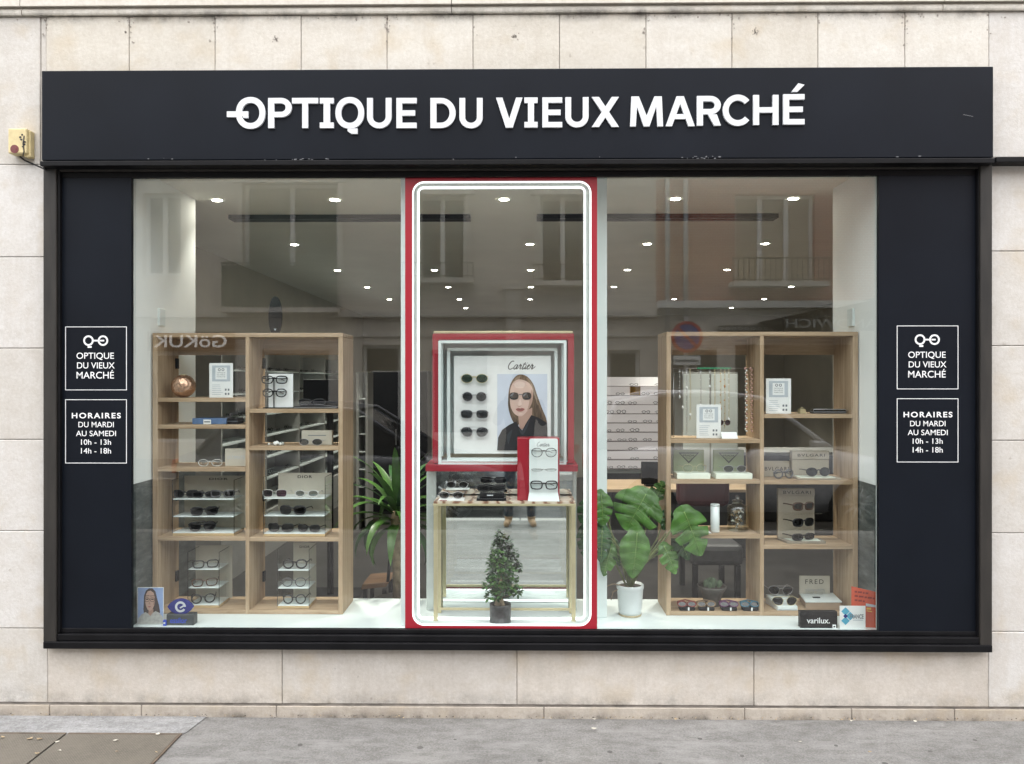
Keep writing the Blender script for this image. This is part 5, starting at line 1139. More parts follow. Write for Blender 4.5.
g = MB(); g.box(mx0 + .004, mx1 - .004, YM + .003, YM + .22, ZP + .0005, zm1 - .003, white_lam); g.build('core', t)
g = MB(); g.face([(mx0 + .056, YM, ZP + .002), (mx1 - .022, YM, ZP + .002), (mx1 - .022, YM, zm1 - .002), (mx0 + .056, YM, zm1 - .002)], mirror); g.build('mirror', t)
g = MB(); g.box(mx0, mx0 + .054, YM - .004, YM + .22, ZP + .001, zm1 - .002, edge_m, .002); g.box(mx1 - .021, mx1, YM - .004, YM + .22, ZP + .001, zm1 - .002, edge_m, .002); g.build('edge', t)
YB = .345
cab = thing('poster_cabinet', 'red edged illuminated cabinet with white nested frames around a sunglasses poster', 'display cabinet', (X(503, YB), .42, zm1))
g = MB(); g.box(X(425.5, YB - .015), X(578, YB - .015), YB - .016, YM + .21, zm1, Z(464.2, YB), red, .003); g.build('base_bar', cab)
cz0, cz1 = Z(463.3, YB), Z(333.5, YB); cx0, cx1 = X(432.5, YB), X(574, YB)
def fr(a, b, c, d, s_, y0, y1, m, name, par=cab, r=.008):
    x0, x1, z0, z1 = X(a, y0), X(c, y0), Z(d, y0), Z(b, y0); g = MB()
    g.ring(rrect(x0, x1, z0, z1, r, 4), rrect(x0 + s_, x1 - s_, z0 + s_, z1 - s_, max(.002, r - s_), 4), y0, y1, m); return g.build(name, par), (x0, x1, z0, z1)
g = MB(); s_ = .034; g.ring(rrect(cx0, cx1, cz0, cz1, .008, 4), rrect(cx0 + s_, cx1 - s_, cz0 + .008, cz1 - s_, .003, 4), YB, YB + .20, red); g.build('red_frame', cab)
g = MB(); g.box(cx0 + .036, cx1 - .036, YB + .001, YB + .19, cz0 + .0085, cz0 + .0125, white_lam); g.build('inner_floor', cab)
g = MB(); g.box(cx0 + .006, cx1 - .006, YB + .004, YB + .20, cz1 + .0006, cz1 + .014, gold, .002); g.build('brass_cap', cab)
fr(438.3, 340.3, 566.5, 465.5, .0155, YB - .012, YB + .03, white_lam, 'outer_frame')
fr(447, 347.8, 557.5, 461, .017, YB + .055, YB + .085, white_lam, 'inner_frame')
g = MB(); g.box(cx0 + .035, cx1 - .035, YB + .19, YB + .199, cz0 + .035, cz1 - .035, frost); g.build('back_wall', cab)
g = MB(); 
for x in (X(441.6, YB) , X(562.6, YB)): g.box(x - .002, x + .002, YB + .03, YB + .18, cz0 + .036, cz1 - .036, frost)
g.build('side_wall', cab)
Yp = YB + .075; px0, px1, pz0, pz1 = X(453.8, Yp), X(551, Yp), Z(453.8, Yp), Z(355.8, Yp)
g = MB(); g.box(px0, px1, Yp, Yp + .010, pz0, pz1, white_card, .002); post = g.build('poster_panel', cab)
def hooded_portrait(g, x0, x1, z0, z1, y):
    """flat print: fair long haired head turned slightly, oval dark sunglasses, black coat"""
    w_, h_ = x1 - x0, z1 - z0; e = .0003; lv = [0]
    fs_, sh_, hl_ = mat('printed_fair_skin', (.62, .45, .38), .6, var=.05), mat('printed_fair_skin_shade', (.44, .29, .23), .6, var=.05), mat('printed_fair_skin_light', (.72, .56, .49), .6, var=.03)
    hd_, hb_ = mat('printed_hair_dark', (.10, .068, .045), .6, var=.5, scale=60, stretch=(3, 1, .3)), mat('printed_hair_light', (.26, .185, .12), .6, var=.4, scale=60, stretch=(3, 1, .3))
    def L(pts, m):
        lv[0] += 1; g.prism([(x0 + w_ * u, z0 + h_ * v) for u, v in pts][::-1], y - e * lv[0], y - e * (lv[0] - 1) + .00005, m)
    def S(pts):      # smooth closed outline
        n = len(pts); out = []
        for i in range(n):
            p0, p1, p2, p3 = pts[i - 1], pts[i], pts[(i + 1) % n], pts[(i + 2) % n]
            for k in range(4):
                t = k / 4; out.append(tuple(.5 * (2 * p1[j] + (p2[j] - p0[j]) * t + (2 * p0[j] - 5 * p1[j] + 4 * p2[j] - p3[j]) * t * t + (3 * p1[j] - p0[j] - 3 * p2[j] + p3[j]) * t ** 3) for j in (0, 1)))
        return out
    L([(0, 0), (0, 1), (1, 1), (1, 0)], pale_bg)
    L(S([(.22, .70), (.26, .86), (.36, .965), (.47, .995), (.60, .965), (.72, .87), (.80, .72), (.89, .56), (.985, .40), (.97, .30), (.70, .34), (.40, .34), (.30, .42), (.235, .54)]), hair2)
    L(S([(.24, .70), (.25, .60), (.30, .47), (.42, .38), (.42, .33), (.33, .36), (.245, .49), (.215, .62)]), hd_)
    L(S([(.70, .80), (.74, .66), (.72, .50), (.80, .40), (.93, .36), (.84, .56), (.78, .72)]), hd_)
    L(S([(.60, .955), (.70, .86), (.76, .74), (.82, .60), (.79, .62), (.72, .76), (.64, .88)]), hb_); L(S([(.30, .88), (.38, .955), (.47, .985), (.44, .93), (.36, .88)]), hb_)
    L([(.42, .46), (.70, .56), (.69, .44), (.50, .27), (.44, .30)], sh_)
    L(S([(.255, .74), (.255, .64), (.275, .56), (.33, .49), (.40, .455), (.47, .445), (.54, .47), (.63, .54), (.69, .62), (.715, .72), (.70, .82), (.62, .89), (.50, .925), (.40, .925), (.31, .88), (.265, .81)]), fs_)
    L(S([(.60, .52), (.68, .60), (.712, .72), (.69, .80), (.655, .70), (.63, .60)]), sh_); L(S([(.34, .87), (.44, .905), (.55, .88), (.52, .82), (.38, .82)]), hl_); L(S([(.44, .66), (.47, .665), (.49, .60), (.455, .585), (.42, .60)]), hl_)
    L(S([(.385, .592), (.43, .580), (.49, .590), (.455, .572), (.42, .572)]), sh_)
    L(S([(.37, .538), (.42, .556), (.455, .550), (.50, .556), (.55, .538), (.50, .512), (.44, .508), (.40, .518)]), lipm); L(S([(.385, .538), (.46, .533), (.535, .538), (.46, .541)]), hd_)
    L(S([(.42, .475), (.47, .468), (.52, .478), (.47, .488)]), hl_)
    for u in (.335, .59): L(S([(u - .092, .715), (u - .07, .75), (u, .76), (u + .07, .75), (u + .092, .715), (u + .07, .675), (u, .663), (u - .07, .675)]), ink)
    L([(.43, .725), (.43, .737), (.50, .737), (.50, .725)], grey_print)
    for u in (.30, .555): L(S([(u - .04, .72), (u, .745), (u + .03, .745), (u - .02, .705)]), grey_print)
    L([(0, 0), (.02, .17), (.10, .27), (.24, .335), (.38, .378), (.42, .32), (.50, .26), (.58, .36), (.68, .462), (.82, .43), (.99, .36), (1, .30), (1, 0)], blackcoat)
    L(S([(.42, .31), (.50, .25), (.60, .36), (.66, .43), (.60, .30), (.50, .20)]), mat('printed_coat_edge', (.035, .04, .048), .6)); L(S([(.20, .20), (.30, .27), (.27, .18), (.22, .08)]), mat('printed_coat_edge', (.035, .04, .048), .6))
ph0, ph1, pv0, pv1 = X(497.2, Yp), X(547.3, Yp), Z(450.3, Yp), Z(374, Yp)
g = MB(); hooded_portrait(g, ph0, ph1, pv0, pv1, Yp); g.build('photo_print', post)
g = MB()
def script_word(g, x0, x1, z0, z1, y, m, th=1.0):
    """handwritten word, drawn stroke by stroke: C a r t i e r"""
    S = [[(.155, .90), (.13, 1.0), (.07, .93), (.02, .62), (.02, .3), (.07, .06), (.14, .06), (.21, .22)],
         [(.335, .50), (.28, .56), (.235, .36), (.235, .14), (.265, .04), (.305, .16), (.345, .54), (.33, .2), (.345, .05), (.385, .18)],
         [(.385, .18), (.42, .56), (.435, .62), (.44, .48), (.475, .5), (.455, .2), (.47, .05), (.51, .14)],
         [(.585, .86), (.545, .3), (.545, .08), (.575, .05), (.62, .22)], [(.525, .62), (.64, .64)],
         [(.655, .54), (.64, .2), (.65, .05), (.69, .18)], [(.668, .76), (.672, .80)],
         [(.70, .26), (.745, .38), (.765, .5), (.745, .56), (.715, .42), (.715, .14), (.745, .04), (.81, .16)],
         [(.81, .16), (.845, .56), (.86, .62), (.865, .48), (.905, .5), (.885, .2), (.90, .05), (.96, .24), (1.0, .36)]]
    w_, h_ = x1 - x0, z1 - z0
    for q, st in enumerate(S):
        sh = .16
        P = [Vector((x0 + w_ * (u * .9 + v * sh * .6), y, z0 + h_ * v)) for u, v in st]
        out = []
        for i in range(len(P) - 1):      # smooth the stroke
            p0, p1, p2, p3 = P[max(i - 1, 0)], P[i], P[i + 1], P[min(i + 2, len(P) - 1)]
            for k in range(4):
                s_ = k / 4; out.append(.5 * ((2 * p1) + (-p0 + p2) * s_ + (2 * p0 - 5 * p1 + 4 * p2 - p3) * s_ ** 2 + (-p0 + 3 * p1 - 3 * p2 + p3) * s_ ** 3))
        out.append(P[-1])
        g.tube(out, [h_ * .035 * th * (1 + .55 * math.sin(3.14 * k / max(1, len(out) - 1))) for k in range(len(out))], m, 4)
script_word(g, X(507, Yp), X(537.5, Yp), Z(369.5, Yp), Z(361, Yp), Yp - .0008, ink); g.build('script_lettering', post)
for py, kd, fr_, ln, lab in ((379.5, 'hex', 'gold', 'green', 'green tinted sunglasses topmost in the column on the lit poster'), (398, 'round', 'steel', 'grey', 'rounded grey blue sunglasses second down the column on the lit poster'), (415, 'square', 'steel', 'grey', 'rimless grey gradient sunglasses third down the column on the lit poster'), (433.5, 'aviator', 'steel', 'grey', 'aviator sunglasses lowest in the column on the lit poster')):
    specs(lab, X(474.3, Yp - .02), Yp - .021, Z(py, Yp - .02) - .022, kd, fr_, ln, .0011, -.08, 1.14, True)
# small red and white stand on the table
Ys = .165; t = thing('eyeglass_stand', 'red backed white stand holding three black eyeglasses on the marble table', 'display stand', (X(543, Ys), Ys, zt))
g = MB(); g.box(X(517.3, Ys + .03), X(529, Ys + .03), Ys + .02, Ys + .14, zt + .0005, Z(438, Ys + .03), red, .003); g.box(X(529, Ys + .03) - .002, X(559.5, Ys + .02), Ys + .014, Ys + .13, zt + .0005, Z(438, Ys + .02), red, .003); g.build('red_case', t)
x0, x1 = X(528.6, Ys), X(558.6, Ys); g = MB(); g.prism(rrect(x0 + .0035, x1 - .0035, zt + .0005, Z(438.7, Ys), .01, 4), Ys + .004, Ys + .0135, white_lam)
g.mesh([(x0 - .004, Ys - .012, zt + .0008), (x1 + .004, Ys - .012, zt + .0008), (x1 - .003, Ys + .004, zt + .045), (x0 + .003, Ys + .004, zt + .045), (x0 - .004, Ys + .01, zt + .0008), (x1 + .004, Ys + .01, zt + .0008)], [(0, 1, 2, 3), (0, 3, 4), (1, 5, 2), (0, 4, 5, 1), (3, 2, 5, 4)], white_lam); g.build('white_face', t)
g = MB(); script_word(g, X(536.5, Ys), X(551, Ys), Z(446.5, Ys), Z(442, Ys), Ys + .0032, grey_print, .8); g.build('script_lettering', t)
for py, kd, fr_, th, fo, lab in ((454, 'panto', 'black', .0014, True, 'thin black eyeglasses highest on the small white stand'), (468, 'oval', 'brown', .0010, True, 'almost flat seen brown wire eyeglasses halfway down the small white stand'), (486.5, 'square', 'black', .0022, True, 'bold black eyeglasses lowest on the small white stand')):
    o = specs(lab, X(544, Ys - .01), Ys - .013, Z(py, Ys - .01) - .018, kd, fr_, 'clear', th, 0, 1.03, fo)
    if kd == 'oval': o.scale = (1.1, 1.1, .45)
# small things on the table top
t = thing('tray', 'low white tray with a pinkish edge under silver eyeglasses on the marble table', 'tray', (X(452, .17), .2, zt)); g = MB(); g.box(X(438.5, .165), X(464, .165), .160, .24, zt + .0005, zt + .007, white_card, .001); g.build('base', t)
g = MB(); g.box(X(439.5, .165), X(447, .165), .1592, .1598, zt + .002, zt + .0055, lipm); g.build('edge_label', t)
specs('dark lensed steel sunglasses on the low white tray of the marble table', X(451, .18), .18, zt + .0075, 'oval', 'steel', 'grey', .0012, 0, 1.0)
t = thing('black_stand', 'glossy black stepped stand on the marble table under folded sunglasses', 'display block', (X(491, .18), .2, zt)); g = MB(); g.box(X(476.5, .17), X(506, .17), .162, .27, zt + .0005, zt + .014, FRM['black'], .002); g.build('base', t)
g = MB(); g.box(X(479.5, .18), X(504, .18), .185, .265, zt + .0142, zt + .040, FRM['black'], .002); g.build('step', t); g = MB(); g.box(X(487, .18), X(493, .18), .1842, .1848, zt + .024, zt + .03, silver_ink); g.build('plate', t)
specs('black sunglasses lying folded on the glossy black stand of the marble table', X(491, .20), .21, zt + .0405, 'slim', 'black', 'dark', .0022, 0, 1.0, True)

# ================================================================== PLANTS
leafm = mat('glossy_green_leaf', (.055, .140, .022), .38, var=.40, scale=14); leafd = mat('deep_green_leaf', (.024, .080, .020), .38, var=.4, scale=12); leafy = mat('leaf_midrib', (.16, .26, .07), .5, var=.1); stemm = mat('green_stem', (.17, .20, .08), .6, var=.25, scale=30)
bark = mat('grey_bark', (.18, .135, .09), .85, var=.35, scale=25, bump=.4); barkl = mat('pale_bark', (.33, .26, .17), .85, var=.35, scale=25, bump=.4)
t = thing('bonsai_tree', 'small bushy green ficus in a dark marbled pot under the marble table', 'potted plant', (X(500.5, .125), .125, ZP)); cx, cy_ = X(500.3, .125), .125
potm = mat('black_marbled_pot', (.035, .035, .036), .4, var=.9, scale=30)
zpt = Z(603.5, .125); hp = zpt - ZP; g = MB(); g.lathe([(.052, .001), (.055, .004), (.056, hp - .004), (.0555, hp), (.050, hp), (.048, hp - .01)], cx, cy_, potm, 28, z0=ZP); g.build('pot', t)
g = MB(); g.disc(cx, cy_, zpt - .009, .0475, soil, 20, down=False); g.build('soil', t)
g = MB(); g.tube([(cx - .012, cy_, zpt - .01), (cx - .010, cy_, zpt + .012), (cx + .004, cy_ + .004, zpt + .05), (cx - .004, cy_, zpt + .10), (cx + .006, cy_, zpt + .13), (cx, cy_, zpt + .17)], [.016, .017, .012, .009, .006, .003], barkl, 8)
g.tube([(cx + .014, cy_ - .01, zpt - .008), (cx + .008, cy_ - .004, zpt + .02), (cx + .002, cy_, zpt + .05)], [.012, .009, .006], barkl, 7); g.tube([(cx - .024, cy_ - .008, zpt - .008), (cx - .015, cy_, zpt + .018), (cx - .003, cy_, zpt + .04)], [.009, .008, .006], barkl, 7)
zt_p = Z(553, .125); Hc = zt_p - zpt
CL = [(497.5, 547, 7.5, 8), (503, 557, 10, 8), (494, 563, 8, 8), (509, 566, 9, 7), (500, 574, 12, 9), (489, 582, 8, 7), (512, 581, 10, 8), (503, 588, 13, 9), (518, 590, 6, 5), (493, 593, 8, 6)]
CL = [(500.5 + (px - 500.5) * .9, 601 - (601 - py) * .80, rx * .84, rz * .84) for px, py, rx, rz in CL]
for px, py, rx, rz in CL:
    c_ = Vector((X(px, .125), .125 + random.uniform(-.04, .04), Z(py, .125))); g.tube([(cx + .002, cy_, c_.z - .05 if c_.z - .05 > zpt + .03 else zpt + .03), c_ - Vector((0, 0, .008))], [.0032, .0014], bark, 5)
g.build('trunk', t)
g = MB()
def leaf(g, p, d, l, w, m, droop=.25):
    d = d.normalized(); sd = d.cross(Vector((0, 0, 1))); sd = sd.normalized() if sd.length > .01 else Vector((1, 0, 0)); n_ = sd.cross(d)
    pts = [p, p + d * l * .35 + sd * w + n_ * l * .04, p + d * l * .7 + sd * w * .8 - n_ * l * droop * .3, p + d * l - n_ * l * droop, p + d * l * .7 - sd * w * .8 - n_ * l * droop * .3, p + d * l * .35 - sd * w + n_ * l * .04]
    mid = p + d * l * .5 - n_ * l * (.06 + droop * .15)
    g.mesh(pts + [mid], [(6, 0, 1), (6, 1, 2), (6, 2, 3), (6, 3, 4), (6, 4, 5), (6, 5, 0)], m)
lf2 = mat('young_green_leaf', (.075, .16, .045), .4, var=.3, scale=20)
for px, py, rx, rz in CL:
    c_ = Vector((X(px, .125), .125 + random.uniform(-.02, .02), Z(py, .125))); sx_, sz_ = rx / 191, rz / 191
    for q in range(int(30 + rx * 6)):
        a, b_ = random.random() * 6.2832, math.asin(random.uniform(-.8, 1)); rr_ = random.uniform(.55, 1.05)
        d = Vector((math.cos(a) * math.cos(b_), math.sin(a) * math.cos(b_), math.sin(b_))); p = c_ + Vector((d.x * sx_, d.y * sx_ * .85, d.z * sz_)) * rr_
        leaf(g, p, d * .8 + Vector((random.gauss(0, .45), random.gauss(0, .45), random.gauss(.15, .35))), random.uniform(.017, .028), random.uniform(.0075, .0115), random.choice((leafd, leafd, leafm, lf2, lf2)))
g.build('foliage', t)

# monstera in a white pot
t = thing('monstera_plant', 'large monstera with split leaves in a white metal pot', 'potted plant', (X(630, .31), .31, ZP)); cx, cy_ = X(630, .31), .31
metalw = mat('white_enamel_pot', (.62, .66, .66), .3, var=.08, scale=6); sandm = mat('sand_base', (.46, .38, .24), .7, var=.2, scale=60)
zpt = Z(583.5, .31); hp = zpt - ZP; g = MB(); g.lathe([(.062, .012), (.063, .03), (.071, hp - .03), (.072, hp - .026), (.0745, hp - .02), (.0745, hp - .002), (.072, hp), (.069, hp), (.066, hp - .014)], cx, cy_, metalw, 32, z0=ZP); g.build('pot', t)
g = MB(); g.lathe([(.060, .001), (.062, .002), (.0625, .0118)], cx, cy_, sandm, 32, z0=ZP); g.build('saucer', t)
g = MB(); g.disc(cx, cy_, zpt - .013, .066, soil, 20, down=False); g.build('soil', t)
def monstera_leaf(g, base, tip, W, nrm, m, cuts=5, seed=0, droop=.12):
    rnd = random.Random(seed); base, tip = Vector(base), Vector(tip); d = tip - base; Ln = d.length; d.normalize(); nrm = Vector(nrm); sd = nrm.cross(d).normalized(); nrm = d.cross(sd).normalized()
    if nrm.y > 0: nrm = -nrm
    N = 40
    def prof(s): return W * 1.04 * max(0, math.sin(math.pi * (min(1, max(0, s) * .955 + .045)) ** .60)) ** .78
    for sg in (-1, 1):
        ph = rnd.random() * .5; vv = []
        for k in range(N + 1):
            s_ = -.16 + 1.16 * k / N; sb = max(0, s_)
            w_ = (prof(s_) if s_ >= 0 else prof(0) * max(0, 1 - (s_ / .16) ** 2) ** .5) if s_ < .985 else 0
            if cuts:
                f_ = (s_ * cuts + ph) % 1.0
                if .16 < s_ < .84 and f_ > .80: w_ *= .46
            c = base + d * Ln * sb - nrm * Ln * droop * sb ** 2
            sweep = .10 + .22 * s_
            for q, fr_ in enumerate((0, .38, .72, 1.0)):
                p = c + sd * sg * w_ * fr_ + d * (Ln * (min(s_, 0) if s_ < 0 else 0) * (.3 + .7 * fr_ if q else 0) + w_ * fr_ * (sweep if s_ >= 0 else 0))
                p = p + nrm * (w_ * .16 * fr_ - w_ * .36 * fr_ ** 2.2) + nrm * .004 * math.sin(s_ * 26 + ph) * fr_
                vv.append(p)
        g.mesh(vv, [((k) * 4 + q, k * 4 + q + 1, (k + 1) * 4 + q + 1, (k + 1) * 4 + q) for k in range(N) for q in range(3)], m, True)
    for k in range(1, 7):
        s0 = .06 + .12 * k
        for sg in (-1, 1):
            L_ = []
            for q in (0, .4, .8):
                w1 = prof(s0 + .04 * q) * q * .9; pp = base + d * Ln * s0 - nrm * Ln * droop * s0 ** 2 + sd * sg * w1 + d * (w1 * (.10 + .22 * s0) * 1.15)
                L_.append(pp + nrm * (w1 * .16 - w1 * .36 * q ** 1.2 + .0016))
            g.tube(L_, [.0011, .0009, .0004], leafy, 3)
    rp = [base + d * Ln * k / 10 - nrm * Ln * droop * (k / 10) ** 2 + nrm * .0016 for k in range(10)]
    g.tube(rp, [.0030 * (1 - k / 12) for k in range(10)], leafy, 4)
def PX(px, py, Y): return Vector((X(px, Y), Y, Z(py, Y, px)))
ML = [((646, 494), (626, 530), .135, .28, leafm, 4), ((601, 494), (604, 526), .062, .245, leafm, 4), ((684, 512), (703, 556), .100, .24, leafm, 4), ((637, 533), (634, 579), .082, .22, leafm, 0), ((602, 527), (602, 563), .055, .24, leafd, 3), ((673, 545), (671, 571), .040, .34, leafd, 0),
      ((589, 500), (584, 528), .055, .44, leafd, 3), ((583, 530), (588, 562), .042, .46, leafd, 3), ((668, 510), (664, 530), .035, .36, leafd, 2), ((684, 508), (680, 525), .03, .30, leafm, 0), ((612, 540), (620, 566), .04, .38, leafd, 2),
      ((676, 532), (690, 560), .05, .34, leafd, 3), ((664, 546), (677, 574), .052, .27, leafm, 3), ((611, 548), (603, 576), .045, .26, leafm, 2), ((655, 500), (664, 482), .05, .36, leafm, 3)]
sm2 = MB()
for k, (b, e, W, Y, m, cu) in enumerate(ML):
    g = MB(); B_, E_ = PX(*b, Y), PX(*e, Y - .05); monstera_leaf(g, B_, E_, W, (random.uniform(-.3, .3), -1, .45), m, cu, k); g.build('leaf', t)
    r0 = Vector((cx + random.uniform(-.02, .02), cy_ + random.uniform(-.02, .02), zpt - .012)); md = r0.lerp(B_, .55) + Vector((random.uniform(-.03, .03), .02, .02))
    sm2.tube([r0, r0.lerp(md, .5) + Vector((0, 0, .02)), md, B_.lerp(md, .3), B_], [.0055, .005, .0045, .004, .003], stemm, 6)
sm2.tube([(cx - .01, cy_ - .02, zpt - .01), PX(613, 584, .28), PX(600, 589, .27), PX(592, 592, .28)], [.004, .0035, .003, .002], bark, 5); sm2.tube([(cx - .02, cy_, zpt - .01), PX(613, 592, .28), PX(611, 600, .27)], [.003, .003, .002], bark, 5)
sm2.build('stem', t)

# yucca-like floor plant behind the left pane
Yd = .85; t = thing('dracaena_plant', 'tall strap leaved floor plant between the oak shelf and the red frame', 'potted plant', (X(397, Yd), Yd, .02)); cx = X(397, Yd)
g = MB(); g.lathe([(.12, .002), (.15, .02), (.17, .32), (.165, .33), (.15, .33), (.145, .30)], cx, Yd, terr, 24, z0=.02); g.build('pot', t); g = MB(); g.disc(cx, Yd, .32, .146, soil, 20, down=False); g.build('soil', t)
zc_ = Z(520, Yd); g = MB(); g.tube([(cx + .02, Yd, .30), (cx + .012, Yd, .6), (cx - .004, Yd, .85), (cx, Yd, zc_ + .05)], [.045, .04, .036, .028], barkl, 10); g.build('trunk', t)
g = MB()
for k in range(44):
    a = k * 2.39996; u = k / 44; up = 1.25 - 1.35 * u + random.uniform(-.12, .12); L_ = random.uniform(.38, .54); d = Vector((math.cos(a), math.sin(a) * .8, 0)); p0 = Vector((cx, Yd, zc_ + .07 - .12 * u)); prev = []; w_ = random.uniform(.022, .034)
    sdv = Vector((-math.sin(a), math.cos(a), 0)); vv = []
    for q in range(9):
        s_ = q / 8; el = up - 1.45 * s_ ** 1.5 * (.5 + u)
        p0 = p0 + (d * math.cos(el) + Vector((0, 0, 1)) * math.sin(el)) * (L_ / 9); ww = w_ * min(1, .5 + s_ * 2) * (1 - s_ ** 3) + .0006
        vv += [p0 - sdv * ww, p0 - Vector((0, 0, ww * .3)), p0 + sdv * ww]
    g.mesh(vv, [(q * 3 + e, q * 3 + e + 1, (q + 1) * 3 + e + 1, (q + 1) * 3 + e) for q in range(8) for e in range(2)], random.choice((leafm, leafd, leafm)), True)
g.build('foliage', t)

# ================================================================== FURNITURE DEEPER IN THE SHOP
dkwood = mat('brown_stool_wood', (.17, .095, .05), .5, var=.2, scale=6, stretch=(1, 6, 1)); unit_m = mat('pale_grey_unit', (.36, .36, .34), .5, var=.05); dkunit = mat('charcoal_unit', (.05, .05, .052), .5, var=.2)
Yw = 1.55; t = thing('wooden_stool', 'low brown wooden stool on the shop floor behind the left pane', 'stool', (X(376, Yw), Yw, .02)); x0, x1 = X(361, Yw), X(386, Yw); z1 = Z(583, Yw)
g = MB(); g.prism([(x0, z1 - .05), (x1, z1 - .03), (x1 + .02, z1), (x0 + .01, z1 - .015)], Yw, Yw + .3, dkwood); g.build('seat', t)
for xx in (x0 + .01, x1 - .03):
    for yy in (Yw + .01, Yw + .26): g = MB(); g.box(xx, xx + .03, yy, yy + .03, .021, z1 - .052, black_m, .003); g.build('leg', t)
g = MB(); g.tube([(x1 + .01, Yw + .02, z1 + .001), (x1 + .02, Yw + .06, z1 + .18)], .012, black_m, 8); g.build('handle', t)
# wall unit along the left wall, with rows of spectacles
def wall_specs(label, x0, y0, x1, y1, zs_, per, group, depth_v, kinds=2):
    """rows of small dark spectacles standing on shelves between two plan points"""
    pr = None; cnt = 0
    dv = Vector((x1 - x0, y1 - y0, 0)); ang = math.atan2(dv.y, dv.x)
    for r, z in enumerate(zs_):
        for k in range(per):
            p = Vector((x0, y0, 0)).lerp(Vector((x1, y1, 0)), (k + .5) / per)
            if pr is not None and random.random() < .28: continue
            p.x += random.uniform(-.02, .02) * math.cos(ang); p.y += random.uniform(-.02, .02) * math.sin(ang)
            if pr is None:
                g = MB(); f = FRM['black']
                for sx in (-1, 1):
                    sh, W, Hh = rim_shape('panto', sx); g.tube([(sx * .034 + x, 0, .024 + zz) for x, zz in sh[::2]], .0028, f, 4, closed=True); g.face([(sx * .034 + x, .001, .024 + zz) for x, zz in sh[::2]], LENS['clear'])
                    g.tube([(sx * .06, 0, .03), (sx * .058, .10, .02)], .0026, f, 4)
                g.tube([(-.012, 0, .03), (.012, 0, .03)], .003, f, 4)
                pr = solo(g, 'eyeglasses', label, 'eyeglasses', (0, 0, 0), group); o = pr
            else:
                o = pr.copy(); C.objects.link(o)
            o.location = (p.x, p.y, z + .001); o.rotation_euler = (0, 0, ang + random.uniform(-.08, .08)); q_ = random.uniform(.88, 1.1); o.scale = (q_, 1, q_ * random.uniform(.7, 1.05))
YU0, YU1 = 2.3, 6.6; xw = RX0 + .30
lit = None
t = thing('wall_unit', 'long display wall of white shelves receding behind the oak shelf unit with the oval plaque', 'display shelving', (RX0 + .15, 4.4, .02))
g = MB(); g.box(RX0 + .002, RX0 + .03, YU0, YU1, .021, 2.0, unit_m); g.build('back_panel', t)
g = MB()
for k in range(5): yy = YU0 + (YU1 - YU0) * k / 4; g.box(RX0 + .031, xw, yy - .012, yy + .012, .021, 2.0, unit_m)
g.build('upright', t)
zsw = [.55 + .21 * k for k in range(7)]
for z in zsw: g = MB(); g.box(RX0 + .032, xw - .004, YU0 + .013, YU1 - .013, z - .012, z, white_lam); g.build('shelf', t)
g = MB(); g.box(RX0 + .032, xw + .002, YU0 + .013, YU1 - .013, .022, .45, unit_m); g.build('drawer_block', t)
wall_specs('tiny dark eyeglasses in a row on the receding white display wall', RX0 + .19, YU1 - .05, RX0 + .19, YU0 + .05, zsw[:], 16, 'eyeglasses on the receding display wall', 0)
# pale display wall at the back, between red frame and right hand shelf unit
Yb_ = 6.9; bx0, bx1 = X(600, Yb_), X(668, Yb_); bz0, bz1 = Z(469, Yb_), Z(377, Yb_)
t = thing('back_display', 'pale bright display wall of eyeglass rows at the back between red frame and monstera', 'display shelving', ((bx0 + bx1) / 2, Yb_, .02))
pinkish = emit('rose_panel_added_glow', (1.0, .90, .86), 0.13)  # glow added to brighten the panel; the ceiling lamps leave it dim
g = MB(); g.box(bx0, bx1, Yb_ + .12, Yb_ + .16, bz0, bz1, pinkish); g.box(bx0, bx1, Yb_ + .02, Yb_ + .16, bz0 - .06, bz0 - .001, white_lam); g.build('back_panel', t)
zr_ = [bz0 + (bz1 - bz0) * (k + .02) / 10 for k in range(10)]
for z in zr_: g = MB(); g.box(bx0, bx1, Yb_, Yb_ + .119, z - .008, z, mat('pink_grey_edge', (.30, .27, .26), .5)); g.build('shelf', t)
g = MB(); g.box(bx0 + .05, bx1 - .05, Yb_ + .02, Yb_ + .15, .021, bz0 - .061, dkunit); g.build('plinth', t)
g = MB(); g.box(X(631, Yb_), X(641, Yb_), Yb_ + .05, Yb_ + .119, zr_[8] + .001, zr_[9] - .01, yel); g.build('yellow_card', t)
wall_specs('tiny dark eyeglasses in a row on the pale bright display wall at the back', bx0 + .03, Yb_ + .03, bx1 - .03, Yb_ + .03, zr_, 5, 'eyeglasses on the back display wall', 0)
# desk, screen, door, cabinets at the back
Yd_ = 3.3; t = thing('oak_desk', 'oak fronted desk behind the monstera', 'desk', (X(640, Yd_), Yd_ + .4, .02)); g = MB(); g.box(X(607, Yd_), X(760, Yd_), Yd_, Yd_ + .7, Z(489, Yd_) - .03, Z(489, Yd_), wood_h, .004); g.build('top', t); g = MB(); g.box(X(612, Yd_), X(755, Yd_), Yd_ + .05, Yd_ + .08, .021, Z(489, Yd_) - .031, dkunit); g.build('front_panel', t)
t = thing('desk_monitor', 'black monitor standing on the oak desk edge behind the monstera', 'monitor', (X(653, Yd_), Yd_ + .2, Z(489, Yd_))); zd = Z(489, Yd_); g = MB(); g.box(X(645, Yd_), X(662, Yd_), Yd_ + .2, Yd_ + .24, zd + .02, Z(464, Yd_), black_m, .006); g.build('screen', t); g = MB(); g.box(X(649, Yd_), X(658, Yd_), Yd_ + .16, Yd_ + .30, zd + .0005, zd + .019, black_m, .003); g.build('foot', t)
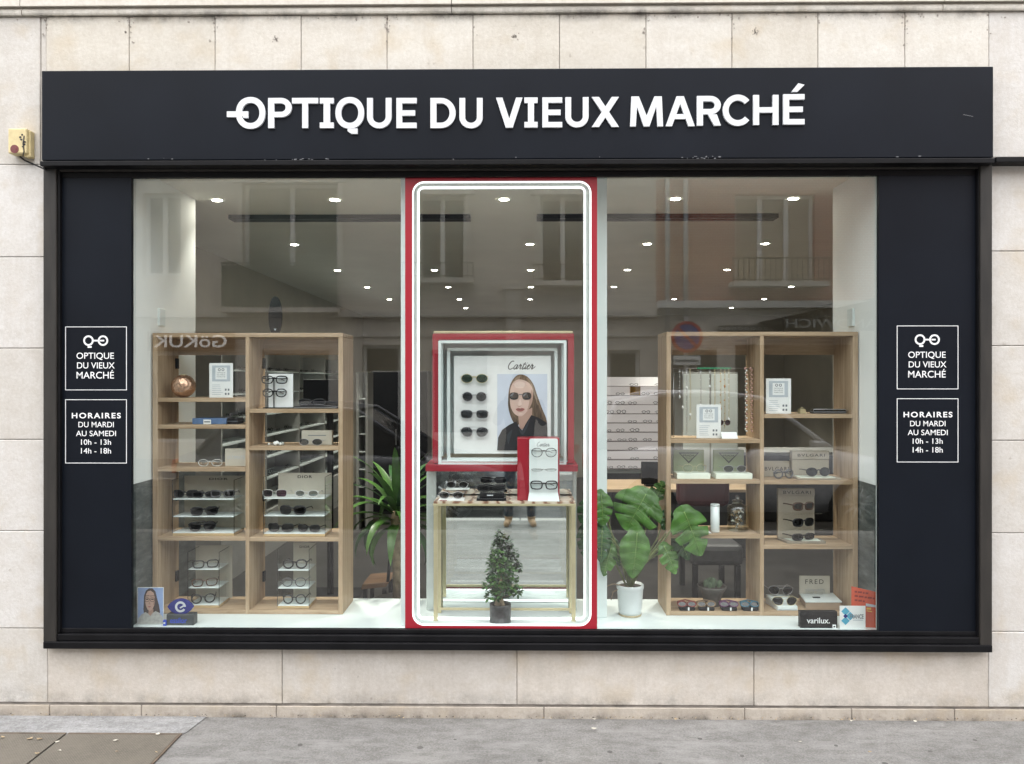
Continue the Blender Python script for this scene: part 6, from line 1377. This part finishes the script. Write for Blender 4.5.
Yt = 2.0; t = thing('wall_screen', 'black television screen behind the flat black tray of the oak shelves', 'television', (X(322, Yt), Yt, 1.3)); g = MB(); g.box(X(303, Yt), X(352, Yt), Yt, Yt + .05, Z(409, Yt), Z(379.5, Yt), black_m, .006); g.build('screen', t)
g = MB(); x = X(328, Yt); g.tube([(x, Yt + .07, .03), (x, Yt + .07, Z(395, Yt))], .025, black_m, 10); g.box(x - .25, x + .25, Yt - .12, Yt + .25, .0205, .035, black_m, .004); g.build('stand', t)
Ydr = 5.6; t = thing('dark_cabinet', 'tall black cabinet behind the strap leaved plant', 'cabinet', (X(388, Ydr), Ydr + .2, .02)); x0, x1 = X(371, Ydr), X(428, Ydr); g = MB(); g.box(x0, x1, Ydr, Ydr + .4, .021, Z(371, Ydr), dkunit, .004); g.build('carcass', t)
for k in range(2): g = MB(); g.box(x0 + .01 + k * (x1 - x0) / 2, x0 - .01 + (k + 1) * (x1 - x0) / 2, Ydr - .018, Ydr - .001, .06, Z(372, Ydr), black_m, .003); d_ = g.build('door', t); g = MB(); hx = (x0 + x1) / 2 + (-.04 if k == 0 else .04); g.box(hx - .006, hx + .006, Ydr - .035, Ydr - .0185, .9, 1.1, FRM['steel'], .002); g.build('handle', d_)
Yv = 4.6; t = thing('glass_showcase', 'slim pale showcase column beside the black cabinet', 'showcase', (X(364, Yv), Yv + .15, .02)); x0, x1 = X(356, Yv), X(368, Yv); g = MB()
for xx in (x0, x1 - .03): g.box(xx, xx + .03, Yv, Yv + .3, .021, Z(372, Yv), unit_m, .003)
g.box(x0 + .031, x1 - .031, Yv + .27, Yv + .3, .021, Z(372, Yv), unit_m); g.build('frame', t)
for k in range(6): g = MB(); zz = .5 + .2 * k; g.box(x0 + .031, x1 - .031, Yv + .01, Yv + .268, zz, zz + .01, white_lam); g.build('shelf', t)
Yr = 1.9; redcloth = mat('dark_red_upholstery', (.085, .010, .010), .55, var=.25, scale=8); t = thing('red_stand_in_chair', 'dark red upholstered seat added for a red reflection between the monstera and the white canister', 'armchair', (X(715, Yr), Yr + .3, .02)); x0, x1 = X(690, Yr), X(746, Yr)  # invented chair, its red back stands in for a car's reflection
g = MB(); g.box(x0, x1, Yr + .40, Yr + .55, Z(516, Yr), Z(483, Yr), redcloth, .05); g.box(x0 + .08, x0 + .12, Yr + .45, Yr + .5, .4, Z(515, Yr), black_m); g.box(x1 - .12, x1 - .08, Yr + .45, Yr + .5, .4, Z(515, Yr), black_m); g.build('backrest', t); g = MB(); g.box(x0 + .01, x1 - .01, Yr, Yr + .42, .30, .46, dkunit, .04); g.build('seat', t)
for xx in (x0 + .03, x1 - .07):
    for yy in (Yr + .03, Yr + .48): g = MB(); g.box(xx, xx + .04, yy, yy + .04, .021, .30, black_m, .003); g.build('leg', t)
g = MB(); g.box(x0 - .05, x0 + .0, Yr + .02, Yr + .5, .55, .62, black_m, .015); g.box(x1, x1 + .05, Yr + .02, Yr + .5, .55, .62, black_m, .015); g.build('armrest', t)
Yk2 = 4.4; t = thing('pale_stand_in_cabinet', 'pale grey cabinet added for a whitish reflection behind the hanging chains', 'cabinet', (X(712, Yk2), Yk2 + .2, .02)); x0, x1 = X(682, Yk2), X(738, Yk2)  # invented cabinet, stands in for a whitish reflection behind the chains
g = MB(); g.box(x0, x1, Yk2, Yk2 + .4, .021, Z(372, Yk2), unit_m, .005); g.build('carcass', t)
for k in range(2): g = MB(); g.box(x0 + .008 + k * (x1 - x0) / 2, x0 - .008 + (k + 1) * (x1 - x0) / 2, Yk2 - .018, Yk2 - .001, .06, Z(374, Yk2), white_lam, .003); g.build('door', t)
Yq = 5.2; t = thing('dark_counter', 'dark counter with shelves behind the oak shelf unit with the hanging chains', 'counter', (X(790, Yq), Yq + .3, .02)); x0, x1 = X(690, Yq), X(850, Yq); g = MB(); g.box(x0, x1, Yq, Yq + .6, .021, Z(455, Yq), dkunit, .005); g.build('body', t); g = MB(); g.box(x0 - .03, x1 + .03, Yq - .03, Yq + .63, Z(455, Yq) + .001, Z(455, Yq) + .04, unit_m, .004); g.build('worktop', t)
# ================================================================== ACROSS THE STREET (seen mirrored in the panes)
YO = -12.3
def RX(px, Y=YO): return X(px, 2 * YG - Y)
def RZ(py, Y=YO): return Z(py, 2 * YG - Y)
rend = mat('grey_render', (.70, .65, .575), .9, var=.12, scale=1.5); rend2 = mat('pale_stone_render', (.72, .68, .61), .9, var=.12, scale=1.5); brickm = brick_mat('red_brick'); whitef = mat('white_window_frame', (.78, .78, .75), .6, var=.03); darkgl = mat('dark_window_pane', (.03, .035, .04), .08, var=.2)
slat = mat('grey_green_shutter', (.16, .19, .165), .7, var=.15, scale=3); curtain = mat('beige_curtain', (.46, .40, .31), .9, var=.1, scale=5)
def facade(t, x0, x1, zb, zt, ops, m, y=YO, dep=.22):
    """street wall facing +y with recessed openings"""
    xs = sorted({x0, x1, *[o[0] for o in ops], *[o[1] for o in ops]}); zs_ = sorted({zb, zt, *[o[2] for o in ops], *[o[3] for o in ops]}); g = MB()
    for a, b in zip(xs, xs[1:]):
        for c, d in zip(zs_, zs_[1:]):
            mx, mz = (a + b) / 2, (c + d) / 2
            if not any(o[0] < mx < o[1] and o[2] < mz < o[3] for o in ops): g.face([(b, y, c), (a, y, c), (a, y, d), (b, y, d)], m)
    for o in ops:
        a, b, c, d = o[:4]; g.face([(a, y, c), (a, y - dep, c), (a, y - dep, d), (a, y, d)], m); g.face([(b, y, d), (b, y - dep, d), (b, y - dep, c), (b, y, c)], m); g.face([(a, y, d), (a, y - dep, d), (b, y - dep, d), (b, y, d)], m); g.face([(a, y - dep, c), (a, y, c), (b, y, c), (b, y - dep, c)], m)
    g.box(x0, x1, y - 8, y - dep - .30, zb, zt, m); g.build('wall', t)
def window(t, a, b, c, d, y=YO - .16, cols=2, pane=None):
    g = MB(); s_ = .07; g.ring([(a, c), (b, c), (b, d), (a, d)], [(a + s_, c + s_), (b - s_, c + s_), (b - s_, d - s_), (a + s_, d - s_)], y - .05, y + .02, whitef)
    for k in range(1, cols): xm = a + (b - a) * k / cols; g.box(xm - .05, xm + .05, y - .04, y + .019, c + s_, d - s_, whitef)
    w_ = g.build('window', t); g = MB(); g.box(a + .02, b - .02, y - .08, y - .051, c + .02, d - .02, pane or darkgl); g.build('pane', w_)
def balcony(t, a, b, zb, zt, y=YO, m=None):
    g = MB(); g.box(a, b, y + .001, y + .42, zb - .10, zb, rend2); n_ = int((b - a) / .11)
    for k in range(n_ + 1): x = a + (b - a) * k / n_; g.box(x - .008, x + .008, y + .38, y + .396, zb, zt, m or dark_trim)
    g.box(a - .02, b + .02, y + .37, y + .405, zt, zt + .03, m or dark_trim); g.box(a, b, y + .375, y + .40, zb + .03, zb + .05, m or dark_trim); g.build('balcony', t)
ztop = 8.2; zs1 = RZ(313)
bl0, bl1 = -14.0, RX(656)
t = thing('house_opposite', 'grey rendered house across the street mirrored in the left and centre panes', 'house', ((bl0 + bl1) / 2, YO, 0))
up = [(RX(243), RX(338), RZ(309), RZ(183)), (RX(418), RX(466), RZ(280), RZ(195)), (RX(540), RX(586), RZ(283), RZ(196)), (RX(143), RX(181), RZ(275), RZ(192)), (RX(40), RX(100), RZ(285), RZ(185)), (RX(-120), RX(-50), RZ(285), RZ(185))]
gr = [(RX(-60), RX(70), .5, 2.4), (RX(150), RX(236), .35, RZ(352)), (RX(262), RX(330), .0, RZ(350)), (RX(362), RX(400), 0, RZ(345)), (RX(430), RX(490), .5, RZ(350)), (RX(608), RX(640), .3, RZ(350))]
facade(t, bl0, bl1, 0, ztop, up + gr, rend)
for k, o in enumerate(up): window(t, *o[:4], cols=2, pane=slat if k == 0 else None)
for o in gr: window(t, *o[:4], cols=1)
balcony(t, RX(229), RX(341), RZ(309), RZ(266), m=slat); balcony(t, RX(405), RX(474), RZ(280), RZ(266)); balcony(t, RX(533), RX(592), RZ(283), RZ(268))
g = MB(); a, b = RX(229), RX(341); n_ = 22
for k in range(n_): g.box(a + (b - a) * k / n_ + .004, a + (b - a) * (k + 1) / n_ - .004, YO + .40, YO + .415, RZ(308), RZ(268), slat)
g.build('balcony_screen', t)
g = MB(); g.box(bl0, bl1, YO + .001, YO + .14, zs1 - .10, zs1 + .06, rend2, .01); g.box(bl0, bl1, YO + .001, YO + .05, RZ(334) - .06, RZ(334) + .03, rend2); g.box(bl0, bl1, YO + .001, YO + .2, ztop - .3, ztop, rend2); g.build('string_course', t)
for a, b, c, d in ((243, 338, 309, 183), (540, 586, 283, 196), (418, 466, 280, 195)):
    g = MB(); x0, x1, z0, z1 = RX(a), RX(b), RZ(c), RZ(d); g.box(x0 - .12, x0 - .005, YO + .001, YO + .05, z0, z1, rend2); g.box(x1 + .005, x1 + .12, YO + .001, YO + .05, z0, z1, rend2); g.box(x0 - .2, x1 + .2, YO + .001, YO + .10, z1 + .005, z1 + .16, rend2); g.build('window_surround', t)
g = MB(); g.box(RX(506), RX(521), YO + .001, YO + .10, 0, RZ(290), rend2); g.box(RX(502), RX(525), YO + .001, YO + .16, RZ(290), RZ(284), rend2); g.build('pilaster', t)
g = MB(); letm = mat('pale_shop_letter', (.80, .80, .78), .5); text(g, 'GöKUK', RX(156), RX(229), RZ(347.5), RZ(335), YO + .13, emit('shop_letter_added_glow', (1.0, .97, .9), .5), bold=.012, away=True); g.build('shop_lettering', t); g = MB(); g.box(RX(150), RX(236), YO + .06, YO + .12, RZ(351), RZ(331.5), dkwood, .01); g.build('shop_board', t)  # unlit letters given an added glow so they read in the pane
br0, br1 = RX(656) + .003, 15.0
t = thing('brick_house_opposite', 'red brick house with pale stone band across the street mirrored in the right pane', 'house', ((br0 + br1) / 2, YO, 0))
up = [(RX(735), RX(815), RZ(284), RZ(195)), (RX(930), RX(1010), RZ(284), RZ(195)), (RX(1120), RX(1200), RZ(284), RZ(195))]
gr = [(RX(672), RX(716), 0, RZ(350)), (RX(735), RX(850), .3, RZ(345)), (RX(890), RX(1010), .4, RZ(345))]
facade(t, br0, br1, 0, ztop, up, brickm)
for o in up: window(t, *o[:4], cols=3, pane=curtain)
for o in up: balcony(t, o[0] - .15, o[1] + .15, o[2], RZ(262))
g = MB(); g.box(br0, br1, YO + .001, YO + .22, RZ(309), RZ(302), whitef, .01); g.box(br0, br1, YO + .001, YO + .03, 0, RZ(309.3), rend2); g.build('stone_band', t)
for o in gr: g = MB(); g.box(o[0], o[1], YO + .031, YO + .05, o[2], o[3], darkgl); g.build('shop_window', t)
g = MB(); g.box(RX(718), RX(778), YO + .031, YO + .08, RZ(332), RZ(326), dark_trim); 
for k in range(9): x = RX(720 + k * 6.4); g.ring(ell(x, RZ(329), .05, .035, 10), ell(x, RZ(329), .03, .02, 10), YO + .081, YO + .09, letm)
g.build('pattern_board', t)
for px in (666, 684):
    g = MB(); x = RX(px); g.tube([(x, YO + .10 + .05, 0), (x, YO + .15, ztop)], .055, FRM['steel'] if False else mat('zinc_pipe', (.42, .43, .43), .5, metal=.3, var=.1), 10); g.build('downpipe', t)
ya = YO + 1.1; t2 = thing('shop_awning', 'black shop awning lettered SANDWICH across the street mirrored in the right pane', 'awning', (RX(830, ya), YO, RZ(330)))
x0, x1 = RX(775, ya), RX(905, ya); z0, z1 = RZ(331, ya), RZ(306, ya)
g = MB(); g.mesh([(x0, ya, z0), (x1, ya, z0), (x1, ya, z1), (x0, ya, z0 + .12), (x0, YO + .05, z0 + .25), (x1, YO + .05, z1 + .3)], [(1, 0, 3, 2), (2, 3, 4, 5), (0, 4, 3), (1, 2, 5)], black_m); g.build('canopy', t2)
g = MB(); text(g, 'SANDWICH', RX(786, ya), RX(886, ya), z0 + .06, z0 + .24, ya + .004, mat('grey_awning_letter', (.34, .36, .35), .6), bold=.01, away=True); g.build('lettering', t2)
# no-parking sign and its plates on a post by the far pavement edge
Yn = -7.3; t = thing('no_parking_sign', 'round blue and red no parking sign mirrored above the hanging chains', 'road sign', (RX(687, Yn), Yn, 0)); x, z = RX(687, Yn), RZ(337, Yn); rS = .235
g = MB(); g.tube([(x, Yn - .05, -.12), (x, Yn - .05, z + .3)], .03, mat('galvanised_post', (.42, .43, .44), .5, metal=.5), 10); g.build('post', t)
sb = mat('sign_blue', (.03, .07, .35), .4, var=.05); sr = mat('sign_red', (.50, .03, .03), .4, var=.05); g = MB()
g.prism(ell(x, z, rS, rS, 32), Yn - .018, Yn, sb); g.ring(ell(x, z, rS, rS, 32), ell(x, z, rS - .045, rS - .045, 32), Yn - .0005, Yn + .004, sr); c = math.cos(R_(45)); q = rS - .04
g.prism([(x - q * c - .016, z + q * c - .016), (x - q * c + .016, z + q * c + .016), (x + q * c + .016, z - q * c + .016), (x + q * c - .016, z - q * c - .016)], Yn - .0004, Yn + .003, sr); g.build('sign_disc', t)
g = MB(); g.box(x - .20, x + .20, Yn - .015, Yn, z - .42, z - .28, white_card); g.box(x - .17, x + .17, Yn + .0001, Yn + .002, z - .37, z - .34, grey_print); g.build('plate', t)

# ---- cars parked behind the photographer
tyre = mat('tyre_rubber', (.018, .018, .019), .8, var=.2); carglass = mat('car_glass', (.012, .014, .016), .04, var=.1, coat=.6)
def car(label, x_rear, L_, W_, Hh, y_side, paint, suv):
    """nose towards +x; its near flank faces the shop at y_side"""
    z0 = -.12; yc = y_side - W_ / 2; t = thing('parked_car', label, 'car', (x_rear + L_ / 2, yc, z0), 'cars parked behind the photographer')
    wb = L_ * .60; xr, xf = x_rear + L_ * .19, x_rear + L_ * .19 + wb; rw = .33; belt = .62 * Hh if not suv else .60 * Hh
    # lower body lofted along x : (x, zbottom, zshoulder, half width)
    st = [(0, .42, belt * .80, .70), (.02, .30, belt * .97, .86), (.08, .24, belt * 1.02, .95), (.22, .22, belt * 1.03, 1.0), (.5, .22, belt, 1.0), (.68, .22, belt * .98, 1.0), (.74, .22, belt * .96, 1.0), (.88, .24, belt * .86, .96), (.96, .28, belt * .76, .88), (1.0, .40, belt * .60, .70)]
    def sect(u, zb, zs_, hw):
        hw *= W_ / 2; return [(x_rear + u * L_, yc + sy * hw * f_, z0 + zb + (zs_ - zb) * v) for sy, f_, v in ((1, .90, 0), (1, .985, .22), (1, 1.0, .55), (1, .975, .85), (1, .90, 1.0), (1, .5, 1.03), (-1, .5, 1.03), (-1, .90, 1.0), (-1, .975, .85), (-1, 1.0, .55), (-1, .985, .22), (-1, .90, 0))]
    g = MB(); S = [sect(*q) for q in st]; n_ = 12; vv = [p for s_ in S for p in s_]
    g.mesh(vv, [(k * n_ + j, (k + 1) * n_ + j, (k + 1) * n_ + (j + 1) % n_, k * n_ + (j + 1) % n_) for k in range(len(S) - 1) for j in range(n_)] + [tuple(range(n_)), tuple(range(len(vv) - 1, len(vv) - n_ - 1, -1))], paint, True); g.build('body', t)
    rf = [(.03 if suv else .08, belt), (.10 if suv else .17, Hh * .93), (.24, Hh * .995), (.42, Hh), (.53, Hh * .965), (.73, belt * .97)]
    g = MB(); vv = []
    for u, z in rf:
        hw = W_ / 2 * (.90 if z < belt * 1.1 else .72); vv += [(x_rear + u * L_, yc + hw, z0 + z), (x_rear + u * L_, yc + hw * .8, z0 + z + .025), (x_rear + u * L_, yc - hw * .8, z0 + z + .025), (x_rear + u * L_, yc - hw, z0 + z)]
    g.mesh(vv, [(k * 4 + j, (k + 1) * 4 + j, (k + 1) * 4 + j + 1, k * 4 + j + 1) for k in range(1, 4) for j in range(3)], paint, True)
    for sy in (1, -1):     # pillars and roof rail
        P = [Vector((x_rear + u * L_, yc + sy * W_ / 2 * (.905 if z < belt * 1.1 else .735), z0 + z + .01)) for u, z in rf]; g.tube(P, .035, paint, 8)
        uB = .47; g.tube([(x_rear + uB * L_, yc + sy * W_ / 2 * .73, z0 + Hh * .985), (x_rear + (uB + .01) * L_, yc + sy * W_ / 2 * .91, z0 + belt)], .035, black_m, 6)
    g.build('roof', t)
    for sy in (1, -1):
        g = MB(); P = [(x_rear + u * L_, yc + sy * W_ / 2 * (.90 if z < belt * 1.1 else .725), z0 + z - .01) for u, z in rf]; g.face(P if sy < 0 else P[::-1], carglass); g.build('side_window', t)
    g = MB(); hw0, hw1 = W_ / 2 * .70, W_ / 2 * .86; u1, z1 = rf[4]; u2, z2 = rf[5]; g.face([(x_rear + u1 * L_, yc - hw0, z0 + z1), (x_rear + u1 * L_, yc + hw0, z0 + z1), (x_rear + u2 * L_, yc + hw1, z0 + z2), (x_rear + u2 * L_, yc - hw1, z0 + z2)], carglass); g.build('windscreen', t)
    g = MB(); u1, z1 = rf[1]; u2, z2 = rf[0]; g.face([(x_rear + u1 * L_, yc + hw0, z0 + z1), (x_rear + u1 * L_, yc - hw0, z0 + z1), (x_rear + u2 * L_, yc - hw1, z0 + z2), (x_rear + u2 * L_, yc + hw1, z0 + z2)], carglass); g.build('rear_window', t)
    for xx in (xr, xf):
        for sy in (1, -1):
            yw = yc + sy * (W_ / 2 - .10); w_ = thing('wheel', None, None, (0, 0, 0)); bpy.data.objects.remove(w_)
            g = MB(); g.mesh([(xx + r * math.cos(6.2832 * j / 24), yw + yy, z0 + rw + .001 + r * math.sin(6.2832 * j / 24)) for r, yy in ((.20, sy * .105), (.30, sy * .112), (rw, sy * .08), (rw, -sy * .09), (.2, -sy * .1)) for j in range(24)], [(i * 24 + j, i * 24 + (j + 1) % 24, (i + 1) * 24 + (j + 1) % 24, (i + 1) * 24 + j) for i in range(4) for j in range(24)], tyre, True); wh = g.build('wheel', t)
            g = MB(); 
            for j in range(10): a = 6.2832 * j / 10; g.tube([(xx + .04 * math.cos(a), yw + sy * .10, z0 + rw + .04 * math.sin(a)), (xx + .20 * math.cos(a), yw + sy * .095, z0 + rw + .20 * math.sin(a))], .016, FRM['steel'], 5)
            g.disc(xx, yw + sy * .05, z0 + rw, .21, black_m, 20, axis='y'); g.build('rim', wh)
    for sy in (1, -1):
        g = MB(); g.box(x_rear + L_ * .93, x_rear + L_ * .965, yc + sy * W_ * .30, yc + sy * W_ * .42, z0 + belt * .62, z0 + belt * .74, white_lam, .015); g.build('headlight', t)
        g = MB(); g.box(x_rear + .0, x_rear + .06, yc + sy * W_ * .30, yc + sy * W_ * .41, z0 + belt * .74, z0 + belt * .92, sr, .015); g.build('tail_light', t)
        g = MB(); g.box(x_rear + L_ * .655, x_rear + L_ * .69, yc + sy * W_ / 2 * .93, yc + sy * (W_ / 2 + .12), z0 + belt + .0, z0 + belt + .11, paint, .02); g.build('wing_mirror', t)
        for u in (.36, .60): g = MB(); g.box(x_rear + u * L_ - .09, x_rear + u * L_, yc + sy * W_ / 2 * .97, yc + sy * (W_ / 2 + .012), z0 + belt * .84, z0 + belt * .84 + .02, FRM['steel'], .004); g.build('door_handle', t)
silver = mat('silver_car_paint', (.60, .61, .63), .22, metal=.2, var=.03, coat=.6); darkp = mat('dark_grey_car_paint', (.10, .105, .115), .25, metal=.4, var=.03, coat=.6)
YCAR = -5.15
def CX(px): return RX(px, YCAR)
car('dark grey hatchback mirrored in the left pane, its windscreen near the red frame', CX(165), CX(520) - CX(165), 1.76, 1.50, YCAR, darkp, False)
car('silver tall hatchback mirrored in the right pane, its roof line above the beige blocks', CX(585), CX(935) - CX(585), 1.80, 1.66, YCAR - .1, mat('pale_silver_car_paint', (.66, .67, .69), .22, metal=.2, var=.03, coat=.6), True)

# ---- the photographer, standing on the pavement with the phone held up in front of the face
def person():
    yb = -4.28; J = {'pel': (0, yb, .98), 'sp': (0, yb + .01, 1.15), 'ch': (0, yb, 1.34), 'nk': (0, yb - .01, 1.52), 'hd': (0, yb + .02, 1.66), 'top': (0, yb + .0, 1.77)}
    E_ = [('pel', 'sp'), ('sp', 'ch'), ('ch', 'nk'), ('nk', 'hd'), ('hd', 'top')]; Rr = {'pel': (.155, .115), 'sp': (.135, .105), 'ch': (.165, .12), 'nk': (.058, .058), 'hd': (.080, .098), 'top': (.052, .062)}
    for s_, n_ in ((-1, 'l'), (1, 'r')):
        J.update({n_ + 'hip': (s_ * .10, yb, .92), n_ + 'kn': (s_ * .125, yb + .02, .50), n_ + 'an': (s_ * .135, yb - .01, .10), n_ + 'hl': (s_ * .137, yb - .03, .045), n_ + 'to': (s_ * .165, yb + .17, .035),
                  n_ + 'sh': (s_ * .185, yb, 1.44), n_ + 'el': (s_ * .255, yb + .16, 1.25), n_ + 'wr': (s_ * .105, yb + .36, 1.58), n_ + 'pa': (s_ * .085, yb + .415, 1.66)})
        E_ += [('pel', n_ + 'hip'), (n_ + 'hip', n_ + 'kn'), (n_ + 'kn', n_ + 'an'), (n_ + 'an', n_ + 'hl'), (n_ + 'hl', n_ + 'to'), ('ch', n_ + 'sh'), (n_ + 'sh', n_ + 'el'), (n_ + 'el', n_ + 'wr'), (n_ + 'wr', n_ + 'pa')]
        Rr.update({n_ + 'hip': (.095, .10), n_ + 'kn': (.064, .066), n_ + 'an': (.052, .055), n_ + 'hl': (.045, .045), n_ + 'to': (.04, .035), n_ + 'sh': (.072, .075), n_ + 'el': (.05, .05), n_ + 'wr': (.032, .03), n_ + 'pa': (.036, .026)})
        for f_ in range(4):
            a = n_ + f'f{f_}'; z = 1.645 + .026 * f_; J[a + '1'] = (s_ * .088, yb + .44, z); J[a + '2'] = (s_ * .080, yb + .473 - .004 * f_, z + .006); J[a + '3'] = (s_ * (.055 + .005 * f_), yb + .478 - .004 * f_, z + .010)
            E_ += [(n_ + 'pa', a + '1'), (a + '1', a + '2'), (a + '2', a + '3')]; Rr.update({a + '1': (.0105, .0105), a + '2': (.0095, .0095), a + '3': (.008, .008)})
        J[n_ + 't1'] = (s_ * .064, yb + .428, 1.635); J[n_ + 't2'] = (s_ * .05, yb + .437, 1.66); E_ += [(n_ + 'pa', n_ + 't1'), (n_ + 't1', n_ + 't2')]; Rr.update({n_ + 't1': (.012, .012), n_ + 't2': (.0095, .0095)})
    names = list(J); idx = {k: i for i, k in enumerate(names)}; me = bpy.data.meshes.new('person'); me.from_pydata([J[k] for k in names], [(idx[a], idx[b]) for a, b in E_], []); o = bpy.data.objects.new('person', me); C.objects.link(o)
    sk = o.modifiers.new('skin', 'SKIN'); sk.use_smooth_shade = True; sb_ = o.modifiers.new('sub', 'SUBSURF'); sb_.levels = 2; sb_.render_levels = 2
    for k in names: v = me.skin_vertices[0].data[idx[k]]; v.radius = Rr[k]; v.use_root = (k == 'pel')
    bpy.context.view_layer.update(); ev = bpy.data.meshes.new_from_object(o.evaluated_get(bpy.context.evaluated_depsgraph_get())); o.modifiers.clear(); o.data = ev
    for m in (mat('skin', (.50, .33, .25), .5, var=.05), mat('dark_jacket', (.028, .030, .036), .85, var=.2, scale=12), mat('dark_jeans', (.018, .024, .038), .85, var=.25, scale=12), mat('tan_shoe', (.33, .21, .12), .6, var=.15)): ev.materials.append(m)
    for p in ev.polygons:
        c = p.center; p.use_smooth = True; arm = c.y > yb + .365 and c.z > 1.5
        p.material_index = 0 if (c.z > 1.53 and abs(c.x) < .12 and c.y < yb + .2) or arm else (3 if c.z < .105 else (2 if c.z < .95 else 1))
    tag(o, 'person in dark jeans and tan shoes holding up a phone, mirrored under the marble table', 'person')
    g = MB(); hairm = mat('short_brown_hair', (.05, .032, .02), .8, var=.3, scale=60); bm = bmesh.new(); bmesh.ops.create_uvsphere(bm, u_segments=20, v_segments=14, radius=1); vv = []
    for v in bm.verts:
        p = v.co; x, y, z = p.x * .090, p.y * .106 + yb - .006, p.z * .105 + 1.722; vv.append((x, y, z))
    fs = [[v.index for v in f.verts] for f in bm.faces if not (f.calc_center_median().y > .35 and f.calc_center_median().z < .45) and f.calc_center_median().z > -.55]; g.mesh(vv, fs, hairm, True); bm.free(); h = g.build('hair', o)
    fy = yb + .118
    for sx in (-1, 1):
        g = MB(); g.mesh([(sx * .031 + .012 * math.cos(k * .785) , fy - .012, 1.672 + .006 * math.sin(k * .785)) for k in range(8)], [tuple(range(8))], white_card); g.mesh([(sx * .031 + .006 * math.cos(k * .785), fy - .010, 1.672 + .006 * math.sin(k * .785)) for k in range(8)], [tuple(range(8))], ink); g.build('eye', o)
    g = MB(); g.mesh([(-.009, fy - .006, 1.675), (.009, fy - .006, 1.675), (.014, fy - .008, 1.63), (-.014, fy - .008, 1.63), (0, fy + .014, 1.634)], [(0, 1, 4), (1, 2, 4), (2, 3, 4), (3, 0, 4)], ev.materials[0], True); g.build('nose', o)
    g = MB(); g.prism(ell(0, 1.605, .022, .006, 14), fy - .016, fy - .008, lipm); g.build('mouth', o)
    for sx in (-1, 1): g = MB(); g.mesh([(sx * (.083 + .012 * (1 if k % 2 else .6)), yb + .018 + .016 * math.cos(k * .785), 1.665 + .03 * math.sin(k * .785)) for k in range(8)], [tuple(range(8))], ev.materials[0], True); g.build('ear', o)
    t = thing('phone', 'dark mobile phone held up sideways by the mirrored person', 'phone', (0, yb + .46, 1.64)); g = MB(); g.box(-.078, .078, yb + .449, yb + .457, 1.65, 1.728, black_m, .004); g.build('body', t)
    g = MB()
    for dx in (-.012, .012): g.prism(ell(.055 + dx, 1.71, .008, .008, 14), yb + .4572, yb + .459, carglass)
    g.build('camera_lens', t)
person()
